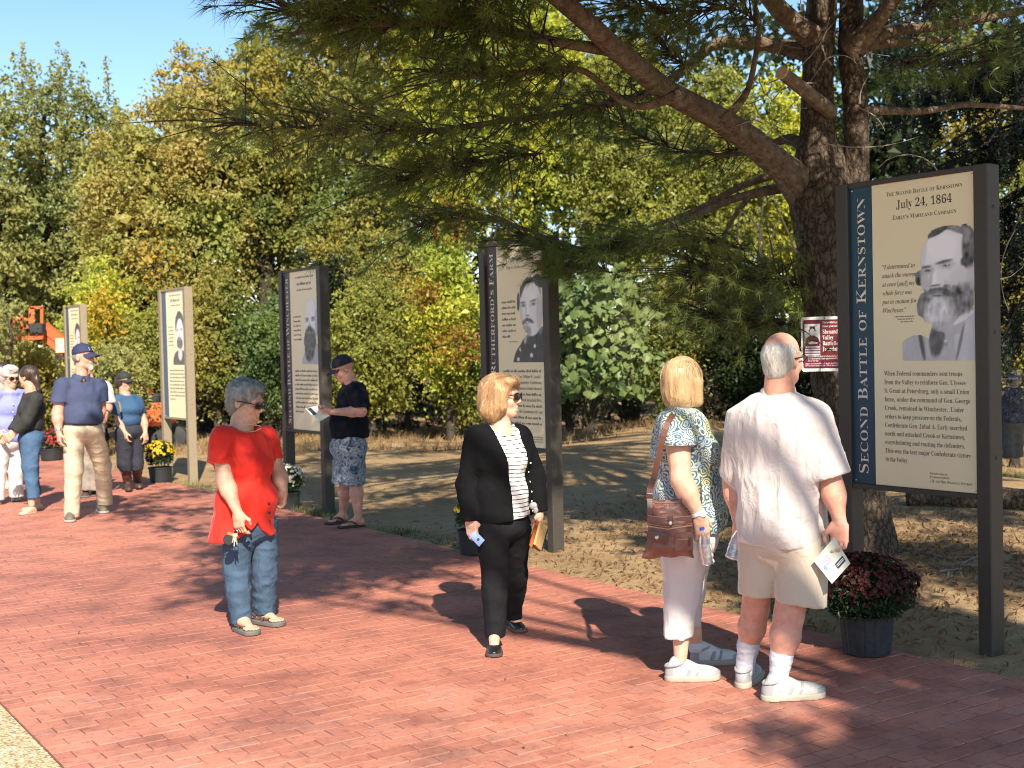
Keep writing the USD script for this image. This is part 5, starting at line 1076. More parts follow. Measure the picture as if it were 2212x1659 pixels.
bottle('clear water bottle half hidden by the left side of the man in the white shirt', Pw(1592, 1168, .1), (-.35, -.1, -1))

# brown leather shoulder bag
m_bag = mat('bag_leather', (.12, .045, .031), .45, scale=7, col2=(.22, .085, .06), bump=.5, bscale=26, bdist=.01, spec=.5); m_bag_st = mat('bag_stitch', (.5, .28, .18), .6, .1); m_bag_d = mat('bag_trim', (.115, .043, .03), .4, .15, 12)
B = BW_.P; bc = B(1440, 1142, -.3)
bag = thing('shoulder_bag', 'brown leather shoulder bag with zip pockets hanging at the hip of the blonde woman', 'bag', bc)
bu, bv = unit(B(1500, 1142, -.3) - bc), Z; bn = np.cross(bu, bv); bn = bn if bn[1] < 0 else -bn
kk = FPX / (BW_.Y - .3)
BX = lambda px, py, o=0.0: bc + bu * ((px - 1440 + .023 * (1142 - py) * 0) / kk) + bv * ((1142 - py) / kk) + bn * o
cor = [(1402, 1081), (1468, 1081), (1497, 1203), (1384, 1199)]
def bagf(Pn):
    x = (Pn - bc) @ bu * kk + 1440; y = 1142 - (Pn - bc) @ bv * kk; z = (Pn - bc) @ bn
    t = np.clip((y - 1081) / 120, 0, 1); l = np.interp(t, [0, .7, .9, 1], [1404, 1399, 1393, 1386]); r = np.interp(t, [0, .35, 1], [1470, 1492, 1496])
    thick = .012 + .035 * np.sqrt(np.clip(t, 0, 1)) * (1 - .55 * t ** 6)
    e = np.maximum(np.maximum(l - x, x - r), np.maximum(1081 - y, y - 1203 + 3 * np.sin(x * .12))) / kk
    return np.maximum(e, np.abs(z) - thick * np.sqrt(np.clip(-e / .03, .02, 1))) 
part(bag, 'pouch', nets(folds(bagf, .007, (14, 14, 16), 121), *bbox([BX(1380, 1070), BX(1503, 1210), bc + bn * .08, bc - bn * .08], .02), .006), m_bag, True)
def flat_poly(px, o, th=.004):
    c = np.array([BX(x, y, o) for x, y in px]); k = len(c); ctr = c.mean(0)
    V = np.vstack([c, c + bn * th * 1.0, [ctr + bn * (th + .004)]]); F = sum([[[j, (j + 1) % k, (j + 1) % k + k], [j, (j + 1) % k + k, j + k], [k + j, k + (j + 1) % k, 2 * k]] for j in range(k)], []); F = np.array(F)
    nn = np.cross(V[F[2, 1]] - V[F[2, 0]], V[F[2, 2]] - V[F[2, 0]]); return (V, F if nn @ bn > 0 else F[:, ::-1])
part(bag, 'band', flat_poly([(1398, 1110), (1440, 1116), (1493, 1111), (1494, 1127), (1440, 1135), (1396, 1128)], .03), m_bag)
pk = part(bag, 'pocket_flap', flat_poly([(1399, 1143), (1444, 1149), (1440, 1170), (1434, 1173), (1400, 1163), (1396, 1160)], .044, .007), m_bag_d)
b = lathe([(0, .008), (.009, .006), (.012, 0)], BX(1416, 1157, .056), 12, frame(bn)); part(pk, 'clasp', b, m_steel, True)
p2 = part(bag, 'zip_pocket', flat_poly([(1456, 1152), (1468, 1147), (1494, 1145), (1494, 1186), (1454, 1188)], .04, .006), m_bag)
part(p2, 'zip', tube([BX(1462, 1162, .052), BX(1484, 1161, .052)], .003, 5), m_bag_st); part(p2, 'zip_pull', tube([BX(1486, 1158, .054), BX(1486, 1176, .054)], .006, 6), m_bag_d)
part(bag, 'tab', flat_poly([(1441, 1112), (1452, 1112), (1453, 1131), (1447, 1136), (1440, 1132)], .038, .005), m_bag_d); part(bag, 'snap', lathe([(0, .004), (.008, .003), (.009, 0)], BX(1446, 1127, .048), 12, frame(bn)), m_button, True)
part(bag, 'zip', tube([BX(1397, 1134, .04), BX(1440, 1140, .046), BX(1494, 1132, .038)], .0035, 5), m_bag_st)
for a_ in ([(1398, 1111), (1440, 1117), (1493, 1112)], [(1397, 1129), (1440, 1136), (1494, 1128)], [(1399, 1145), (1444, 1151), (1441, 1170)], [(1404, 1083), (1440, 1084), (1468, 1083)]):
    part(bag, 'stitching', tube([BX(x, y, .04 if y > 1100 else .02) for x, y in a_], .0016, 4), m_bag_st)
sp_ = resample([BX(1404, 1084, .0), BX(1403, 1068, .005), B(1413, 1030, -.25), B(1423, 985, -.265), B(1434, 940, -.285), B(1445, 908, -.26), B(1460, 889, -.17), B(1470, 882, -.06), B(1478, 882, .0), B(1490, 900, .12), B(1500, 950, .2)], 30)
def ribbon(pts, w, t, outn):
    pts = np.asarray(pts); tg = np.gradient(pts, axis=0); V = []
    for p, g in zip(pts, tg):
        g = unit(g); s = unit(np.cross(g, outn)); o = unit(np.cross(s, g)); V += [p - s * w / 2 - o * t, p + s * w / 2 - o * t, p + s * w / 2 + o * t, p - s * w / 2 + o * t]
    n = len(pts); F = []
    for i in range(n - 1):
        for k in range(4): a, b2 = i * 4 + k, i * 4 + (k + 1) % 4; F += [[a, b2, b2 + 4], [a, b2 + 4, a + 4]]
    return np.array(V), np.array(F)
st = part(bag, 'strap', ribbon(sp_, .028, .003, np.array([-.2, -.9, .35])), m_bag_d)
part(st, 'buckle', [box(BX(1404, 1078, .006), (.03, .012, .007), None, .002), box(BX(1405, 1065, .006), (.03, .012, .007), None, .002)], m_steel)
part(bag, 'side_strap', ribbon([BX(1404, 1080, .012), BX(1403, 1095, .03), BX(1401, 1112, .036)], .026, .003, bn), m_bag_d)
# ================================================================ signs
from PIL import Image, ImageDraw, ImageFont
from shapely import box as sbox, union_all, affinity
_fonts = glob.glob('/opt/blender-*/*/datafiles/fonts/NotoSansMath-Regular.woff2') + glob.glob('/opt/blender-*/*/datafiles/fonts/Inter.woff2')
FONT = ImageFont.truetype(_fonts[0], 96); SERIF = 'Math' in _fonts[0]
def glyph_char(c, style):
    if SERIF and style == 'i':
        if c == 'h': return '\u210e'
        if 'A' <= c <= 'Z': return chr(0x1D434 + ord(c) - 65)
        if 'a' <= c <= 'z': return chr(0x1D44E + ord(c) - 97)
    if SERIF and style in 'sb':
        if 'A' <= c <= 'Z': return chr(0x1D400 + ord(c) - 65)
        if 'a' <= c <= 'z': return chr(0x1D41A + ord(c) - 97)
        if '0' <= c <= '9': return chr(0x1D7CE + ord(c) - 48)
    return c
_gc = {}
def glyph(c, style):
    """flat outline triangles of a character, em = 1, and its advance"""
    k = (c, style)
    if k not in _gc:
        g = glyph_char(c, style); adv = FONT.getlength(g) / 96.0
        x0, y0, x1, y1 = FONT.getbbox(g, anchor='ls')
        if x1 - x0 < 1 or y1 - y0 < 1: _gc[k] = (None, adv); return _gc[k]
        im = Image.new('L', (x1 - x0 + 8, y1 - y0 + 8)); ImageDraw.Draw(im).text((4 - x0, 4 - y0), g, 255, font=FONT, anchor='ls')
        A = np.asarray(im) > 127
        if style == 's' and SERIF and c.isalnum(): 
            E = A & np.roll(A, 1, 1) & np.roll(A, -1, 1) & np.roll(A, 2, 1) & np.roll(A, -2, 1)
            H = A & ~(np.roll(A, 5, 0) & np.roll(A, -5, 0))          # keep thin horizontals
            A = E | (A & (np.roll(E, 1, 1) | np.roll(E, -1, 1)) & H)
        on = np.pad(A, ((0, 0), (1, 1))).astype(np.int8); d = np.diff(on, axis=1)
        r, s = np.nonzero(d == 1); e = np.nonzero(d == -1)[1]
        sh = union_all(sbox(s, -r - 1, e, -r)).buffer(.6).buffer(-.6).simplify(.8)
        sh = affinity.affine_transform(sh, [1 / 96, 0, 0, 1 / 96, (x0 - 4) / 96, (4 - y0) / 96])
        ms = [trimesh.creation.triangulate_polygon(p, engine='earcut') for p in getattr(sh, 'geoms', [sh]) if p.area > 1e-5]
        _gc[k] = (cat_mesh([(np.asarray(v), np.asarray(f)) for v, f in ms]), adv)
    return _gc[k]
def text(line, x, y, em, style='s', align='l', width=None, caps=False, track=0.0):
    """flat lettering in the plane: returns (v2, f); em is the type size"""
    out, cx = [], 0.0
    for c in line:
        sc = 1.0
        if caps and c.islower(): c, sc = c.upper(), .78
        g, adv = glyph(c, style)
        if g is not None: out.append((g[0] * sc + [cx, 0], g[1]))
        cx += (adv + track) * sc if c != ' ' else .27
    v, f = cat_mesh(out); k = em; kx = width / cx if width else em
    v = v * [kx, k]; w = cx * kx
    return v + [x - (w if align == 'r' else w / 2 if align == 'c' else 0), y], f
def wordmarks(x, y, w, em, rs):
    """a line of print too small to read: short strokes, one per word"""
    out, cx = [], 0
    while cx < w - em * .5:
        l = min(rs.uniform(.8, 3.0) * em, w - cx)
        n = max(2, int(l / (em * .42)))
        for k in range(n):
            a = cx + k * l / n; h = em * (.66 if rs.random() < .25 else .43)
            out.append((np.array([[x + a, y], [x + a + l / n * .62, y], [x + a + l / n * .62, y + h], [x + a, y + h]]), np.array([[0, 1, 2], [0, 2, 3]])))
        cx += l + em * .3
    return cat_mesh(out)
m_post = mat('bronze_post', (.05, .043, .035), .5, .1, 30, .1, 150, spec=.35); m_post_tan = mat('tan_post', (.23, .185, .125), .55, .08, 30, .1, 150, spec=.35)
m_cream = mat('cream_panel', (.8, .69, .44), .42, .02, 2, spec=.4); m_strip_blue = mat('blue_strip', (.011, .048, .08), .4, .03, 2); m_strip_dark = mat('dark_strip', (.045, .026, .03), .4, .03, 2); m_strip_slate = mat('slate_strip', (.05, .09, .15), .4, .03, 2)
m_ink = mat('black_ink', (.03, .026, .022), .5, .03); m_cream_ink = mat('cream_ink', (.7, .66, .55), .5, .03); m_gold_bar = m_cream
m_photo = usdkit.material(stage, '/World/Looks/printed_photo', {'a': ('attribute', {'attribute': 'tone'}), 'p': ('principled_bsdf', {'roughness': .42, 'specular_ior_level': .4})}, [('a.color', 'p.base_color')], surface='p.BSDF')

def paint(blobs, nx, ny, w, h, seed=0, asp=None):
    """a grey printed portrait: soft blobs (cx, cy, rx, ry, angle, tone, softness, opacity, grain, covers) in a 1 x 1 frame"""
    X, Y = np.meshgrid((np.arange(nx) + .5) / nx, (np.arange(ny) + .5) / ny, indexing='ij')
    tone = np.full(X.shape, .5); al = np.zeros(X.shape)
    asp = asp or w / h
    N1 = meshkit.fbm(np.stack([X * 22 * asp * 2, Y * 13, X * 0], -1), 3, seed); N2 = meshkit.noise(np.stack([X * 75 * asp, Y * 22, X * 0], -1), seed + 9)
    N4 = meshkit.fbm(np.stack([X * 34 * asp, Y * 26, X * 0 + 7], -1), 2, seed + 2)
    N3 = meshkit.fbm(np.stack([X * 6, Y * 8, X * 0 + 3], -1), 2, seed + 4)
    for cx, cy, rx, ry, ang, t, soft, op, grain, cov in blobs:
        c, s = math.cos(ang), math.sin(ang); dx, dy = (X - cx) * asp, (Y - cy); 
        u, v = (dx * c + dy * s) / (rx * asp if False else rx), (-dx * s + dy * c) / ry
        r = np.hypot(u, v) + (N1 - .5) * grain * .7
        m = np.clip((1 - r) / max(soft, .02) + .5, 0, 1); m = m * m * (3 - 2 * m)
        tt = t + grain * (.36 * (N2 - .5) + .5 * (N4 - .5) + .35 * (N1 - .5))
        tone = tone * (1 - m * op) + np.clip(tt, 0.01, 1) * m * op
        if cov: al = np.maximum(al, m)
    tone = np.clip(tone * (1 + .1 * (N3 - .5)), .012, .9)
    return tone, al > .5
def photo_mesh(tone, on, w, h):
    nx, ny = tone.shape
    gx, gy = np.meshgrid(np.arange(nx + 1) / nx * w, np.arange(ny + 1) / ny * h, indexing='ij')
    T = np.pad(tone, ((0, 1), (0, 1)), 'edge'); T = (T + np.roll(T, 1, 0) + np.roll(T, 1, 1) + np.roll(np.roll(T, 1, 0), 1, 1)) / 4; T[0] = T[1]; T[:, 0] = T[:, 1]
    i, j = np.nonzero(on); k = i * (ny + 1) + j
    f = np.vstack([np.stack([k, k + ny + 1, k + ny + 2], 1), np.stack([k, k + ny + 2, k + 1], 1)])
    col = T.reshape(-1, 1) * np.array([[1.0, .965, .97]])
    return np.stack([gx.ravel(), gy.ravel()], 1), f, col
# blobs are (cx, cy, rx, ry, angle, tone, softness, opacity, grain, covers the paper); x in 0..1, radii in units of the height
def _px(L, x0, y0, w, h):
    """blobs given in a w x h frame with y down"""
    return [((x - x0) / w, 1 - (y - y0) / h, rx / h, ry / h, -a, *r) for x, y, rx, ry, a, *r in L]
def P1():      # elderly man with receding hair and a long beard, three-quarter view, open coat
    return _px([(330, 880, 175, 170, 0, .52, .06, 1, .12, 1), (125, 850, 100, 105, -.3, .5, .08, 1, .14, 1), (430, 800, 90, 220, 0, .62, .1, 1, .08, 1), (150, 800, 13, 120, -.15, .12, .5, 1, .1, 0), (190, 780, 12, 110, -.1, .6, .5, .9, .1, 0), (240, 770, 46, 120, .1, .14, .4, 1, .2, 1), (330, 690, 70, 60, 0, .5, .2, 1, .1, 1), (395, 640, 75, 16, -.65, .8, .4, 1, .05, 0), (372, 800, 9, 120, .2, .2, .6, .9, .05, 0), (292, 800, 11, 22, 0, .3, .7, .8, 0, 0), (290, 788, 9, 9, 0, .75, .4, 1, 0, 0),
        (146, 372, 30, 52, .15, .1, .3, 1, .4, 1), (128, 352, 22, 14, .3, .12, .3, 1, .4, 1), (315, 125, 120, 72, .05, .1, .1, 1, .25, 1), (405, 200, 60, 150, 0, .14, .15, 1, .3, 1), (300, 270, 148, 190, 0, .84, .05, 1, .02, 1), (285, 400, 132, 140, 0, .8, .08, 1, .02, 1), (445, 400, 36, 85, 0, .62, .2, 1, .06, 1), (270, 180, 95, 85, 0, .92, .6, .8, 0, 0), (172, 400, 24, 95, -.05, .45, .8, .75, .04, 0), (370, 400, 50, 90, 0, .6, 1, .5, .03, 0), (168, 220, 16, 110, .12, .6, .9, .6, 0, 0),
        (425, 200, 40, 130, .02, .12, .35, 1, .4, 1), (405, 285, 26, 34, .3, .1, .5, 1, .3, 0), (248, 92, 62, 17, -.45, .1, .5, 1, .2, 0), (375, 85, 66, 24, .35, .26, .5, .9, .3, 0), (415, 130, 22, 50, .2, .3, .6, .8, .3, 0),
        (188, 326, 40, 27, 0, .42, 1, .8, 0, 0), (296, 300, 48, 28, 0, .5, 1, .75, 0, 0), (180, 306, 33, 8, -.12, .12, .7, .95, .1, 0), (286, 281, 50, 10, -.2, .13, .7, .95, .1, 0), (192, 331, 18, 7, .05, .08, .6, 1, 0, 0), (300, 306, 20, 7.5, 0, .08, .6, 1, 0, 0), (305, 304, 5, 4, 0, .85, .6, .9, 0, 0), (192, 350, 26, 5, .1, .5, 1, .7, 0, 0), (302, 326, 30, 6, .1, .58, 1, .7, 0, 0),
        (207, 395, 11, 52, .14, .45, 1, .75, 0, 0), (232, 385, 13, 50, .08, .93, .9, .8, 0, 0), (234, 429, 32, 7, -.1, .15, .8, .9, 0, 0), (312, 420, 36, 14, .6, .62, 1, .6, 0, 0),
        (285, 540, 148, 108, 0, .33, .14, 1, .55, 1), (165, 560, 40, 80, 0, .18, .5, .9, .5, 1), (398, 520, 56, 105, .1, .2, .5, .9, .55, 1), (215, 468, 52, 17, -.3, .16, .6, .95, .4, 0), (300, 478, 66, 19, .5, .15, .6, .95, .4, 0), (250, 497, 36, 5, .1, .06, .7, 1, .1, 0), (255, 515, 26, 7, 0, .45, .8, .8, .1, 0), (250, 600, 82, 90, 0, .72, .6, .9, .75, 1), (262, 690, 56, 34, 0, .5, .5, .85, .7, 1)], 35, 55, 427, 857)
def P2():      # younger man with a chin beard, dark double-breasted uniform
    return [(.75, .1, .36, .2, 0, .06, .08, 1, .05, 1), (.28, .05, .2, .12, .9, .07, .1, 1, .05, 1), (.95, .28, .2, .12, .4, .05, .15, 1, .05, 1), (.42, .05, .14, .12, 0, .07, .2, 1, .05, 1), (.20, .035, .026, .022, 0, .7, .2, 1, 0, 0), (.60, .08, .026, .024, 0, .72, .2, 1, 0, 0), (.27, .15, .022, .022, 0, .65, .2, 1, 0, 0), (.70, .185, .022, .022, 0, .7, .2, 1, 0, 0),
            (.50, .22, .16, .09, .5, .06, .1, 1, .05, 1), (.60, .80, .20, .175, 0, .07, .1, 1, .25, 1), (.235, .70, .03, .11, -.05, .08, .3, 1, .2, 1), (.62, .60, .215, .30, .02, .76, .06, 1, .02, 1), (.64, .82, .15, .09, .1, .84, .35, .9, .02, 0), (.86, .92, .12, .07, -.4, .06, .3, 1, .25, 1), (.87, .55, .07, .2, 0, .46, .8, .7, 0, 0), (.33, .5, .03, .16, .1, .5, .8, .7, 0, 0),
            (.38, .655, .055, .026, .05, .35, .9, .8, 0, 0), (.68, .665, .065, .028, .1, .38, .9, .75, 0, 0), (.37, .688, .052, .009, .08, .08, .6, 1, .05, 0), (.69, .703, .065, .009, .14, .1, .6, 1, .05, 0), (.39, .655, .024, .010, 0, .06, .6, 1, 0, 0), (.69, .664, .025, .010, 0, .06, .6, 1, 0, 0), (.46, .6, .014, .07, -.1, .5, 1, .6, 0, 0), (.52, .60, .016, .06, 0, .9, 1, .6, 0, 0), (.50, .535, .042, .012, 0, .25, .8, .85, 0, 0),
            (.42, .47, .065, .026, .45, .12, .6, .9, .3, 0), (.58, .475, .08, .024, -.3, .12, .6, .95, .3, 0), (.50, .445, .04, .008, 0, .4, .6, 1, 0, 0), (.47, .355, .085, .075, 0, .28, .6, .85, .45, 0), (.42, .265, .03, .05, 0, .5, .5, .8, .3, 0)]
def P3():      # bald man with a long dark beard
    return [(.62, .02, .32, .2, 0, .45, .12, 1, .05, 1), (.95, .1, .2, .2, 0, .4, .12, 1, .05, 1), (.64, .66, .2, .31, 0, .74, .09, 1, .02, 1), (.9, .6, .06, .2, 0, .35, .6, .8, .1, 1), (.42, .64, .05, .025, .1, .2, .8, .9, 0, 0), (.72, .65, .06, .025, .1, .2, .8, .9, 0, 0), (.42, .67, .055, .012, .08, .05, .5, 1, 0, 0), (.72, .68, .06, .012, .12, .05, .5, 1, 0, 0), (.53, .56, .03, .06, 0, .4, .9, .6, 0, 0), (.55, .36, .2, .2, 0, .1, .2, 1, .35, 1), (.5, .2, .15, .17, 0, .1, .25, 1, .35, 1), (.52, .46, .05, .014, 0, .3, .6, .9, 0, 0)]
def P4():      # narrow dark-haired man
    return [(.6, .06, .36, .22, 0, .1, .1, 1, .05, 1), (.6, .2, .1, .12, 0, .6, .1, 1, 0, 1), (.6, .74, .215, .25, 0, .07, .1, 1, .2, 1), (.62, .58, .18, .27, 0, .7, .09, 1, .02, 1), (.45, .64, .05, .016, .1, .15, .8, .9, 0, 0), (.74, .65, .055, .016, .1, .15, .8, .9, 0, 0), (.57, .57, .025, .06, 0, .45, .9, .6, 0, 0), (.58, .4, .15, .11, 0, .14, .25, 1, .35, 1), (.56, .47, .05, .014, 0, .3, .6, .9, 0, 0)]
UX = unit(np.array([.585, -.811, 0])); NX = np.array([UX[1], -UX[0], 0.0]); NX = NX if NX[1] < 0 else -NX
SH = 2.65
def make_sign(label, corner_px, u, portrait, texts, strip_m, post_m, gridn, W=1.02, blank=False, title=None, z0=0.0, g=None):
    c = ground(*corner_px) if g is None else np.asarray(g, float); u = unit(u); n = np.array([u[1], -u[0], 0.0]); n = n if n @ np.array([-.8, -.6, 0]) > 0 else -n
    R = np.stack([u, n, Z], 1); pw, pd = .088, .115
    cen = c - u * W / 2 - n * pd / 2; r = thing('sign_panel', label, 'sign', cen, 'history signs along the path')
    Q = lambda a, b, o: c - u * W + u * a - n * .028 + n * o + Z * b      # a from the left, b height, o proud of the panel face
    for a in (pw / 2, W - pw / 2): part(r, 'post', box(c - u * W + u * a - n * pd / 2 + Z * (SH / 2 - .02), (pw, pd, SH + .04), R, .006), post_m)
    p0, p1, b0, b1 = pw + .001, W - pw - .001, .87, SH - .03; pwid, ph = p1 - p0, b1 - b0
    part(r, 'top_rail', box(Q((p0 + p1) / 2, SH - .015, -.025), (pwid, .085, .03), R, .004), post_m); part(r, 'bottom_rail', box(Q((p0 + p1) / 2, b0 - .0165, -.025), (pwid, .085, .03), R, .004), post_m)
    sw = pwid * .19
    bd = part(r, 'board', box(Q((p0 + p1) / 2, (b0 + b1) / 2, -.02), (pwid - .004, .036, ph - .004), R), post_m)
    part(r, 'title_strip', box(Q(p0 + sw / 2, (b0 + b1) / 2, .0), (sw, .006, ph), R), strip_m); part(r, 'text_panel', box(Q(p0 + sw + (pwid - sw) / 2, (b0 + b1) / 2, .0), (pwid - sw - .002, .006, ph), R), m_cream)
    for a in (p0 + .016, p1 - .016):
        for b in (b0 + .016, b1 - .016): part(r, 'screw', lathe([(0, .003), (.005, .0025), (.006, 0)], Q(a, b, .003), 10, frame(n)), m_steel, True)
    for b in (b0 + .2, (b0 + b1) / 2, b1 - .2): part(r, 'bolt', lathe([(0, .006), (.009, .005), (.011, 0)], c + u * .0 - n * pd / 2 + Z * b, 10, frame(u)), post_m, True)
    T0, tw = p0 + sw, pwid - sw
    put = lambda vf, o=.0042: (np.array([Q(T0 + x, b1 + y, o) for x, y in vf[0]]), vf[1])
    if title:
        v, f = text(title, 0, 0, .098, 's', caps=True, width=ph * .935); v = np.stack([-v[:, 1], v[:, 0]], 1)
        part(r, 'title_lettering', (np.array([Q(p0 + sw * .5 + .029 + x, b0 + ph * .03 + y, .0042) for x, y in v]), f), m_cream_ink)
    L = texts(tw, ph)
    for m in L: part(r, 'text_line', put(m), m_ink)
    w, h = tw * .70, ph * .425
    t, on = paint(portrait(), *gridn, w, h, 3, .498 if portrait is P1 else None); v, f, colr = photo_mesh(t, on, w, h)
    part(r, 'portrait', (np.array([Q(T0 + tw - w - .003 + x, b1 - ph * .585 + y, .0042) for x, y in v]), f), m_photo, primvar=('tone', colr))
    return r
def txt1(tw, ph):
    m = tw * .52; L = [text('The Second Battle of Kernstown', m, -ph * .043, .034, 's', 'c', tw * .74, True), text('July 24, 1864', m, -ph * .087, .068, 's', 'c', tw * .54), text("Early's Maryland Campaign", m, -ph * .122, .034, 's', 'c', tw * .62, True)]
    for k, s in enumerate(['"I determined to', 'attack the enemy', 'at once [and] my', 'whole force was', 'put in motion for', 'Winchester."']):
        L.append(text(s, tw * .1, -ph * (.282 + .0287 * k), .036, 'i', width=tw * .33 * {0: 1, 1: 1.0, 2: .98, 3: .9, 4: 1.03, 5: .72}[k]))
    rs = np.random.default_rng(5)
    for k in range(3): L.append(wordmarks(tw * (.22 + .03 * k), -ph * (.442 + .0085 * k), tw * (.2 - .04 * k), .011, rs))
    body = ['When Federal commanders sent troops', 'from the Valley to reinforce Gen. Ulysses', 'S. Grant at Petersburg, only a small Union', 'force, under the command of Gen. George', 'Crook, remained in Winchester.  Under', 'orders to keep pressure on the Federals,', 'Confederate Gen. Jubal A. Early marched', 'north and attacked Crook at Kernstown,', 'overwhelming and routing the defenders.', 'This was the last major Confederate victory', 'in the Valley.']
    wid = [.76, .79, .82, .83, .77, .75, .8, .78, .78, .83, .235]
    for k, s in enumerate(body): L.append(text(s, tw * .105, -ph * (.634 + .0285 * k), .037, 's', width=tw * wid[k]))
    L += [text('This battle marker has', tw * .545, -ph * .951, .015, 's', width=tw * .17), text('been generously gifted by', tw * .545, -ph * .962, .015, 's', width=tw * .19), text('LTC and Mrs. William J. Petersen', tw * .545, -ph * .977, .021, 's', width=tw * .4, caps=True)]
    return L
def txt2(tw, ph):
    m = tw * .52; L = [text("The Battle of Rutherford's Farm", m, -ph * .043, .034, 's', 'c', tw * .74, True), text('July 20, 1864', m, -ph * .087, .068, 's', 'c', tw * .54), text("Early's Maryland Campaign", m, -ph * .122, .034, 's', 'c', tw * .62, True)]
    rs = np.random.default_rng(6)
    for k in range(7): L.append(wordmarks(tw * .1, -ph * (.29 + .0287 * k), tw * (.3 if k < 6 else .2), .034, rs))
    L.append(wordmarks(tw * .25, -ph * .485, tw * .2, .012, rs))
    for k in range(10):
        s = {1: "Gen. William W. Averell's", 2: 'Winchester. Confederate', 3: 'Ramseur instead advanced', 5: 'Averell attacked first,', 7: 'the Confederate left, and'}.get(k)
        y = -ph * (.634 + .0285 * k)
        if s: L += [wordmarks(tw * .105, y, tw * .3, .036, rs), text(s, tw * .43, y, .037, 's', width=tw * .48)]
        else: L.append(wordmarks(tw * .105, y, tw * .8, .036, rs))
    for k in range(3): L.append(wordmarks(tw * .56, -ph * (.951 + .011 * k), tw * .36, .014, rs))
    return L
def txt_far(n, seed):
    def f(tw, ph):
        rs = np.random.default_rng(seed); L = [wordmarks(tw * .2, -ph * .043, tw * .65, .03, rs), wordmarks(tw * .26, -ph * .087, tw * .5, .055, rs), wordmarks(tw * .25, -ph * .122, tw * .55, .03, rs)]
        for k in range(6): L.append(wordmarks(tw * .1, -ph * (.29 + .0287 * k), tw * .28, .034, rs))
        for k in range(n): L.append(wordmarks(tw * .105, -ph * (.634 + .0285 * k), tw * (.8 if k < n - 1 else .3), .036, rs))
        return L
    return f
make_sign('large sign at the right with blue title strip and portrait of a bearded man', (2144.5, 1417.7), UX, P1, txt1, m_strip_blue, m_post, (110, 186), title='Second Battle of Kernstown')
make_sign('sign panel behind the woman in black with a portrait of a uniformed man', (1196.8, 1195.5), UX, P2, txt2, m_strip_dark, m_post, (84, 140), title="Battle of Rutherford's Farm")
make_sign('sign beside the man in black with a portrait of a bald bearded man', (704, 1108), UX, P3, txt_far(10, 8), m_strip_dark, m_post, (56, 94), title='Second Battle of Winchester')
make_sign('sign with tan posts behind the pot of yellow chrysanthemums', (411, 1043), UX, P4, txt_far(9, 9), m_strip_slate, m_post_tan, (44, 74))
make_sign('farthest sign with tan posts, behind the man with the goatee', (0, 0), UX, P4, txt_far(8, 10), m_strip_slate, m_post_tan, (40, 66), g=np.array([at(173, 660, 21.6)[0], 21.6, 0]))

# ================================================================ flower pots
m_pot = mat('bark_pot', (.03, .031, .034), .75, .3, 20, .6, 60, .008); m_pot_plain = mat('plastic_pot', (.02, .022, .022), .6, .15); m_soil = mat('potting_soil', (.03, .02, .014), .95, .2)
m_mum_leaf = leaf_mat('mum_leaf', [(0, C(.015, .035, .012)), (.5, C(.03, .065, .02)), (1, C(.06, .1, .03))], trans=.2)
def flower_mat(n, a, b, c): return leaf_mat(n, [(0, C(*a)), (.55, C(*b)), (1, C(*c))], trans=.15, rough=.6)
m_fl_red = flower_mat('flower_maroon', (.022, .001, .0015), (.055, .0022, .003), (.1, .005, .005)); m_fl_red2 = flower_mat('flower_red', (.2, .01, .015), (.32, .02, .03), (.42, .04, .05))
m_fl_white = flower_mat('flower_white', (.5, .5, .36), (.68, .68, .52), (.78, .77, .66)); m_fl_yel = flower_mat('flower_yellow', (.5, .33, .01), (.68, .48, .012), (.78, .6, .03))
def rosettes(pts, nrm, r, rs, petals=7):
    out = []
    for p, nn in zip(pts, nrm):
        F_ = frame(nn + rs.normal(0, .25, 3), rs.normal(0, 1, 3)); s = r * rs.uniform(.65, 1.2); V, F = [], []
        for ring, (k0, lift, sc) in enumerate(((0, .15, 1.0), (.5, .5, .6))):
            for k in range(petals):
                a = (k + k0) * 2 * math.pi / petals; d = np.array([math.cos(a), math.sin(a), lift]); t = np.array([-math.sin(a), math.cos(a), 0]) * .3
                b = len(V); V += [np.zeros(3) + [0, 0, .02], d * sc * .6 + t * sc, d * sc, d * sc * .6 - t * sc]; F += [[b, b + 1, b + 2], [b, b + 2, b + 3]]
        out.append((np.array(V) * s @ F_.T + p, np.array(F)))
    return out
def leaf_quads(P, size, rs, aspect=.55, up=.4, fold=.18, dirs=None, jit=.35):
    """folded leaf-shaped quads at the points P"""
    n = len(P); t = rs.normal(0, 1, (n, 3)); t[:, 2] -= .35
    if dirs is not None: t = t * .6 + dirs
    t /= np.linalg.norm(t, axis=1, keepdims=True) + 1e-9
    m = rs.normal(0, 1, (n, 3)); m[:, 2] += up * 2; s = np.cross(t, m); s /= np.linalg.norm(s, axis=1, keepdims=True) + 1e-9; nn = np.cross(s, t)
    L = size * rs.uniform(1 - jit, 1 + jit, (n, 1)); w = L * aspect * .5
    b = P - t * L * .5
    V = np.stack([b, b + t * L * .45 + s * w + nn * L * fold, b + t * L, b + t * L * .45 - s * w + nn * L * fold], 1).reshape(-1, 3)
    k = np.arange(n)[:, None] * 4; return V, np.vstack([k + [[0, 1, 2]], k + [[0, 2, 3]]])
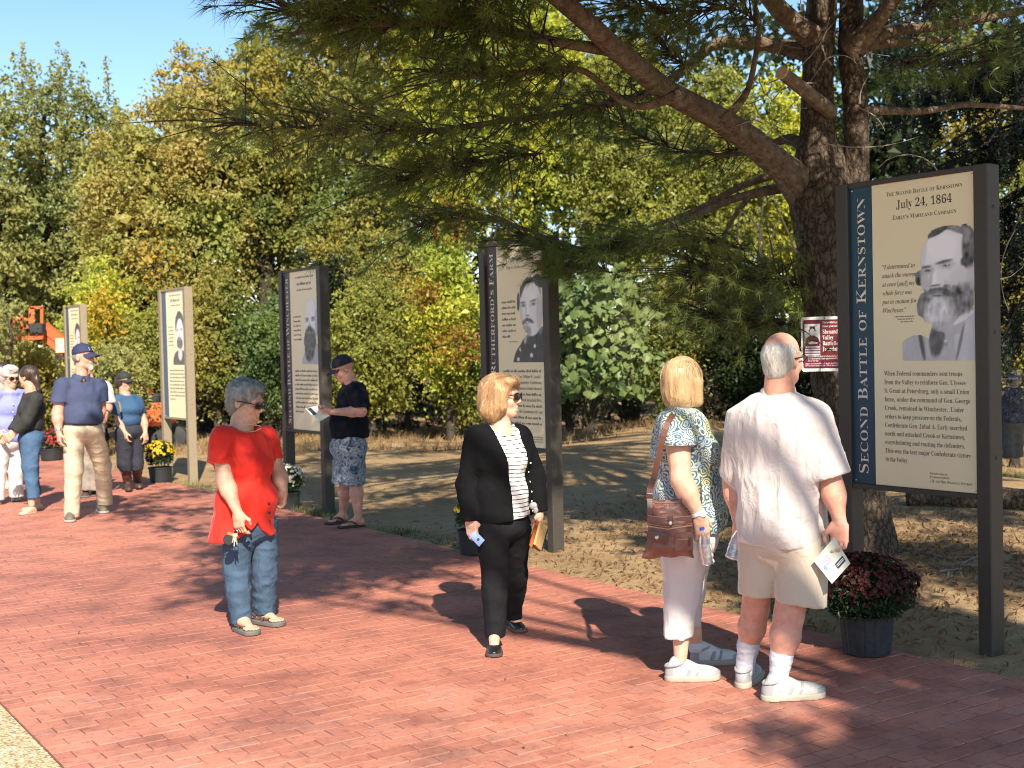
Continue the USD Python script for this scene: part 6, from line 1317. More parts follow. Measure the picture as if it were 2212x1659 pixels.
def mum(label, base_px, pot_r, pot_h, pr, pz, fm, nfl, fr, seed, ribbed=False, cover=.35, tall=.75, g=None):
    rs = np.random.default_rng(seed); g = ground(*base_px) if g is None else g; g = np.array([g[0], g[1], 0.006 if (g @ E1) < EDGE_R + .05 else float(ground_z(np.array([g[0]]), np.array([g[1]]))[0]) - .01])
    r = thing('flower_pot', label, 'flower pot', g, 'chrysanthemum pots beside the signs')
    N = 64; prof = [(0, 0), (pot_r * .84, 0), (pot_r * .86, .012), (pot_r * .98, pot_h * .9), (pot_r * 1.03, pot_h * .92), (pot_r * 1.03, pot_h), (pot_r * .95, pot_h), (pot_r * .93, pot_h * .86)]
    v, f = lathe(prof, (0, 0, 0), N)
    if ribbed:
        i = np.arange(len(v)) % N; k = np.where(i % 4 == 0, .965, 1.0) * (1 + .01 * np.sin(i * 2.1)); v[:, :2] *= k[:, None]
    part(r, 'pot', (v + g, f), m_pot if ribbed else m_pot_plain); part(r, 'soil', lathe([(0, pot_h * .88), (pot_r * .94, pot_h * .87)], g, 20), m_soil)
    c = g + Z * pz
    def dome(n, r0, r1, z0):
        d = rs.normal(0, 1, (n * 3, 3)); d /= np.linalg.norm(d, axis=1, keepdims=True); d = d[d[:, 2] > z0][:n]
        lump = 1 + .16 * (meshkit.noise(d * 3.2 + 5, seed) - .5); return c + d * np.array([pr, pr, pr * tall]) * lump[:, None] * rs.uniform(r0, r1, (len(d), 1)), d
    P, d = dome(int(nfl * 5.5), .45, .99, -.75); part(r, 'foliage', leaf_quads(P, fr * 1.9, rs, .45, dirs=d), m_mum_leaf, kind='stuff')
    P, d = dome(nfl, .97, 1.07, cover - .75); keep = d[:, 2] + rs.normal(0, .16, len(d)) > cover - .3
    part(r, 'blossoms', rosettes(P[keep], d[keep], fr, rs), fm, kind='stuff')
    st = [tube([c - Z * (pz - pot_h * .85) + np.array([math.cos(a), math.sin(a), 0]) * .03, c + np.array([math.cos(a), math.sin(a), -.2]) * pr * .6], .004, 5) for a in np.linspace(0, 6, 9)]
    part(r, 'stems', st, m_mum_leaf)
mum('pot of dark red chrysanthemums at the foot of the largest sign', (1873, 1410), .148, .215, .262, .345, m_fl_red, 1250, .0155, 41, True, .3, .74)
mum('pot of white chrysanthemums half hidden behind the woman in red', (622, 1097), .14, .2, .185, .34, m_fl_white, 330, .02, 42, False, .25, .9)
mum('pot of yellow chrysanthemums in front of the sign with tan posts', (347, 1041), .16, .2, .205, .36, m_fl_yel, 330, .021, 43, False, .45, .95)
mum('pot of red chrysanthemums left of the man in the navy polo shirt', (112, 994), .2, .2, .215, .34, m_fl_red2, 280, .024, 44, False, .15, .8)
mum('pot of yellow flowers almost hidden behind the woman in the black cardigan', (1025, 1196), .14, .2, .165, .33, m_fl_yel, 160, .02, 45, False, .5, .85)
# ================================================================ trees
m_bark = usdkit.material(stage, '/World/Looks/pine_bark', {'g': ('geometry', {}), 'm': ('mapping', {'scale': (1, 1, .5)}), 'v': ('voronoi_texture', {'feature': 'distance_to_edge', 'scale': 21.0}), 'n': ('noise_texture', {'scale': 12.0, 'detail': 6, 'roughness': .7}), 'va': ('vector_math', {'math_type': 'multiply_add', 'vector2': (.12, .12, .12)}),
    'r': ('rgb_ramp', {'ramp': [(0, C(.035, .026, .02)), (.06, C(.09, .068, .05)), (.2, C(.17, .13, .098)), (.5, C(.21, .165, .125))]}), 'r2': ('rgb_ramp', {'ramp': [(.3, C(.65, .65, .62)), (.6, C(1.05, 1.02, 1)), (.75, C(1.25, 1.25, 1.15))]}), 'mx': ('mix', {'mix_type': 'multiply', 'fac': .9}), 'ad': ('math', {'math_type': 'multiply_add', 'value2': 2.2}), 'b': ('bump', {'strength': .9, 'distance': .03}), 'p': ('principled_bsdf', {'roughness': .92, 'specular_ior_level': .15})},
    [('g.position', 'm.vector'), ('m.vector', 'n.vector'), ('n.color', 'va.vector1'), ('m.vector', 'va.vector3'), ('va.vector', 'v.vector'), ('v.distance', 'r.fac'), ('n.fac', 'r2.fac'), ('r.color', 'mx.color1'), ('r2.color', 'mx.color2'), ('mx.color', 'p.base_color'), ('v.distance', 'ad.value1'), ('n.fac', 'ad.value3'), ('ad.value', 'b.height'), ('b.normal', 'p.normal')], surface='p.BSDF')
m_bark_smooth = mat('limb_bark', (.15, .115, .085), .9, .4, 14, .7, 40, .015, .15, detail=6); m_limb = mat('limb_scaly', (.075, .05, .036), .92, scale=16, col2=(.2, .155, .115), bump=1.0, bscale=34, bdist=.03, spec=.15, detail=6)
m_bark_dark = mat('dark_bark', (.05, .04, .032), .9, .4, 14, .6, 40, .015, .15); m_twig = mat('dead_twig', (.26, .225, .18), .9, .3, 14); m_cutwood = mat('cut_wood', (.5, .36, .2), .8, .2, 30)
m_needle = leaf_mat('pine_needles', [(0, C(.1, .155, .035)), (.5, C(.19, .26, .05)), (.9, C(.26, .33, .07)), (1, C(.32, .31, .085))], trans=.45, rough=.5, patch=.2)
m_spruce = leaf_mat('spruce_needles', [(0, C(.008, .016, .012)), (.6, C(.016, .03, .02)), (1, C(.03, .045, .028))], trans=.12, rough=.6, patch=.2)
def gz(x, y): return float(ground_z(np.array([x]), np.array([y]))[0])
rng = np.random.default_rng(77)

PB_ = ground(1868, 1190); PY = PB_[1]                 # the big pine
def PP(px, py, dy=0.0): return at(px, py, PY + dy)
kp = FPX / PY
pine = thing('pine_tree', 'big double stemmed pine with a long low limb behind the largest sign', 'tree', (PB_[0], PB_[1], 0))
def trunk_mesh(pts, rad, n, sides, wob, seed, fork=0.0):
    p = resample(pts, n); sl_ = np.r_[0, np.cumsum(np.linalg.norm(np.diff(np.asarray(pts, float), axis=0), axis=1))]; r = np.interp(np.linspace(0, 1, n), sl_ / sl_[-1] if len(rad) == len(pts) else np.linspace(0, 1, len(rad)), rad); rs = np.random.default_rng(seed)
    v, f = tube(p, r, sides, True)
    nn = len(p) * sides; c = np.repeat(p, sides, 0); d = v[:nn] - c
    a = np.arctan2(d[:, 1], d[:, 0]); L = np.linalg.norm(d, axis=1, keepdims=True)
    nz = meshkit.fbm(np.stack([np.cos(a) * 5, np.sin(a) * 5, v[:nn, 2] * 3.2], -1), 4, seed) - .5
    rid = np.abs(meshkit.noise(np.stack([np.cos(a) * 7, np.sin(a) * 7, v[:nn, 2] * 6.5], -1), seed + 3) - .5) * 2
    v[:nn] = c + d * (1 + wob * (nz * 1.5 - .5 * (1 - rid))[:, None]); return v, f
base_f = [(.46, -.1), (.34, .1)]
tA = [PB_ + np.array([0, 0, -.15]), PP(1862, 1150), PP(1845, 1050), PP(1822, 900), PP(1798, 700), PP(1785, 520), PP(1776, 420), PP(1766, 280), PP(1768, 120), PP(1778, -40), PP(1785, -300), PP(1790, -700)]
rA_ = np.array([88, 70, 63, 60, 59, 68, 74, 38, 34, 32, 28, 20]) / kp
part(pine, 'trunk', trunk_mesh(tA, rA_, 130, 56, .13, 3), m_bark, True)
tB = [PP(1800, 640, .05), PP(1832, 500, .04), PP(1850, 380, 0), PP(1848, 240, -.02), PP(1838, 110, 0), PP(1842, -60, .05), PP(1850, -320, .2), PP(1856, -650, .3)]
part(pine, 'second_stem', trunk_mesh(tB, np.array([30, 33, 28, 27, 27, 25, 22, 14]) / kp, 90, 40, .13, 5), m_bark, True)
def limb(pts, rad, nm='limb', m=m_bark_smooth, sides=12, seed=1, n=36, wob=.12, lab=None):
    return part(pine, nm, trunk_mesh(pts, np.array(rad) / kp, n, sides, wob, seed), m, True, lab)
big = [PP(1795, 480, .1), PP(1745, 418, .0), PP(1690, 362, -.12), PP(1560, 262, -.5), PP(1440, 196, -1.0), PP(1340, 115, -1.7), PP(1270, 50, -2.0), PP(1185, -22, -2.3), PP(1050, -130, -2.8), PP(850, -220, -3.4)]
limb(big, [66, 49, 33, 26, 23, 20, 18, 16, 13, 8], 'low_limb', m_limb, 26, 7, 90, .1, 'thick low limb reaching up to the left')
limb([PP(1795, 243, -.12), PP(1750, 205, -.35), PP(1688, 156, -.6)], [16, 15, 14], 'cut_branch', m_bark_smooth, 16, 9, 24, .1)
e0, e1 = PP(1688, 156, -.6), PP(1750, 205, -.35); dcut = unit(e0 - e1)
part(pine, 'cut_end', lathe([(0, .004), (14.2 / kp, .003), (14.6 / kp, -.01)], e0, 20, frame(dcut)), m_cutwood, True, 'pale sawn end of the cut branch')
LIMBS = [([(1838, 120, 0), (1920, 70, .2), (2030, 55, .4), (2130, 38, .5), (2260, 10, .6)], [16, 14, 12, 11, 8]), ([(1830, 110, 0), (1900, 40, -.2), (1960, -50, -.4)], [24, 18, 14]), ([(1780, 90, 0), (1720, 55, -.1), (1660, -10, -.3), (1600, -80, -.5)], [26, 24, 20, 14]),
    ([(1765, 120, .1), (1650, 95, .2), (1560, 90, .2), (1480, 150, .1), (1400, 200, -.1), (1250, 238, -.5), (1080, 262, -.9), (900, 285, -1.3)], [17, 16, 13, 11, 9, 8, 6, 3]), ([(1850, 100, .1), (1960, 90, .3), (2060, 85, .5)], [11, 10, 7]), ([(1868, 236, .1), (1990, 240, .4), (2100, 226, .6), (2240, 236, .9)], [8, 8, 7, 5]),
    ([(1720, 402, .2), (1600, 425, .2), (1470, 480, .1), (1380, 520, 0), (1300, 552, -.2), (1160, 580, -.4)], [11, 9, 8, 7, 5, 3]), ([(1740, 360, .3), (1620, 395, .6), (1500, 455, .9), (1400, 490, 1.2)], [10, 9, 7, 4]), ([(1745, 330, .3), (1700, 300, .5), (1620, 330, .9), (1500, 330, 1.2)], [13, 11, 7, 3]),
    ([(1470, 200, -1.3), (1380, 230, -1.2), (1250, 150, -1.5), (1100, 160, -2.0), (980, 170, -2.4)], [9, 7, 6, 5, 3]), ([(1330, 110, -1.7), (1200, 90, -1.9), (1050, 60, -2.2), (830, 50, -2.8), (620, 75, -3.2)], [10, 9, 8, 6, 3]), ([(1560, 262, -.9), (1620, 180, -.9), (1640, 60, -1.0), (1600, -40, -1.2)], [8, 6, 5, 3]),
    ([(1300, 552, -.2), (1200, 520, -.5), (1080, 480, -.8), (950, 470, -1.1)], [4, 4, 3, 2]), ([(1620, 425, .2), (1560, 520, .3), (1540, 600, .3), (1600, 690, .3)], [5, 4, 3, 2])]
LP = []
for k, (p_, r_) in enumerate(LIMBS):
    pts_ = [PP(*a) for a in p_]; r_ = [r_[0] * 1.35] + r_[1:]; limb(pts_, r_, 'limb', m_limb, 9, 20 + k, 30, .14); LP.append(pts_)
for k in range(34):                                   # dead hanging twigs
    x, y = rng.uniform(1500, 2200), rng.uniform(20, 560)
    if k < 14: x, y = rng.uniform(1580, 1900), rng.uniform(20, 330)
    p = [np.array([x, y, rng.uniform(-.7, .1)])]; a = rng.uniform(0, 6.28); l = rng.uniform(14, 40); cv = rng.uniform(-.5, .5)
    for _ in range(6): a += cv; p.append(p[-1] + np.array([math.cos(a) * l, math.sin(a) * l * .8, rng.uniform(-.04, .04)]))
    part(pine, 'dead_twig', tube([PP(*w) for w in p], np.linspace(1.5, .5, len(p)) / kp, 5), m_twig, True)

def tufts(C_, D, L, nn, rs, w=.0018, spread=1.15):
    """needle bundles: blades from each centre about direction D"""
    n = len(C_); d = np.repeat(D, nn, 0) + rs.normal(0, spread * .55, (n * nn, 3)); d[:, 2] -= .12; d /= np.linalg.norm(d, axis=1, keepdims=True)
    c = np.repeat(C_, nn, 0) - np.repeat(D, nn, 0) * (rs.random((n * nn, 1)) * L * .7); l = L * rs.uniform(.7, 1.15, (n * nn, 1))
    s = np.cross(d, rs.normal(0, 1, (n * nn, 3))); s /= np.linalg.norm(s, axis=1, keepdims=True) + 1e-9; ww = w * rs.uniform(.8, 1.3, (n * nn, 1))
    t = c + d * l; t[:, 2] -= l[:, 0] ** 2 * .9
    V = np.stack([c - s * ww, c + s * ww, t], 1).reshape(-1, 3); k = np.arange(n * nn)[:, None] * 3
    return V, k + np.array([[0, 1, 2]])
def bough(px_list, spread_px, dspread, n, seed, L=.115, nn=40, twig=True):
    rs = np.random.default_rng(seed); pts = resample([PP(*a) for a in px_list], 40); out_t, out_b = [], []
    C_, D_ = [], []
    for _ in range(n):
        i = rs.integers(1, 39); b = pts[i]; tg = unit(pts[min(i + 1, 39)] - pts[i - 1])
        off = rs.normal(0, 1, 3) * np.array([spread_px / kp, dspread, spread_px / kp * .75]); tip = b + off + tg * abs(rs.normal(0, .25)); 
        D = unit(tip - b + tg * .35 + np.array([0, 0, -.05])); C_.append(tip); D_.append(D)
        if twig and rs.random() < .5: out_b.append(tube(np.array([b, (b + tip) / 2 + np.array([0, 0, .03]), tip]), [.008, .005, .002], 4, False))
    return tufts(np.array(C_), np.array(D_), L, nn, rs), out_b
BOUGHS = [([(1400, 200, -.1), (1250, 238, -.5), (1080, 262, -.9), (900, 285, -1.3), (700, 280, -1.6), (500, 265, -1.9)], 42, .5, 420), ([(1200, 90, -1.9), (1050, 60, -2.2), (830, 50, -2.8), (620, 30, -3.2)], 40, .5, 420), ([(1150, -10, -2.2), (950, -20, -2.6), (700, -30, -3.1)], 45, .5, 260), ([(1250, 150, -1.5), (1100, 160, -2.0), (980, 165, -2.4), (900, 190, -2.5)], 36, .4, 190),
    ([(1180, 330, -.6), (1050, 350, -.9), (930, 370, -1.1), (860, 400, -1.2)], 40, .4, 230), ([(1080, 480, -.8), (950, 470, -1.1), (900, 490, -1.2)], 30, .3, 80), ([(1620, 545, .1), (1500, 520, 0), (1380, 520, 0), (1250, 545, -.3), (1120, 505, -.6)], 30, .45, 330), ([(1740, 620, .3), (1650, 600, .3), (1560, 590, .3), (1480, 600, .2)], 55, .6, 300), ([(1720, 700, .3), (1600, 690, .3), (1520, 680, .3)], 45, .6, 170), ([(1330, 590, -.2), (1240, 575, -.3)], 25, .3, 70), ([(1640, 60, -1.0), (1580, 20, -1.2), (1450, 30, -1.4), (1330, 10, -1.5)], 48, .5, 230),
    ([(1700, 330, .9), (1600, 320, 1.0), (1480, 330, 1.2)], 40, .5, 110), ([(1500, 330, .9), (1400, 300, .7), (1330, 250, .4)], 36, .5, 90), ([(1960, 30, -.4), (2080, -5, -.3), (2200, -10, 0)], 40, .6, 180), ([(1920, 130, .2), (2040, 140, .4), (2200, 120, .6)], 36, .6, 130), ([(1480, 150, -.9), (1420, 90, -1.1)], 40, .4, 80)]
for k, (p_, sp, ds, n) in enumerate(BOUGHS):
    (v, f), tw = bough(p_, sp, ds, n, 300 + k); b = part(pine, 'bough', (v, f), m_needle, kind='stuff')
    if tw: part(b, 'twigs', tw, m_bark_dark)

# ---- what shades the near ground: the pine's upper boughs, and a broad tree standing behind the viewer
def sg(p): q = sunground(p); return q[:2]
SH_PTS = []      # (point in the sun's plan, radius)
def shade(px, py, r, Y=None): SH_PTS.append((sg(ground(px, py) if Y is None else at(px, py, Y)), r))
for a in ((560, 1235, .5), (650, 1265, .5), (760, 1255, .55), (880, 1230, .55), (960, 1190, .55), (480, 1262, .3), (410, 1245, .2), (830, 1315, .2), (930, 1300, .25), (700, 1175, .65), (810, 1150, .75), (600, 1160, .65), (480, 1150, .5), (350, 1140, .4), (250, 1165, .3), (420, 1100, .6), (930, 1120, .7), (620, 1120, .7), (500, 1015, 1.0), (600, 1000, 1.1), (700, 1030, 1.0), (830, 1020, 1.0), (900, 1060, .8), (960, 1010, .9), (1280, 1015, .8), (1330, 1060, .5), (1450, 1040, .7), (1500, 1120, .45), (1400, 1150, .3), (640, 970, 1.0), (900, 975, .8), (1300, 980, .8), (1500, 985, .8), (430, 1060, .5), (330, 1100, .4), (1250, 1034, .3), (1330, 1034, .3), (1400, 1034, .3),
          (1720, 1110, .8), (1900, 1080, 1.0), (2060, 1100, 1.0), (2190, 1120, .8), (1700, 1230, .4), (1640, 1160, .5), (1800, 1260, .5), (2000, 1200, .8), (2180, 1250, .7), (2000, 1340, .6), (2170, 1380, .5), (1880, 1420, .35), (2050, 1450, .4), (2190, 1490, .4), (1700, 1040, .9), (1650, 990, 1.0), (1980, 1010, 1.0), (2150, 1560, .35), (1990, 1520, .3), (2080, 1620, .35), (1940, 1600, .16), (1850, 1560, .18), (2190, 1640, .4), (1760, 1625, .14), (1840, 1400, .3), (1660, 1570, .15), (1720, 1640, .22), (1900, 1500, .3), (2100, 1480, .4), (1950, 1650, .3), (2180, 1530, .4), (2050, 1580, .25), (1780, 1650, .2), (1300, 1080, .4), (1420, 1095, .5), (1540, 1060, .6), (1560, 1000, .8), (1380, 1000, .6), (2020, 1660, .3), (1880, 1640, .2), (2120, 1600, .35), (2060, 1540, .3), (2200, 1580, .3), (1700, 1590, .1), (1960, 1560, .2)):
    if a[0] < 1000 and a[1] > 1090: a = (a[0], a[1], a[2] * .82)
    shade(*a)
gs1 = ground(2144.5, 1417.7)
for a in np.linspace(-.05, 1.1, 6):
    for z in np.linspace(.2, 2.75, 8): SH_PTS.append((sg(gs1 - UX * a + Z * z), .3))
for z in (.1, .3, .5): SH_PTS.append((sg(ground(1880, 1408) + Z * z), .36))
for px, py, r in ((760, 800, .35), (745, 870, .4), (752, 960, .4), (760, 1060, .3), (700, 890, .3)): shade(px, py, r, TM.Y)
gs3 = ground(704, 1108)
for a in np.linspace(0, .9, 4):
    for z in np.linspace(.9, 2.6, 6): SH_PTS.append((sg(gs3 - UX * a + Z * z), .32))
for px, py, r in ((534, 850, .2), (525, 930, .26), (530, 1000, .27), (545, 1060, .22)): shade(px, py, r, RW.Y)
for px, py, r in ((275, 830, .3), (275, 890, .35), (280, 960, .35), (285, 1030, .3)): shade(px, py, r, 12.9)
gs2 = ground(1196.8, 1195.5)
for a in np.linspace(0, .95, 4):
    for z in (1.7, 2.1, 2.5): SH_PTS.append((sg(gs2 - UX * a + Z * z), .24))
for z in (.6, .9, 1.3, 1.8, 2.3): SH_PTS.append((sg(gs2 + Z * z), .14))
for px in (1950, 2030, 2110, 2190):
    for py in (40, 120, 200, 280): shade(px, py, .5, 14.3)
for px, py, r in ((2188, 830, .5), (2188, 870, .7), (2188, 920, .7), (2190, 970, .7), (2190, 1000, .6)): shade(px, py, r, 19.2)
for px in range(560, 1700, 75):                       # the pine's own low boughs lie in shade
    for py in (0, 60, 120, 200, 280, 350, 430, 520): 
        if rng.random() < (.62 if py < 450 else .8) and not (px > 1150 and py < 30): shade(px, py, .42, PY + (-2.6 if px < 1000 else -1.5 if px < 1250 else -.4))
for px in range(1480, 1760, 60):
    for py in (560, 640, 720): shade(px, py, .4, PY + .3)
for px, py, r in ((1780, 120, .3), (1775, 320, .18), (1750, 560, .25), (1770, 760, .25), (1800, 900, .25), (1820, 1080, .3), (1850, 420, .15), (1790, 1000, .3)): shade(px, py, r, PY)
LIT = []
def lit(P_, pts, r): 
    for px, py in pts: LIT.append((sg(P_(px, py)), r))
lit(WM.P, [(1780, 920), (1800, 1020), (1690, 740), (1690, 830), (1680, 930), (1640, 1000), (1740, 1000), (1690, 1100), (1640, 1200), (1740, 1200), (1640, 1350), (1700, 1400), (1610, 1470), (1690, 1500), (1815, 1130), (1800, 1220)], .32)
lit(BW_.P, [(1480, 790), (1480, 860), (1470, 950), (1490, 1050), (1440, 1140), (1480, 1200), (1475, 1300), (1470, 1400), (1500, 1460)], .26)
lit(KW.P, [(1080, 820), (1085, 900), (1080, 1000), (1085, 1100), (1070, 1200), (1100, 1200), (1070, 1320), (1100, 1320), (1070, 1410)], .26)
lit(lambda x, y: at(x, y, 10.3), [(180, 770), (170, 850), (180, 920), (160, 1010), (220, 1010), (155, 1110), (228, 1090)], .3)
lit(lambda x, y: at(x, y, 10.9), [(62, 810), (70, 880), (68, 960), (66, 1040), (20, 810), (20, 900), (20, 1000)], .35)
lit(RW.P, [(520, 1130), (570, 1130), (520, 1230), (575, 1230), (522, 1340), (575, 1340), (510, 1100)], .14)
for p_ in [(1290, 1300), (1350, 1330), (1430, 1370), (985, 1290), (1020, 1330), (1150, 1290), (1230, 1300), (1080, 1460), (1300, 1420), (1500, 1330), (1560, 1420), (1250, 1180), (1350, 1210), (1450, 1240), (1230, 1100), (1100, 1240)]: LIT.append((sg(ground(*p_)), .22))
for z in np.linspace(.9, 2.6, 6): LIT.append((sg(ground(411, 1043) + Z * z), .35))
LITP = np.array([a for a, b in LIT]); LITR = np.array([b for a, b in LIT])
rs = np.random.default_rng(5); pine_c, tree_c, spruce_c = [], [], []; SPXY = at(2300, 900, 16.0)[:2]
pxy = PB_[:2]; TREE2 = np.array([4.2, -3.6])
def top_of_frame(x, y): return 1.72 + max(y, 0) * .292 + .02 * abs(x) + .55
for g, r in SH_PTS:
    n = max(1, int(round((r / .2) ** 2 * 1.15)))
    for _ in range(n):
        q = g + rs.normal(0, 1, 2) * r * .5 if r > .2 else g + rs.normal(0, 1, 2) * .04
        cr = .34 if r > .4 else .24 if r > .22 else .16
        if (np.linalg.norm(LITP - q, axis=1) < LITR + cr * .62).any(): continue
        best = None
        for z in rs.uniform(3.4, 9.5, 14):
            p = np.array([q[0], q[1], 0]) + SUN * (z / SUN[2])
            if p[2] < top_of_frame(p[0], p[1]) or (p[1] > PY + 3 and not (q[1] > 17 and q[0] > 5.5)): continue
            dp, dt = np.linalg.norm(p[:2] - pxy), np.linalg.norm(p[:2] - TREE2)
            if dp < 8.6 - max(0, z - 5) * .3 and (best is None or best[2] > dp): best = (p, 'p', dp)
            ds = np.linalg.norm(p[:2] - SPXY)
            if q[1] > 17 and q[0] > 5.5 and ds < 6: best = (p, 's', ds); break
            if (best is None or best[1] == 't') and dt < 8.5 and (best is None or best[2] > dt): best = (p, 't', dt)
        if best is None: continue
        (pine_c if best[1] == 'p' else tree_c if best[1] == 't' else spruce_c).append((best[0], cr))
def limbs_to(parent, root_fn, cs, every, r0, m, sides=6, nm='limb'):
    for k, (c, _) in enumerate(cs):
        if k % every: continue
        a = root_fn(c); part(parent, nm, tube(resample([a, a * .5 + c * .5 + np.array([0, 0, .25]), c], 8), np.linspace(r0, .012, 8), sides), m, True)
C_, D_ = [], []
for c, cr in pine_c:
    n = 13 if cr > .3 else 8 if cr > .2 else 5; o = rs.normal(0, 1, (n, 3)) * cr * .5; C_.append(c + o); D_.append(o / np.linalg.norm(o, axis=1, keepdims=True))
if C_: part(pine, 'upper_boughs', tufts(np.vstack(C_), np.vstack(D_), .17, 15, rs, .0085), m_needle, kind='stuff')
limbs_to(pine, lambda c: np.array([pxy[0] - .1, pxy[1], 6.2 + .75 * (c[2] - 3.4)]), [c for c in pine_c if c[0][2] > 4.6], 16, .06, m_bark_smooth, nm='upper_limb')
bt = thing('shade_tree', 'broad leafy tree standing behind the viewer whose shadow dapples the brick path', 'tree', (*TREE2, 0))
part(bt, 'trunk', trunk_mesh([np.array([*TREE2, -.1]), np.array([TREE2[0], TREE2[1], 2.0]), np.array([TREE2[0] - .2, TREE2[1] + .3, 5.0]), np.array([TREE2[0], TREE2[1] + .2, 9.0])], np.array([.42, .3, .24, .08]), 30, 14, .1, 4), m_bark, True)
m_shade_leaf = leaf_mat('shade_tree_leaf', [(0, C(.03, .06, .015)), (1, C(.08, .12, .03))], trans=.25)
P_ = [c + rs.normal(0, 1, (int(70 * (cr / .3) ** 2) + 10, 3)) * cr * np.array([.55, .55, .4]) for c, cr in tree_c]
P_ = np.vstack(P_); P_ = P_[P_[:, 2] > 1.72 + np.maximum(P_[:, 1], 0) * .292 + .05 * np.abs(P_[:, 0]) + .6]
if len(P_): part(bt, 'crown', leaf_quads(P_, .13, rs, .6), m_shade_leaf, kind='stuff')
limbs_to(bt, lambda c: np.array([TREE2[0] - .1, TREE2[1] + .2, min(max(c[2] - .8, 2.5), 7)]), tree_c, 9, .07, m_bark)

# ---- the wood behind
LM = {
 'olive': leaf_mat('leaf_olive', [(0, C(0.23, 0.265, 0.0902)), (.5, C(0.476, 0.497, 0.17)), (1, C(0.66, 0.62, 0.299))], ramp2=[(0, C(0.384, 0.352, 0.106)), (1, C(0.66, 0.62, 0.299))]),
 'tan': leaf_mat('leaf_tan_yellow', [(0, C(0.414, 0.323, 0.0902)), (.5, C(0.66, 0.588, 0.154)), (1, C(0.66, 0.62, 0.235))], ramp2=[(0, C(0.322, 0.352, 0.0902)), (1, C(0.66, 0.62, 0.202))], patch=.5),
 'yellow': leaf_mat('leaf_yellow_green', [(0, C(0.322, 0.382, 0.0581)), (.5, C(0.66, 0.62, 0.106)), (1, C(0.66, 0.62, 0.138))], ramp2=[(0, C(0.66, 0.62, 0.0742)), (1, C(0.66, 0.62, 0.106))], patch=.3),
 'green': leaf_mat('leaf_green', [(0, C(0.163, 0.203, 0.0486)), (.5, C(0.362, 0.394, 0.0808)), (1, C(0.62, 0.577, 0.122))], ramp2=[(0, C(0.453, 0.355, 0.0742)), (1, C(0.62, 0.577, 0.138))], patch=.35),
 'deep': leaf_mat('leaf_deep_green', [(0, C(0.0773, 0.132, 0.0421)), (.6, C(0.168, 0.251, 0.0677)), (1, C(0.351, 0.411, 0.106))], patch=.3),
 'bright': leaf_mat('leaf_bright', [(0, C(0.312, 0.325, 0.0609)), (.5, C(0.508, 0.49, 0.11)), (1, C(0.508, 0.49, 0.153))], ramp2=[(0, C(0.222, 0.232, 0.0523)), (1, C(0.508, 0.49, 0.0954))]),
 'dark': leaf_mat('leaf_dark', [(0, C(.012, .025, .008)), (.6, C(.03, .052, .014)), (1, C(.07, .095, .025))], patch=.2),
 'redbud': leaf_mat('leaf_redbud', [(0, C(0.072, 0.126, 0.033)), (.5, C(0.156, 0.221, 0.0605)), (1, C(0.288, 0.304, 0.099))], trans=.3, patch=.2),
 'russet': leaf_mat('leaf_russet', [(0, C(.22, .055, .015)), (.5, C(.4, .13, .03)), (1, C(.5, .24, .05))], ramp2=[(0, C(.3, .2, .03)), (1, C(.45, .3, .05))], patch=.4),
 'gold': leaf_mat('leaf_gold', [(0, C(.4, .25, .02)), (.5, C(.6, .4, .03)), (1, C(.7, .5, .06))], patch=.2)}
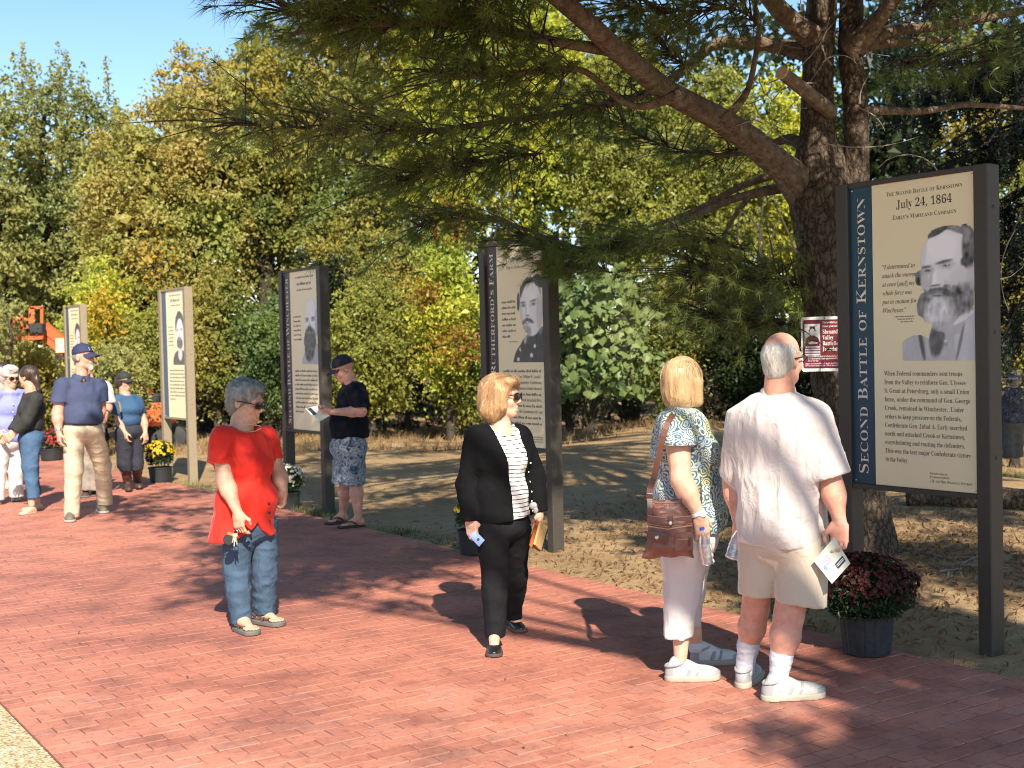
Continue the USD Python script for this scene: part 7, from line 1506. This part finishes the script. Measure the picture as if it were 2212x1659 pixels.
def tree(name, label, px, Y, top_py, half_px, low_py, key, ncl, nlf, ls, seed, spires=False, group=None, lean=0.0, clr=None, depth=None):
    rs = np.random.default_rng(seed); x = at(px, 800, Y)[0]; zt = at(px, top_py, Y)[2]; zl = max(at(px, low_py, Y)[2], gz(x, Y) + .1); hw = half_px * Y / FPX; dp = depth or hw
    g = np.array([x, Y, gz(x, Y) - .05]); r = thing(name, label, 'tree' if 'shrub' not in name else 'shrub', g, group)
    hgt = zt - g[2]; tr = max(.018 * hgt, .03)
    tp = np.array([g, g + [rs.normal(0, .1), rs.normal(0, .1), hgt * .4], g + [lean + rs.normal(0, .2), rs.normal(0, .2), hgt * .75], g + [lean, 0, hgt * .93]])
    part(r, 'trunk', trunk_mesh(tp, np.array([tr * 1.4, tr, tr * .6, tr * .15]), 16, 8, .1, seed), m_bark_dark, True)
    c = np.array([x + lean * .6, Y, (zt + zl) / 2]); R_ = np.array([hw, dp, (zt - zl) / 2])
    d = rs.normal(0, 1, (ncl, 3)); d /= np.linalg.norm(d, axis=1, keepdims=True); d[:, 1] = np.where(rs.random(ncl) < .6, -np.abs(d[:, 1]), d[:, 1])
    rad = rs.uniform(.35, 1.0, (ncl, 1)) ** .55 * (1 + .45 * (meshkit.noise(d * 2.6 + seed, seed) - .5))[:, None]
    cc = c + d * rad * R_; cr = (clr or (.26 + .05 * hw)) * rs.uniform(.6, 1.5, ncl)
    ls_n = (rs.uniform(.55, 1.35, ncl) * nlf * 1.5).astype(int); tot = ls_n.sum(); rep = np.repeat(np.arange(ncl), ls_n)
    o = rs.normal(0, 1, (tot, 3)); o *= (np.abs(rs.normal(.55, .3, (tot, 1)))) / (np.linalg.norm(o, axis=1, keepdims=True) + 1e-9) ** .5
    o *= np.array([1, 1, .62]); o[:, 2] -= .25 * (o[:, 0] ** 2 + o[:, 1] ** 2)
    P_ = cc[rep] + o * cr[rep][:, None]
    if spires:
        for _ in range(spires):
            sx = rs.uniform(-.9, .9); b = c + np.array([sx * hw, rs.uniform(-.6, .3) * dp, R_[2] * math.sqrt(max(.05, 1 - sx * sx)) * .72]); h = rs.uniform(.8, 2.0); n = 110; t = rs.random(n)
            P_ = np.vstack([P_, b + np.stack([rs.normal(0, .16, n) * (1.2 - t), rs.normal(0, .16, n) * (1.2 - t), t * h], 1)])
    ctr = np.repeat(c[None], len(P_), 0); out = P_ - ctr; out /= np.linalg.norm(out, axis=1, keepdims=True) + 1e-9
    a_ = leaf_quads(P_, ls * .8, rs, .64, dirs=out * .25)
    ncl_ = ncl * (7 if 'shrub' not in name else 12); ci = rs.normal(0, 1, (ncl_, 3)); ci = c + ci / np.linalg.norm(ci, axis=1, keepdims=True) * rs.uniform(0, .78, (ncl_, 1)) ** .5 * R_
    part(r, 'crown', [a_, leaf_quads(ci, .26 if 'shrub' not in name else .14, rs, .7)], LM[key], kind='stuff')
    for k in range(0, min(ncl, 60), 5):
        a = g + [0, 0, max(.3, min(cc[k][2] - g[2] - .3 * hw, hgt * .85) * .8)]; part(r, 'limb', tube(resample([a, (a + cc[k]) / 2 + [0, 0, .15 * hw], cc[k]], 6), np.linspace(tr * .45, .012, 6), 5), m_bark_dark, True)
    return r
G1, G2 = 'trees along the edge of the wood', 'shrubs along the foot of the wood'
TREES = [
 ('tree', 'olive tree with upright shoots filling the treeline left of the dull yellow tree', 222, 30.0, 190, 72, 800, 'olive', 95, 50, .13, 15, 10),
 ('tree', 'silvery olive tree with upright shoots at the left edge of the picture', 5, 29.0, 140, 105, 760, 'olive', 130, 52, .135, 1, 12), ('tree', 'olive green tree with spiky top under the open sky, second from the left edge', 125, 30.5, 160, 95, 800, 'olive', 120, 50, .13, 2, 12),
 ('tree', 'dull yellow tree just right of the open sky above the fourth and fifth signs', 300, 26.5, 215, 120, 800, 'tan', 210, 55, .115, 3, 0), ('tree', 'tall yellowing tree whose crown rises against the blue sky left of the pine boughs', 440, 28, 90, 130, 700, 'tan', 220, 52, .12, 4, 0),
 ('tree', 'green topped tree meeting the sky at the upper left of the pine boughs', 590, 29, 20, 125, 620, 'green', 220, 52, .125, 5, 0), ('tree', 'tall green tree behind the long dark pine boughs at the top', 780, 28.5, -140, 150, 560, 'green', 240, 48, .125, 6, 0),
 ('tree', 'yellow green tree showing between the pine boughs above the woman in black', 980, 28, -120, 140, 560, 'yellow', 240, 48, .12, 7, 0), ('tree', 'leafy tree above the second sign, seen under the long pine limb', 1170, 29, -110, 140, 560, 'yellow', 230, 48, .12, 8, 0),
 ('tree', 'sunlit yellow green tree below the thick pine limb', 1360, 27.5, 40, 130, 620, 'bright', 260, 50, .11, 9, 0), ('tree', 'sunlit golden green tree just left of the pine trunk', 1560, 28, 120, 130, 640, 'bright', 250, 50, .11, 10, 0),
 ('tree', 'tree with golden leaves showing on both sides of the pine trunk', 1730, 29, 160, 120, 700, 'yellow', 190, 46, .12, 11, 0), ('tree', 'shaded deep green tree behind the largest sign', 1920, 27, 40, 130, 900, 'dark', 170, 46, .12, 12, 0), ('tree', 'deep green tree at the right edge beyond the largest sign', 2120, 29, -60, 140, 900, 'green', 170, 46, .12, 13, 0), ('tree', 'sunlit tree at the far right edge beyond the largest sign', 2240, 31, 250, 90, 900, 'yellow', 110, 46, .12, 14, 0)]
for nm, lb, px, Y, tp, hw, lo_, key, n, nl, ls, sd, sp in TREES: tree(nm, lb, px, Y, tp, hw, lo_, key, n, nl, ls, sd, sp, G1)
SHR = [('dense mid green shrub behind the third sign, under the pine boughs', 740, 27.5, 400, 110, 800, 'green', 130, 46, .105), ('tall dark shrub filling the gap between the third and second signs', 870, 26.5, 470, 80, 800, 'green', 110, 46, .1), ('golden yellow shrubby tree between the fourth and fifth signs', 225, 25.0, 560, 70, 880, 'yellow', 110, 48, .1), ('bright green shrub behind the fourth sign', 330, 24.5, 660, 70, 905, 'bright', 95, 46, .095), ('olive shrub hiding the lower boom between the fifth and fourth signs', 262, 21.8, 735, 46, 905, 'olive', 60, 44, .09), ('loose olive spray of leaves beside the orange platform at the left edge', 12, 22.0, 640, 26, 800, 'olive', 14, 36, .085), ('olive shrub at the left edge below the boom lift', 60, 24.0, 730, 80, 960, 'green', 95, 46, .095), ('dark green shrub left of the third sign', 470, 24.8, 560, 85, 900, 'green', 120, 46, .1), ('leafy shrub behind the third sign', 590, 24.4, 640, 80, 900, 'deep', 90, 46, .1),
 ('broad bright yellow green shrub right of the third sign', 800, 23.6, 600, 100, 905, 'bright', 175, 50, .095), ('dark understorey shrub above the woman in red', 690, 25.5, 540, 90, 900, 'dark', 110, 46, .1), ('shrub with reddening leaves left of the second sign', 970, 23.4, 500, 75, 880, 'yellow', 130, 46, .095), ('green shrub behind the head of the woman in black', 1020, 24.0, 700, 70, 920, 'green', 100, 46, .095),
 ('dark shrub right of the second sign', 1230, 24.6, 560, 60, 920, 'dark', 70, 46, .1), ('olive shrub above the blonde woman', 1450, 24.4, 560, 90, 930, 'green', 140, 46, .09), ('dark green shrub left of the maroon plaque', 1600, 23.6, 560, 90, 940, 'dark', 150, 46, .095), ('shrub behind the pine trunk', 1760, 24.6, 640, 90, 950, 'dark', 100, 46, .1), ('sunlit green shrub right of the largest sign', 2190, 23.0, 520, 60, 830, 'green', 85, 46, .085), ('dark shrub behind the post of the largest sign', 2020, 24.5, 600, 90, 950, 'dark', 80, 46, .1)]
for k, (lb, px, Y, tp, hw, lo_, key, n, nl, ls) in enumerate(SHR): tree('shrub', lb, px, Y, tp, hw, lo_, key, n, nl, ls, 60 + k, False, G2, depth=1.0)
# redbud with big drooping heart shaped leaves
def big_leaves(P_, size, rs):
    out_v, out_f = [], []
    prof = np.array([[0, 0], [-.5, .12], [-.52, .42], [0, 1.0], [.52, .42], [.5, .12]])
    n = len(P_); t = rs.normal(0, .45, (n, 3)); t[:, 2] -= 1.0; t[:, 1] -= .35; t /= np.linalg.norm(t, axis=1, keepdims=True); m = rs.normal(0, .5, (n, 3)) + np.array([.1, -.8, .8]); s = np.cross(t, m); s /= np.linalg.norm(s, axis=1, keepdims=True); nn = np.cross(s, t)
    L = size * rs.uniform(.6, 1.25, n)
    V = P_[:, None] + (prof[None, :, 0, None] * s[:, None] + prof[None, :, 1, None] * t[:, None] - (np.abs(prof[None, :, 0, None]) * .25) * nn[:, None]) * L[:, None, None]
    k = np.arange(n)[:, None] * 6; return V.reshape(-1, 3), np.vstack([k + [[0, 1, 2]], k + [[0, 2, 3]], k + [[0, 3, 4]], k + [[0, 4, 5]]])
rs = np.random.default_rng(8); Yr = 21.5
g = np.array([at(1285, 940, Yr)[0], Yr, 0]); rb = thing('redbud_tree', 'small redbud with large drooping heart shaped leaves right of the second sign', 'tree', g)
P_ = []
for _ in range(150):
    x, y = rs.normal(1285, 52), rs.uniform(590, 850); 
    if x < 1215 and rs.random() < .6: continue
    c = at(x, y, Yr + rs.uniform(-.8, .9)); n = rs.integers(5, 12); P_.append(c + rs.normal(0, 1, (n, 3)) * np.array([.2, .16, .1]))
part(rb, 'crown', big_leaves(np.vstack(P_), .145, rs), LM['redbud'], kind='stuff')
for k in range(9):
    a = at(1280 + rs.normal(0, 12), 935, Yr); b = at(1285 + rs.normal(0, 45), rs.uniform(600, 760), Yr + rs.uniform(-.5, .5)); part(rb, 'stem', tube(resample([a, (a + b) / 2 + [rs.normal(0, .1), 0, .1], b], 7), np.linspace(.025, .008, 7), 5), m_bark_dark, True)
# creeper with red leaves hanging in the shrubs
for k, (lb, px, py, rx, ry, Yc, key, n) in enumerate((('red leaved creeper climbing beside the top of the second sign', 985, 470, 45, 35, 23.0, 'russet', 130), ('hanging cluster of russet leaves left of the second sign', 925, 640, 26, 32, 22.6, 'russet', 110), ('orange leaved spray low beside the second sign', 985, 745, 60, 38, 22.4, 'russet', 150), ('patch of golden leaves beside the fourth sign', 225, 680, 40, 50, 23.8, 'gold', 170), ('golden spray of leaves above the sign with tan posts', 330, 560, 60, 60, 24.8, 'gold', 60), ('orange leaved spray in the trees left of the pine trunk', 1590, 300, 60, 40, 26.0, 'russet', 60))):
    rs = np.random.default_rng(400 + k); c = at(px, py, Yc); P_ = c + rs.normal(0, 1, (n * 2, 3)) * np.array([rx * Yc / FPX, .25, ry * Yc / FPX]) * .7
    t = thing('creeper', lb, 'creeper', c); part(t, 'leaves', leaf_quads(P_, .1, rs, .6), LM[key], kind='stuff')
    q = P_[:8]; part(t, 'stem', [tube(resample([c + [0, .3, -.5], (c + p) / 2, p], 5), .008, 4) for p in q], m_bark_dark)
# thin trunks and stems at the foot of the wood
rs = np.random.default_rng(15)
for k in range(26):
    px = rs.uniform(420, 1760); Y = rs.uniform(25, 28); x = at(px, 900, Y)[0]; h = rs.uniform(2.5, 6); g = np.array([x, Y, gz(x, Y) - .05])
    top('sapling', trunk_mesh([g, g + [rs.normal(0, .2), 0, h * .5], g + [rs.normal(0, .6), rs.normal(0, .3), h]], np.array([rs.uniform(.03, .09), .04, .015]), 10, 6, .1, 500 + k), m_bark_dark, 'thin bare dark stem standing in the undergrowth along the foot of the wood', 'sapling', 'bare stems at the foot of the wood', smooth=True)
# deep wood behind: one mass
rs = np.random.default_rng(16); P_ = []
for k in range(900):
    px = rs.uniform(-120, 2340); Y = rs.uniform(33, 42); x = at(px, 800, Y)[0]; lim = 6.6 if px < 260 else 7.5 if px < 700 else 11
    z = rs.uniform(-.4, lim); P_.append(np.array([x, Y, z]) + rs.normal(0, 1, (34, 3)) * np.array([.75, .7, .55]))
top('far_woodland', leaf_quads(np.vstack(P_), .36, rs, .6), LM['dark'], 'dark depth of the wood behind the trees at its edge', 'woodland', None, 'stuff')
rs = np.random.default_rng(17); P_ = []
for k in range(330):
    px = rs.uniform(380, 2250); Y = rs.uniform(26.5, 29); x = at(px, 800, Y)[0]; P_.append(np.array([x, Y, rs.uniform(-.5, 1.9)]) + rs.normal(0, 1, (26, 3)) * np.array([.5, .4, .3]))
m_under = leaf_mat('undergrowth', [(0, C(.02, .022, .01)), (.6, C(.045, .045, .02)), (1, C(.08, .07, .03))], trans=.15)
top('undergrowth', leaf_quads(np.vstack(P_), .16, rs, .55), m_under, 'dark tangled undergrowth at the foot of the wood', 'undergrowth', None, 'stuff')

# dark spruce with hanging sprays, upper right
Ys = 14.5; g = np.array([at(2300, 900, Ys + 1.5)[0], Ys + 1.5, gz(at(2300, 900, Ys + 1.5)[0], Ys + 1.5)]); sp = thing('spruce_tree', 'dark spruce with hanging sprays at the upper right corner', 'tree', g)
part(sp, 'trunk', trunk_mesh([g - Z * .1, g + Z * 4, g + Z * 11], np.array([.22, .17, .06]), 20, 12, .1, 21), m_bark_dark, True)
rs = np.random.default_rng(21); out = []; br = []
for k in range(150):
    z = rs.uniform(2.2, 7.4); a = rs.uniform(-2.9, .2) + math.pi; L = rs.uniform(1.4, 3.8) * (1 - (z - 2) * .06); d = np.array([math.cos(a), -abs(math.sin(a)), -.12])
    if rs.random() < .28: d[0] = -abs(d[0])
    b = np.array([g[0], g[1], z]); p = [b + d * L * t - Z * .25 * L * t * t for t in np.linspace(0, 1, 8)]; br.append(tube(p, np.linspace(.03, .008, 8), 5))
    for t in rs.uniform(.25, 1, 11):
        c = b + d * L * t - Z * .25 * L * t * t; l = rs.uniform(.25, .65); n = 46; s = rs.random((n, 1)); q = c + np.array([[rs.normal(0, .06), rs.normal(0, .06), -1]]) * s * l + rs.normal(0, .025, (n, 3)); out.append((q, n))
if spruce_c:
    P_ = np.vstack([c + rs.normal(0, 1, (120, 3)) * cr * np.array([.55, .55, .4]) for c, cr in spruce_c]); part(sp, 'upper_sprays', leaf_quads(P_, .17, rs, .5), m_spruce, kind='stuff')
    for k, (c, _) in enumerate(spruce_c):
        if k % 10 == 0: br.append(tube(np.array([[g[0], g[1], c[2] + .4], (np.array([g[0], g[1], c[2] + .4]) + c) / 2, c]), [.05, .03, .012], 5))
part(sp, 'branches', br, m_bark_dark); Q_ = np.vstack([q for q, n in out]); part(sp, 'hanging_sprays', leaf_quads(Q_, .08, rs, .26, up=.1), m_spruce, kind='stuff')

# ================================================================ maroon plaque on the pine
m_maroon = mat('maroon_plaque', (.13, .012, .022), .35, .05, 3); m_wht = mat('plaque_white', (.72, .72, .7), .4, .03)
u = unit(np.array([.93, -.36, 0])); n = np.array([u[1], -u[0], 0.]); n = n if n[1] < 0 else -n; R = np.stack([u, n, Z], 1); c0 = at(1731, 744, PY - .37); Wp, Hp = .36, .425; cc = c0 + u * Wp / 2
plq = thing('plaque', 'maroon plaque with white border and a printed soldier fixed to the pine trunk', 'plaque', cc)
Q = lambda x, y, o=0.0: c0 + u * x + Z * (y - Hp / 2) + n * o
from shapely.geometry import Polygon, Point
def shape_flat(pg): 
    ms = [trimesh.creation.triangulate_polygon(p, engine='earcut') for p in getattr(pg, 'geoms', [pg])]; return cat_mesh([(np.asarray(v), np.asarray(f)) for v, f in ms])
rr = sbox(.02, .02, Wp - .02, Hp - .02).buffer(.02); ex = trimesh.creation.extrude_polygon(rr, .004, engine='earcut')
LQ = lambda vf, o: (np.array([Q(x, y, o) for x, y in vf[0][:, :2]]), vf[1])
part(plq, 'plate', (np.array([Q(x, y, z) for x, y, z in ex.vertices]), ex.faces), m_wht); part(plq, 'field', LQ(shape_flat(sbox(.025, .035, Wp - .025, Hp - .035).buffer(.012)), .0052), m_maroon)
part(plq, 'picture_ground', LQ(shape_flat(sbox(.027, .2, .145, .37)), .0062), mat('plaque_paper', (.6, .62, .62), .5, .03))
man = [Polygon([(.03, .23), (.04, .26), (.07, .28), (.1, .28), (.13, .26), (.142, .23), (.142, .2), (.03, .2)]), sbox(.066, .335, .108, .352), Polygon([(.064, .325), (.11, .325), (.106, .338), (.068, .338)]), Point(.066, .318).buffer(.006), Point(.108, .318).buffer(.006)]
part(plq, 'soldier_print', [LQ(shape_flat(p), .0072) for p in man], m_maroon)
part(plq, 'soldier_face', [LQ(shape_flat(affinity.scale(Point(.087, .31).buffer(.018), 1, 1.3)), .0082), LQ(shape_flat(Polygon([(.055, .225), (.08, .235), (.13, .225), (.12, .215), (.06, .212)])), .0082)], m_wht)
part(plq, 'emblem_lines', [LQ(shape_flat(sbox(.03, y, .145, y + .012)), .0062) for y in (.185, .165, .145, .125)], mat('plaque_grey', (.5, .48, .52), .5, .03))
L = [text('This battlefield property is', .165, .372, .0225, 's', width=.165), text('forever protected by the', .165, .343, .0225, 's', width=.15)] + [text(s, .163, .292 - .045 * k, .046, 's', width=w) for k, (s, w) in enumerate((('Shenandoah', .165), ('Valley', .085), ('Battlefields', .16), ('Foundation', .155)))]
L += [text('preserved with the help of a federal grant from the', .03, .112, .017, 's', width=.3), text('or Conservation Fund, administered by the', .05, .094, .017, 's', width=.25), text('Park Service', .05, .077, .017, 's', width=.08), text('property and surrounding lands are the site of the Third Battle', .03, .056, .017, 's', width=.3), text('of Winchester fought on the 19th of September 1864', .03, .04, .017, 's', width=.29)]
part(plq, 'lettering', [LQ(m, .0064) for m in L], m_wht)
part(plq, 'nail', lathe([(0, .012), (.006, .01), (.006, .004)], Q(Wp / 2, Hp - .012), 10, frame(n)), m_rim)

# ================================================================ orange boom lift
m_or = mat('lift_orange', (.45, .105, .035), .45, .1, 6); m_dk = mat('lift_dark', (.03, .03, .03), .7, .1); m_lampc = mat('lift_cream', (.6, .5, .32), .5, .05)
YL = 23.0; kl = FPX / YL; gL = np.array([at(335, 930, YL)[0], YL, 0]); gL[2] = gz(gL[0], YL)
bl = thing('boom_lift', 'orange boom lift with raised platform among the trees at the left', 'boom lift', gL)
BP = lambda px, py, dy=0.: at(px, py, YL + dy)
def bar(a, b, w, m=None): 
    a, b = np.array(a), np.array(b); return box((a + b) / 2, (w, w, np.linalg.norm(b - a)), frame(b - a))
part(bl, 'boom', [bar(BP(92, 702), BP(146, 745), .17), bar(BP(88, 722), BP(140, 762), .12), bar(BP(140, 742), BP(330, 860), .15)], m_or); part(bl, 'jib_joint', box(BP(142, 746), (.3, .2, .26)), m_lampc)
pf = part(bl, 'platform', [bar(BP(26, 733, s), BP(93, 728, s), .08) for s in (-.3, .3)] + [box((BP(60, 731)), (.55, .6, .05))], m_or)
for rail in [bar(BP(x, 664, s), BP(x, 728, s), .05) for x in (66, 72, 91) for s in (-.3, .3)] + [bar(BP(x, 680, s), BP(x, 730, s), .04) for x in (30, 48) for s in (-.3, .3)] + [bar(BP(66, 665, s), BP(93, 664, s), .05) for s in (-.3, .3)] + [bar(BP(30, 690, s), BP(66, 690, s), .04) for s in (-.3, .3)] + [bar(BP(28, 712, s), BP(93, 702, s), .04) for s in (-.3, .3)]: part(pf, 'guard_rail', rail, m_or)
part(pf, 'control_box', box(BP(80, 710, -.3), (.25, .2, .2), None, .02), m_dk)
part(bl, 'chassis', box(BP(335, 893), (.62, 1.0, .42), None, .08), m_or); part(bl, 'turret', box(BP(328, 862), (.4, .6, .2), None, .04), m_dk); part(bl, 'lamp', box(BP(353, 859, -.4), (.08, .08, .22), None, .02), m_lampc)
for s in (-1, 1):
    for k in (-1, 1): part(bl, 'wheel', lathe([(0, -.1), (.17, -.1), (.2, -.07), (.2, .07), (.17, .1), (0, .1)], gL + np.array([k * .28, s * .5, .2]), 18, frame((0, 1, 0))), m_dk, True)

# ================================================================ small things on the ground
m_dry = leaf_mat('dry_litter', [(0, C(.12, .07, .03)), (.5, C(.25, .16, .07)), (1, C(.42, .3, .14))], trans=.1, rough=.8); m_grass = leaf_mat('grass', [(0, C(.05, .09, .02)), (.6, C(.1, .15, .035)), (1, C(.3, .26, .1))], trans=.25)
rs = np.random.default_rng(31); P_ = []
while len(P_) < 4200:
    y = rs.uniform(5.2, 25); x = rs.uniform(-9, 11) * y / 22 + .3
    a = x * E1[0] + y * E1[1]
    if a < EDGE_R + .02 and (a > EDGE_R + .0 or rs.random() < .965): continue
    if y > 21 and rs.random() < .4 or meshkit.noise(np.array([[x * .9, y * .9, 0]]), 2)[0] > .42 or rs.random() < .25: P_.append([x, y, (ground_z(np.array([x]), np.array([y]))[0] if a > EDGE_R else .0) + .008])
v, f = leaf_quads(np.array(P_), .026, rs, .5, up=3.0); top('leaf_litter', (v, f), m_dry, 'scattered dry leaves and bark chips on the bare earth', 'leaf litter', None, 'stuff')
P_ = PB_ + np.stack([rs.normal(0, 1.5, 7000), rs.normal(0, 1.7, 7000), np.zeros(7000)], 1); P_ = P_[(P_ @ E1) > EDGE_R + .06]; P_[:, 2] = ground_z(P_[:, 0], P_[:, 1]) + .006
top('needle_litter', leaf_quads(P_, .075, rs, .07, up=5.0), mat('pine_straw', (.17, .1, .05), .9, .35, 40), 'fallen brown pine needles on the earth around the pine trunk', 'needle litter', None, 'stuff')
st = []
for _ in range(700):
    b = rs.uniform(5, 22); a = EDGE_R + abs(rs.normal(0, .22)) + .015; p = pt(a, b); st.append((p, gz(p[0], p[1]) + .003))
top('edge_gravel', scatter_on([s[0] for s in st], [s[1] for s in st], .009, rs), mat('edge_grit', (.2, .14, .08), .9, .35, 60), 'fine gravel along the edge of the brick path', 'gravel', None, 'stuff')
def blades(P_, h, rs, n=5, w=.006):
    P_ = np.repeat(P_, n, 0) + rs.normal(0, .03, (len(P_) * n, 3)) * [1, 1, 0]; m = len(P_); l = h * rs.uniform(.5, 1.3, (m, 1)); d = rs.normal(0, .4, (m, 3)); d[:, 2] = 1; d /= np.linalg.norm(d, axis=1, keepdims=True); s = np.cross(d, rs.normal(0, 1, (m, 3))); s /= np.linalg.norm(s, axis=1, keepdims=True)
    V = np.stack([P_ - s * w, P_ + s * w, P_ + d * l], 1).reshape(-1, 3); return V, np.arange(m)[:, None] * 3 + [[0, 1, 2]]
Pg = []
for _ in range(2600):
    y = rs.uniform(21.2, 25.5); x = rs.uniform(-10, 10); Pg.append([x, y, gz(x, y) - .01])
top('dry_grass', blades(np.array(Pg), .16, rs, 6, .008), m_dry, 'dry straw coloured grass along the foot of the wood', 'grass', None, 'stuff')
Pg = []
for _ in range(900):
    px, py = rs.uniform(2140, 2230), rs.normal(1035, 14); p = ground(px, py, -.55); Pg.append([p[0], p[1], gz(p[0], p[1]) - .01])
for _ in range(260):
    b = rs.choice([12.2, 13.1, 16.2, 9.2, 10.4]) + rs.normal(0, .25); a = EDGE_R + abs(rs.normal(.06, .12)); p = pt(a, b); Pg.append([p[0], p[1], gz(p[0], p[1]) - .01])
top('grass_tufts', blades(np.array(Pg), .09, rs, 5, .004), m_grass, 'green grass growing in patches on the earth', 'grass', None, 'stuff')
for k, (lb, a, b, r_) in enumerate((('weathered log lying on the earth behind the largest sign', (1960, 1088), (2320, 1100), .12),)):
    A_, B_ = ground(*a), ground(*b); A_[2] = gz(A_[0], A_[1]) + r_ * .7; B_[2] = gz(B_[0], B_[1]) + r_ * .7
    top('fallen_log', trunk_mesh([A_, A_ * .6 + B_ * .4 + [0, 0, .02], B_], np.array([r_, r_ * 1.05, r_ * .8]), 40, 18, .2, 600 + k), m_bark, lb, 'log', smooth=True)
for k in range(7):
    p = ground(rs.uniform(1990, 2130), rs.uniform(1190, 1250)); a = rs.uniform(0, 3.1); l = rs.uniform(.1, .3); d = np.array([math.cos(a), math.sin(a), 0]) * l; p[2] = gz(p[0], p[1]) + .01
    top('fallen_twig', tube([p - d, p + [0, 0, .01], p + d], [.006, .005, .003], 5), m_twig, 'thin dry twig lying on the shaded earth behind the pot of dark red flowers', 'twig', 'twigs on the earth')
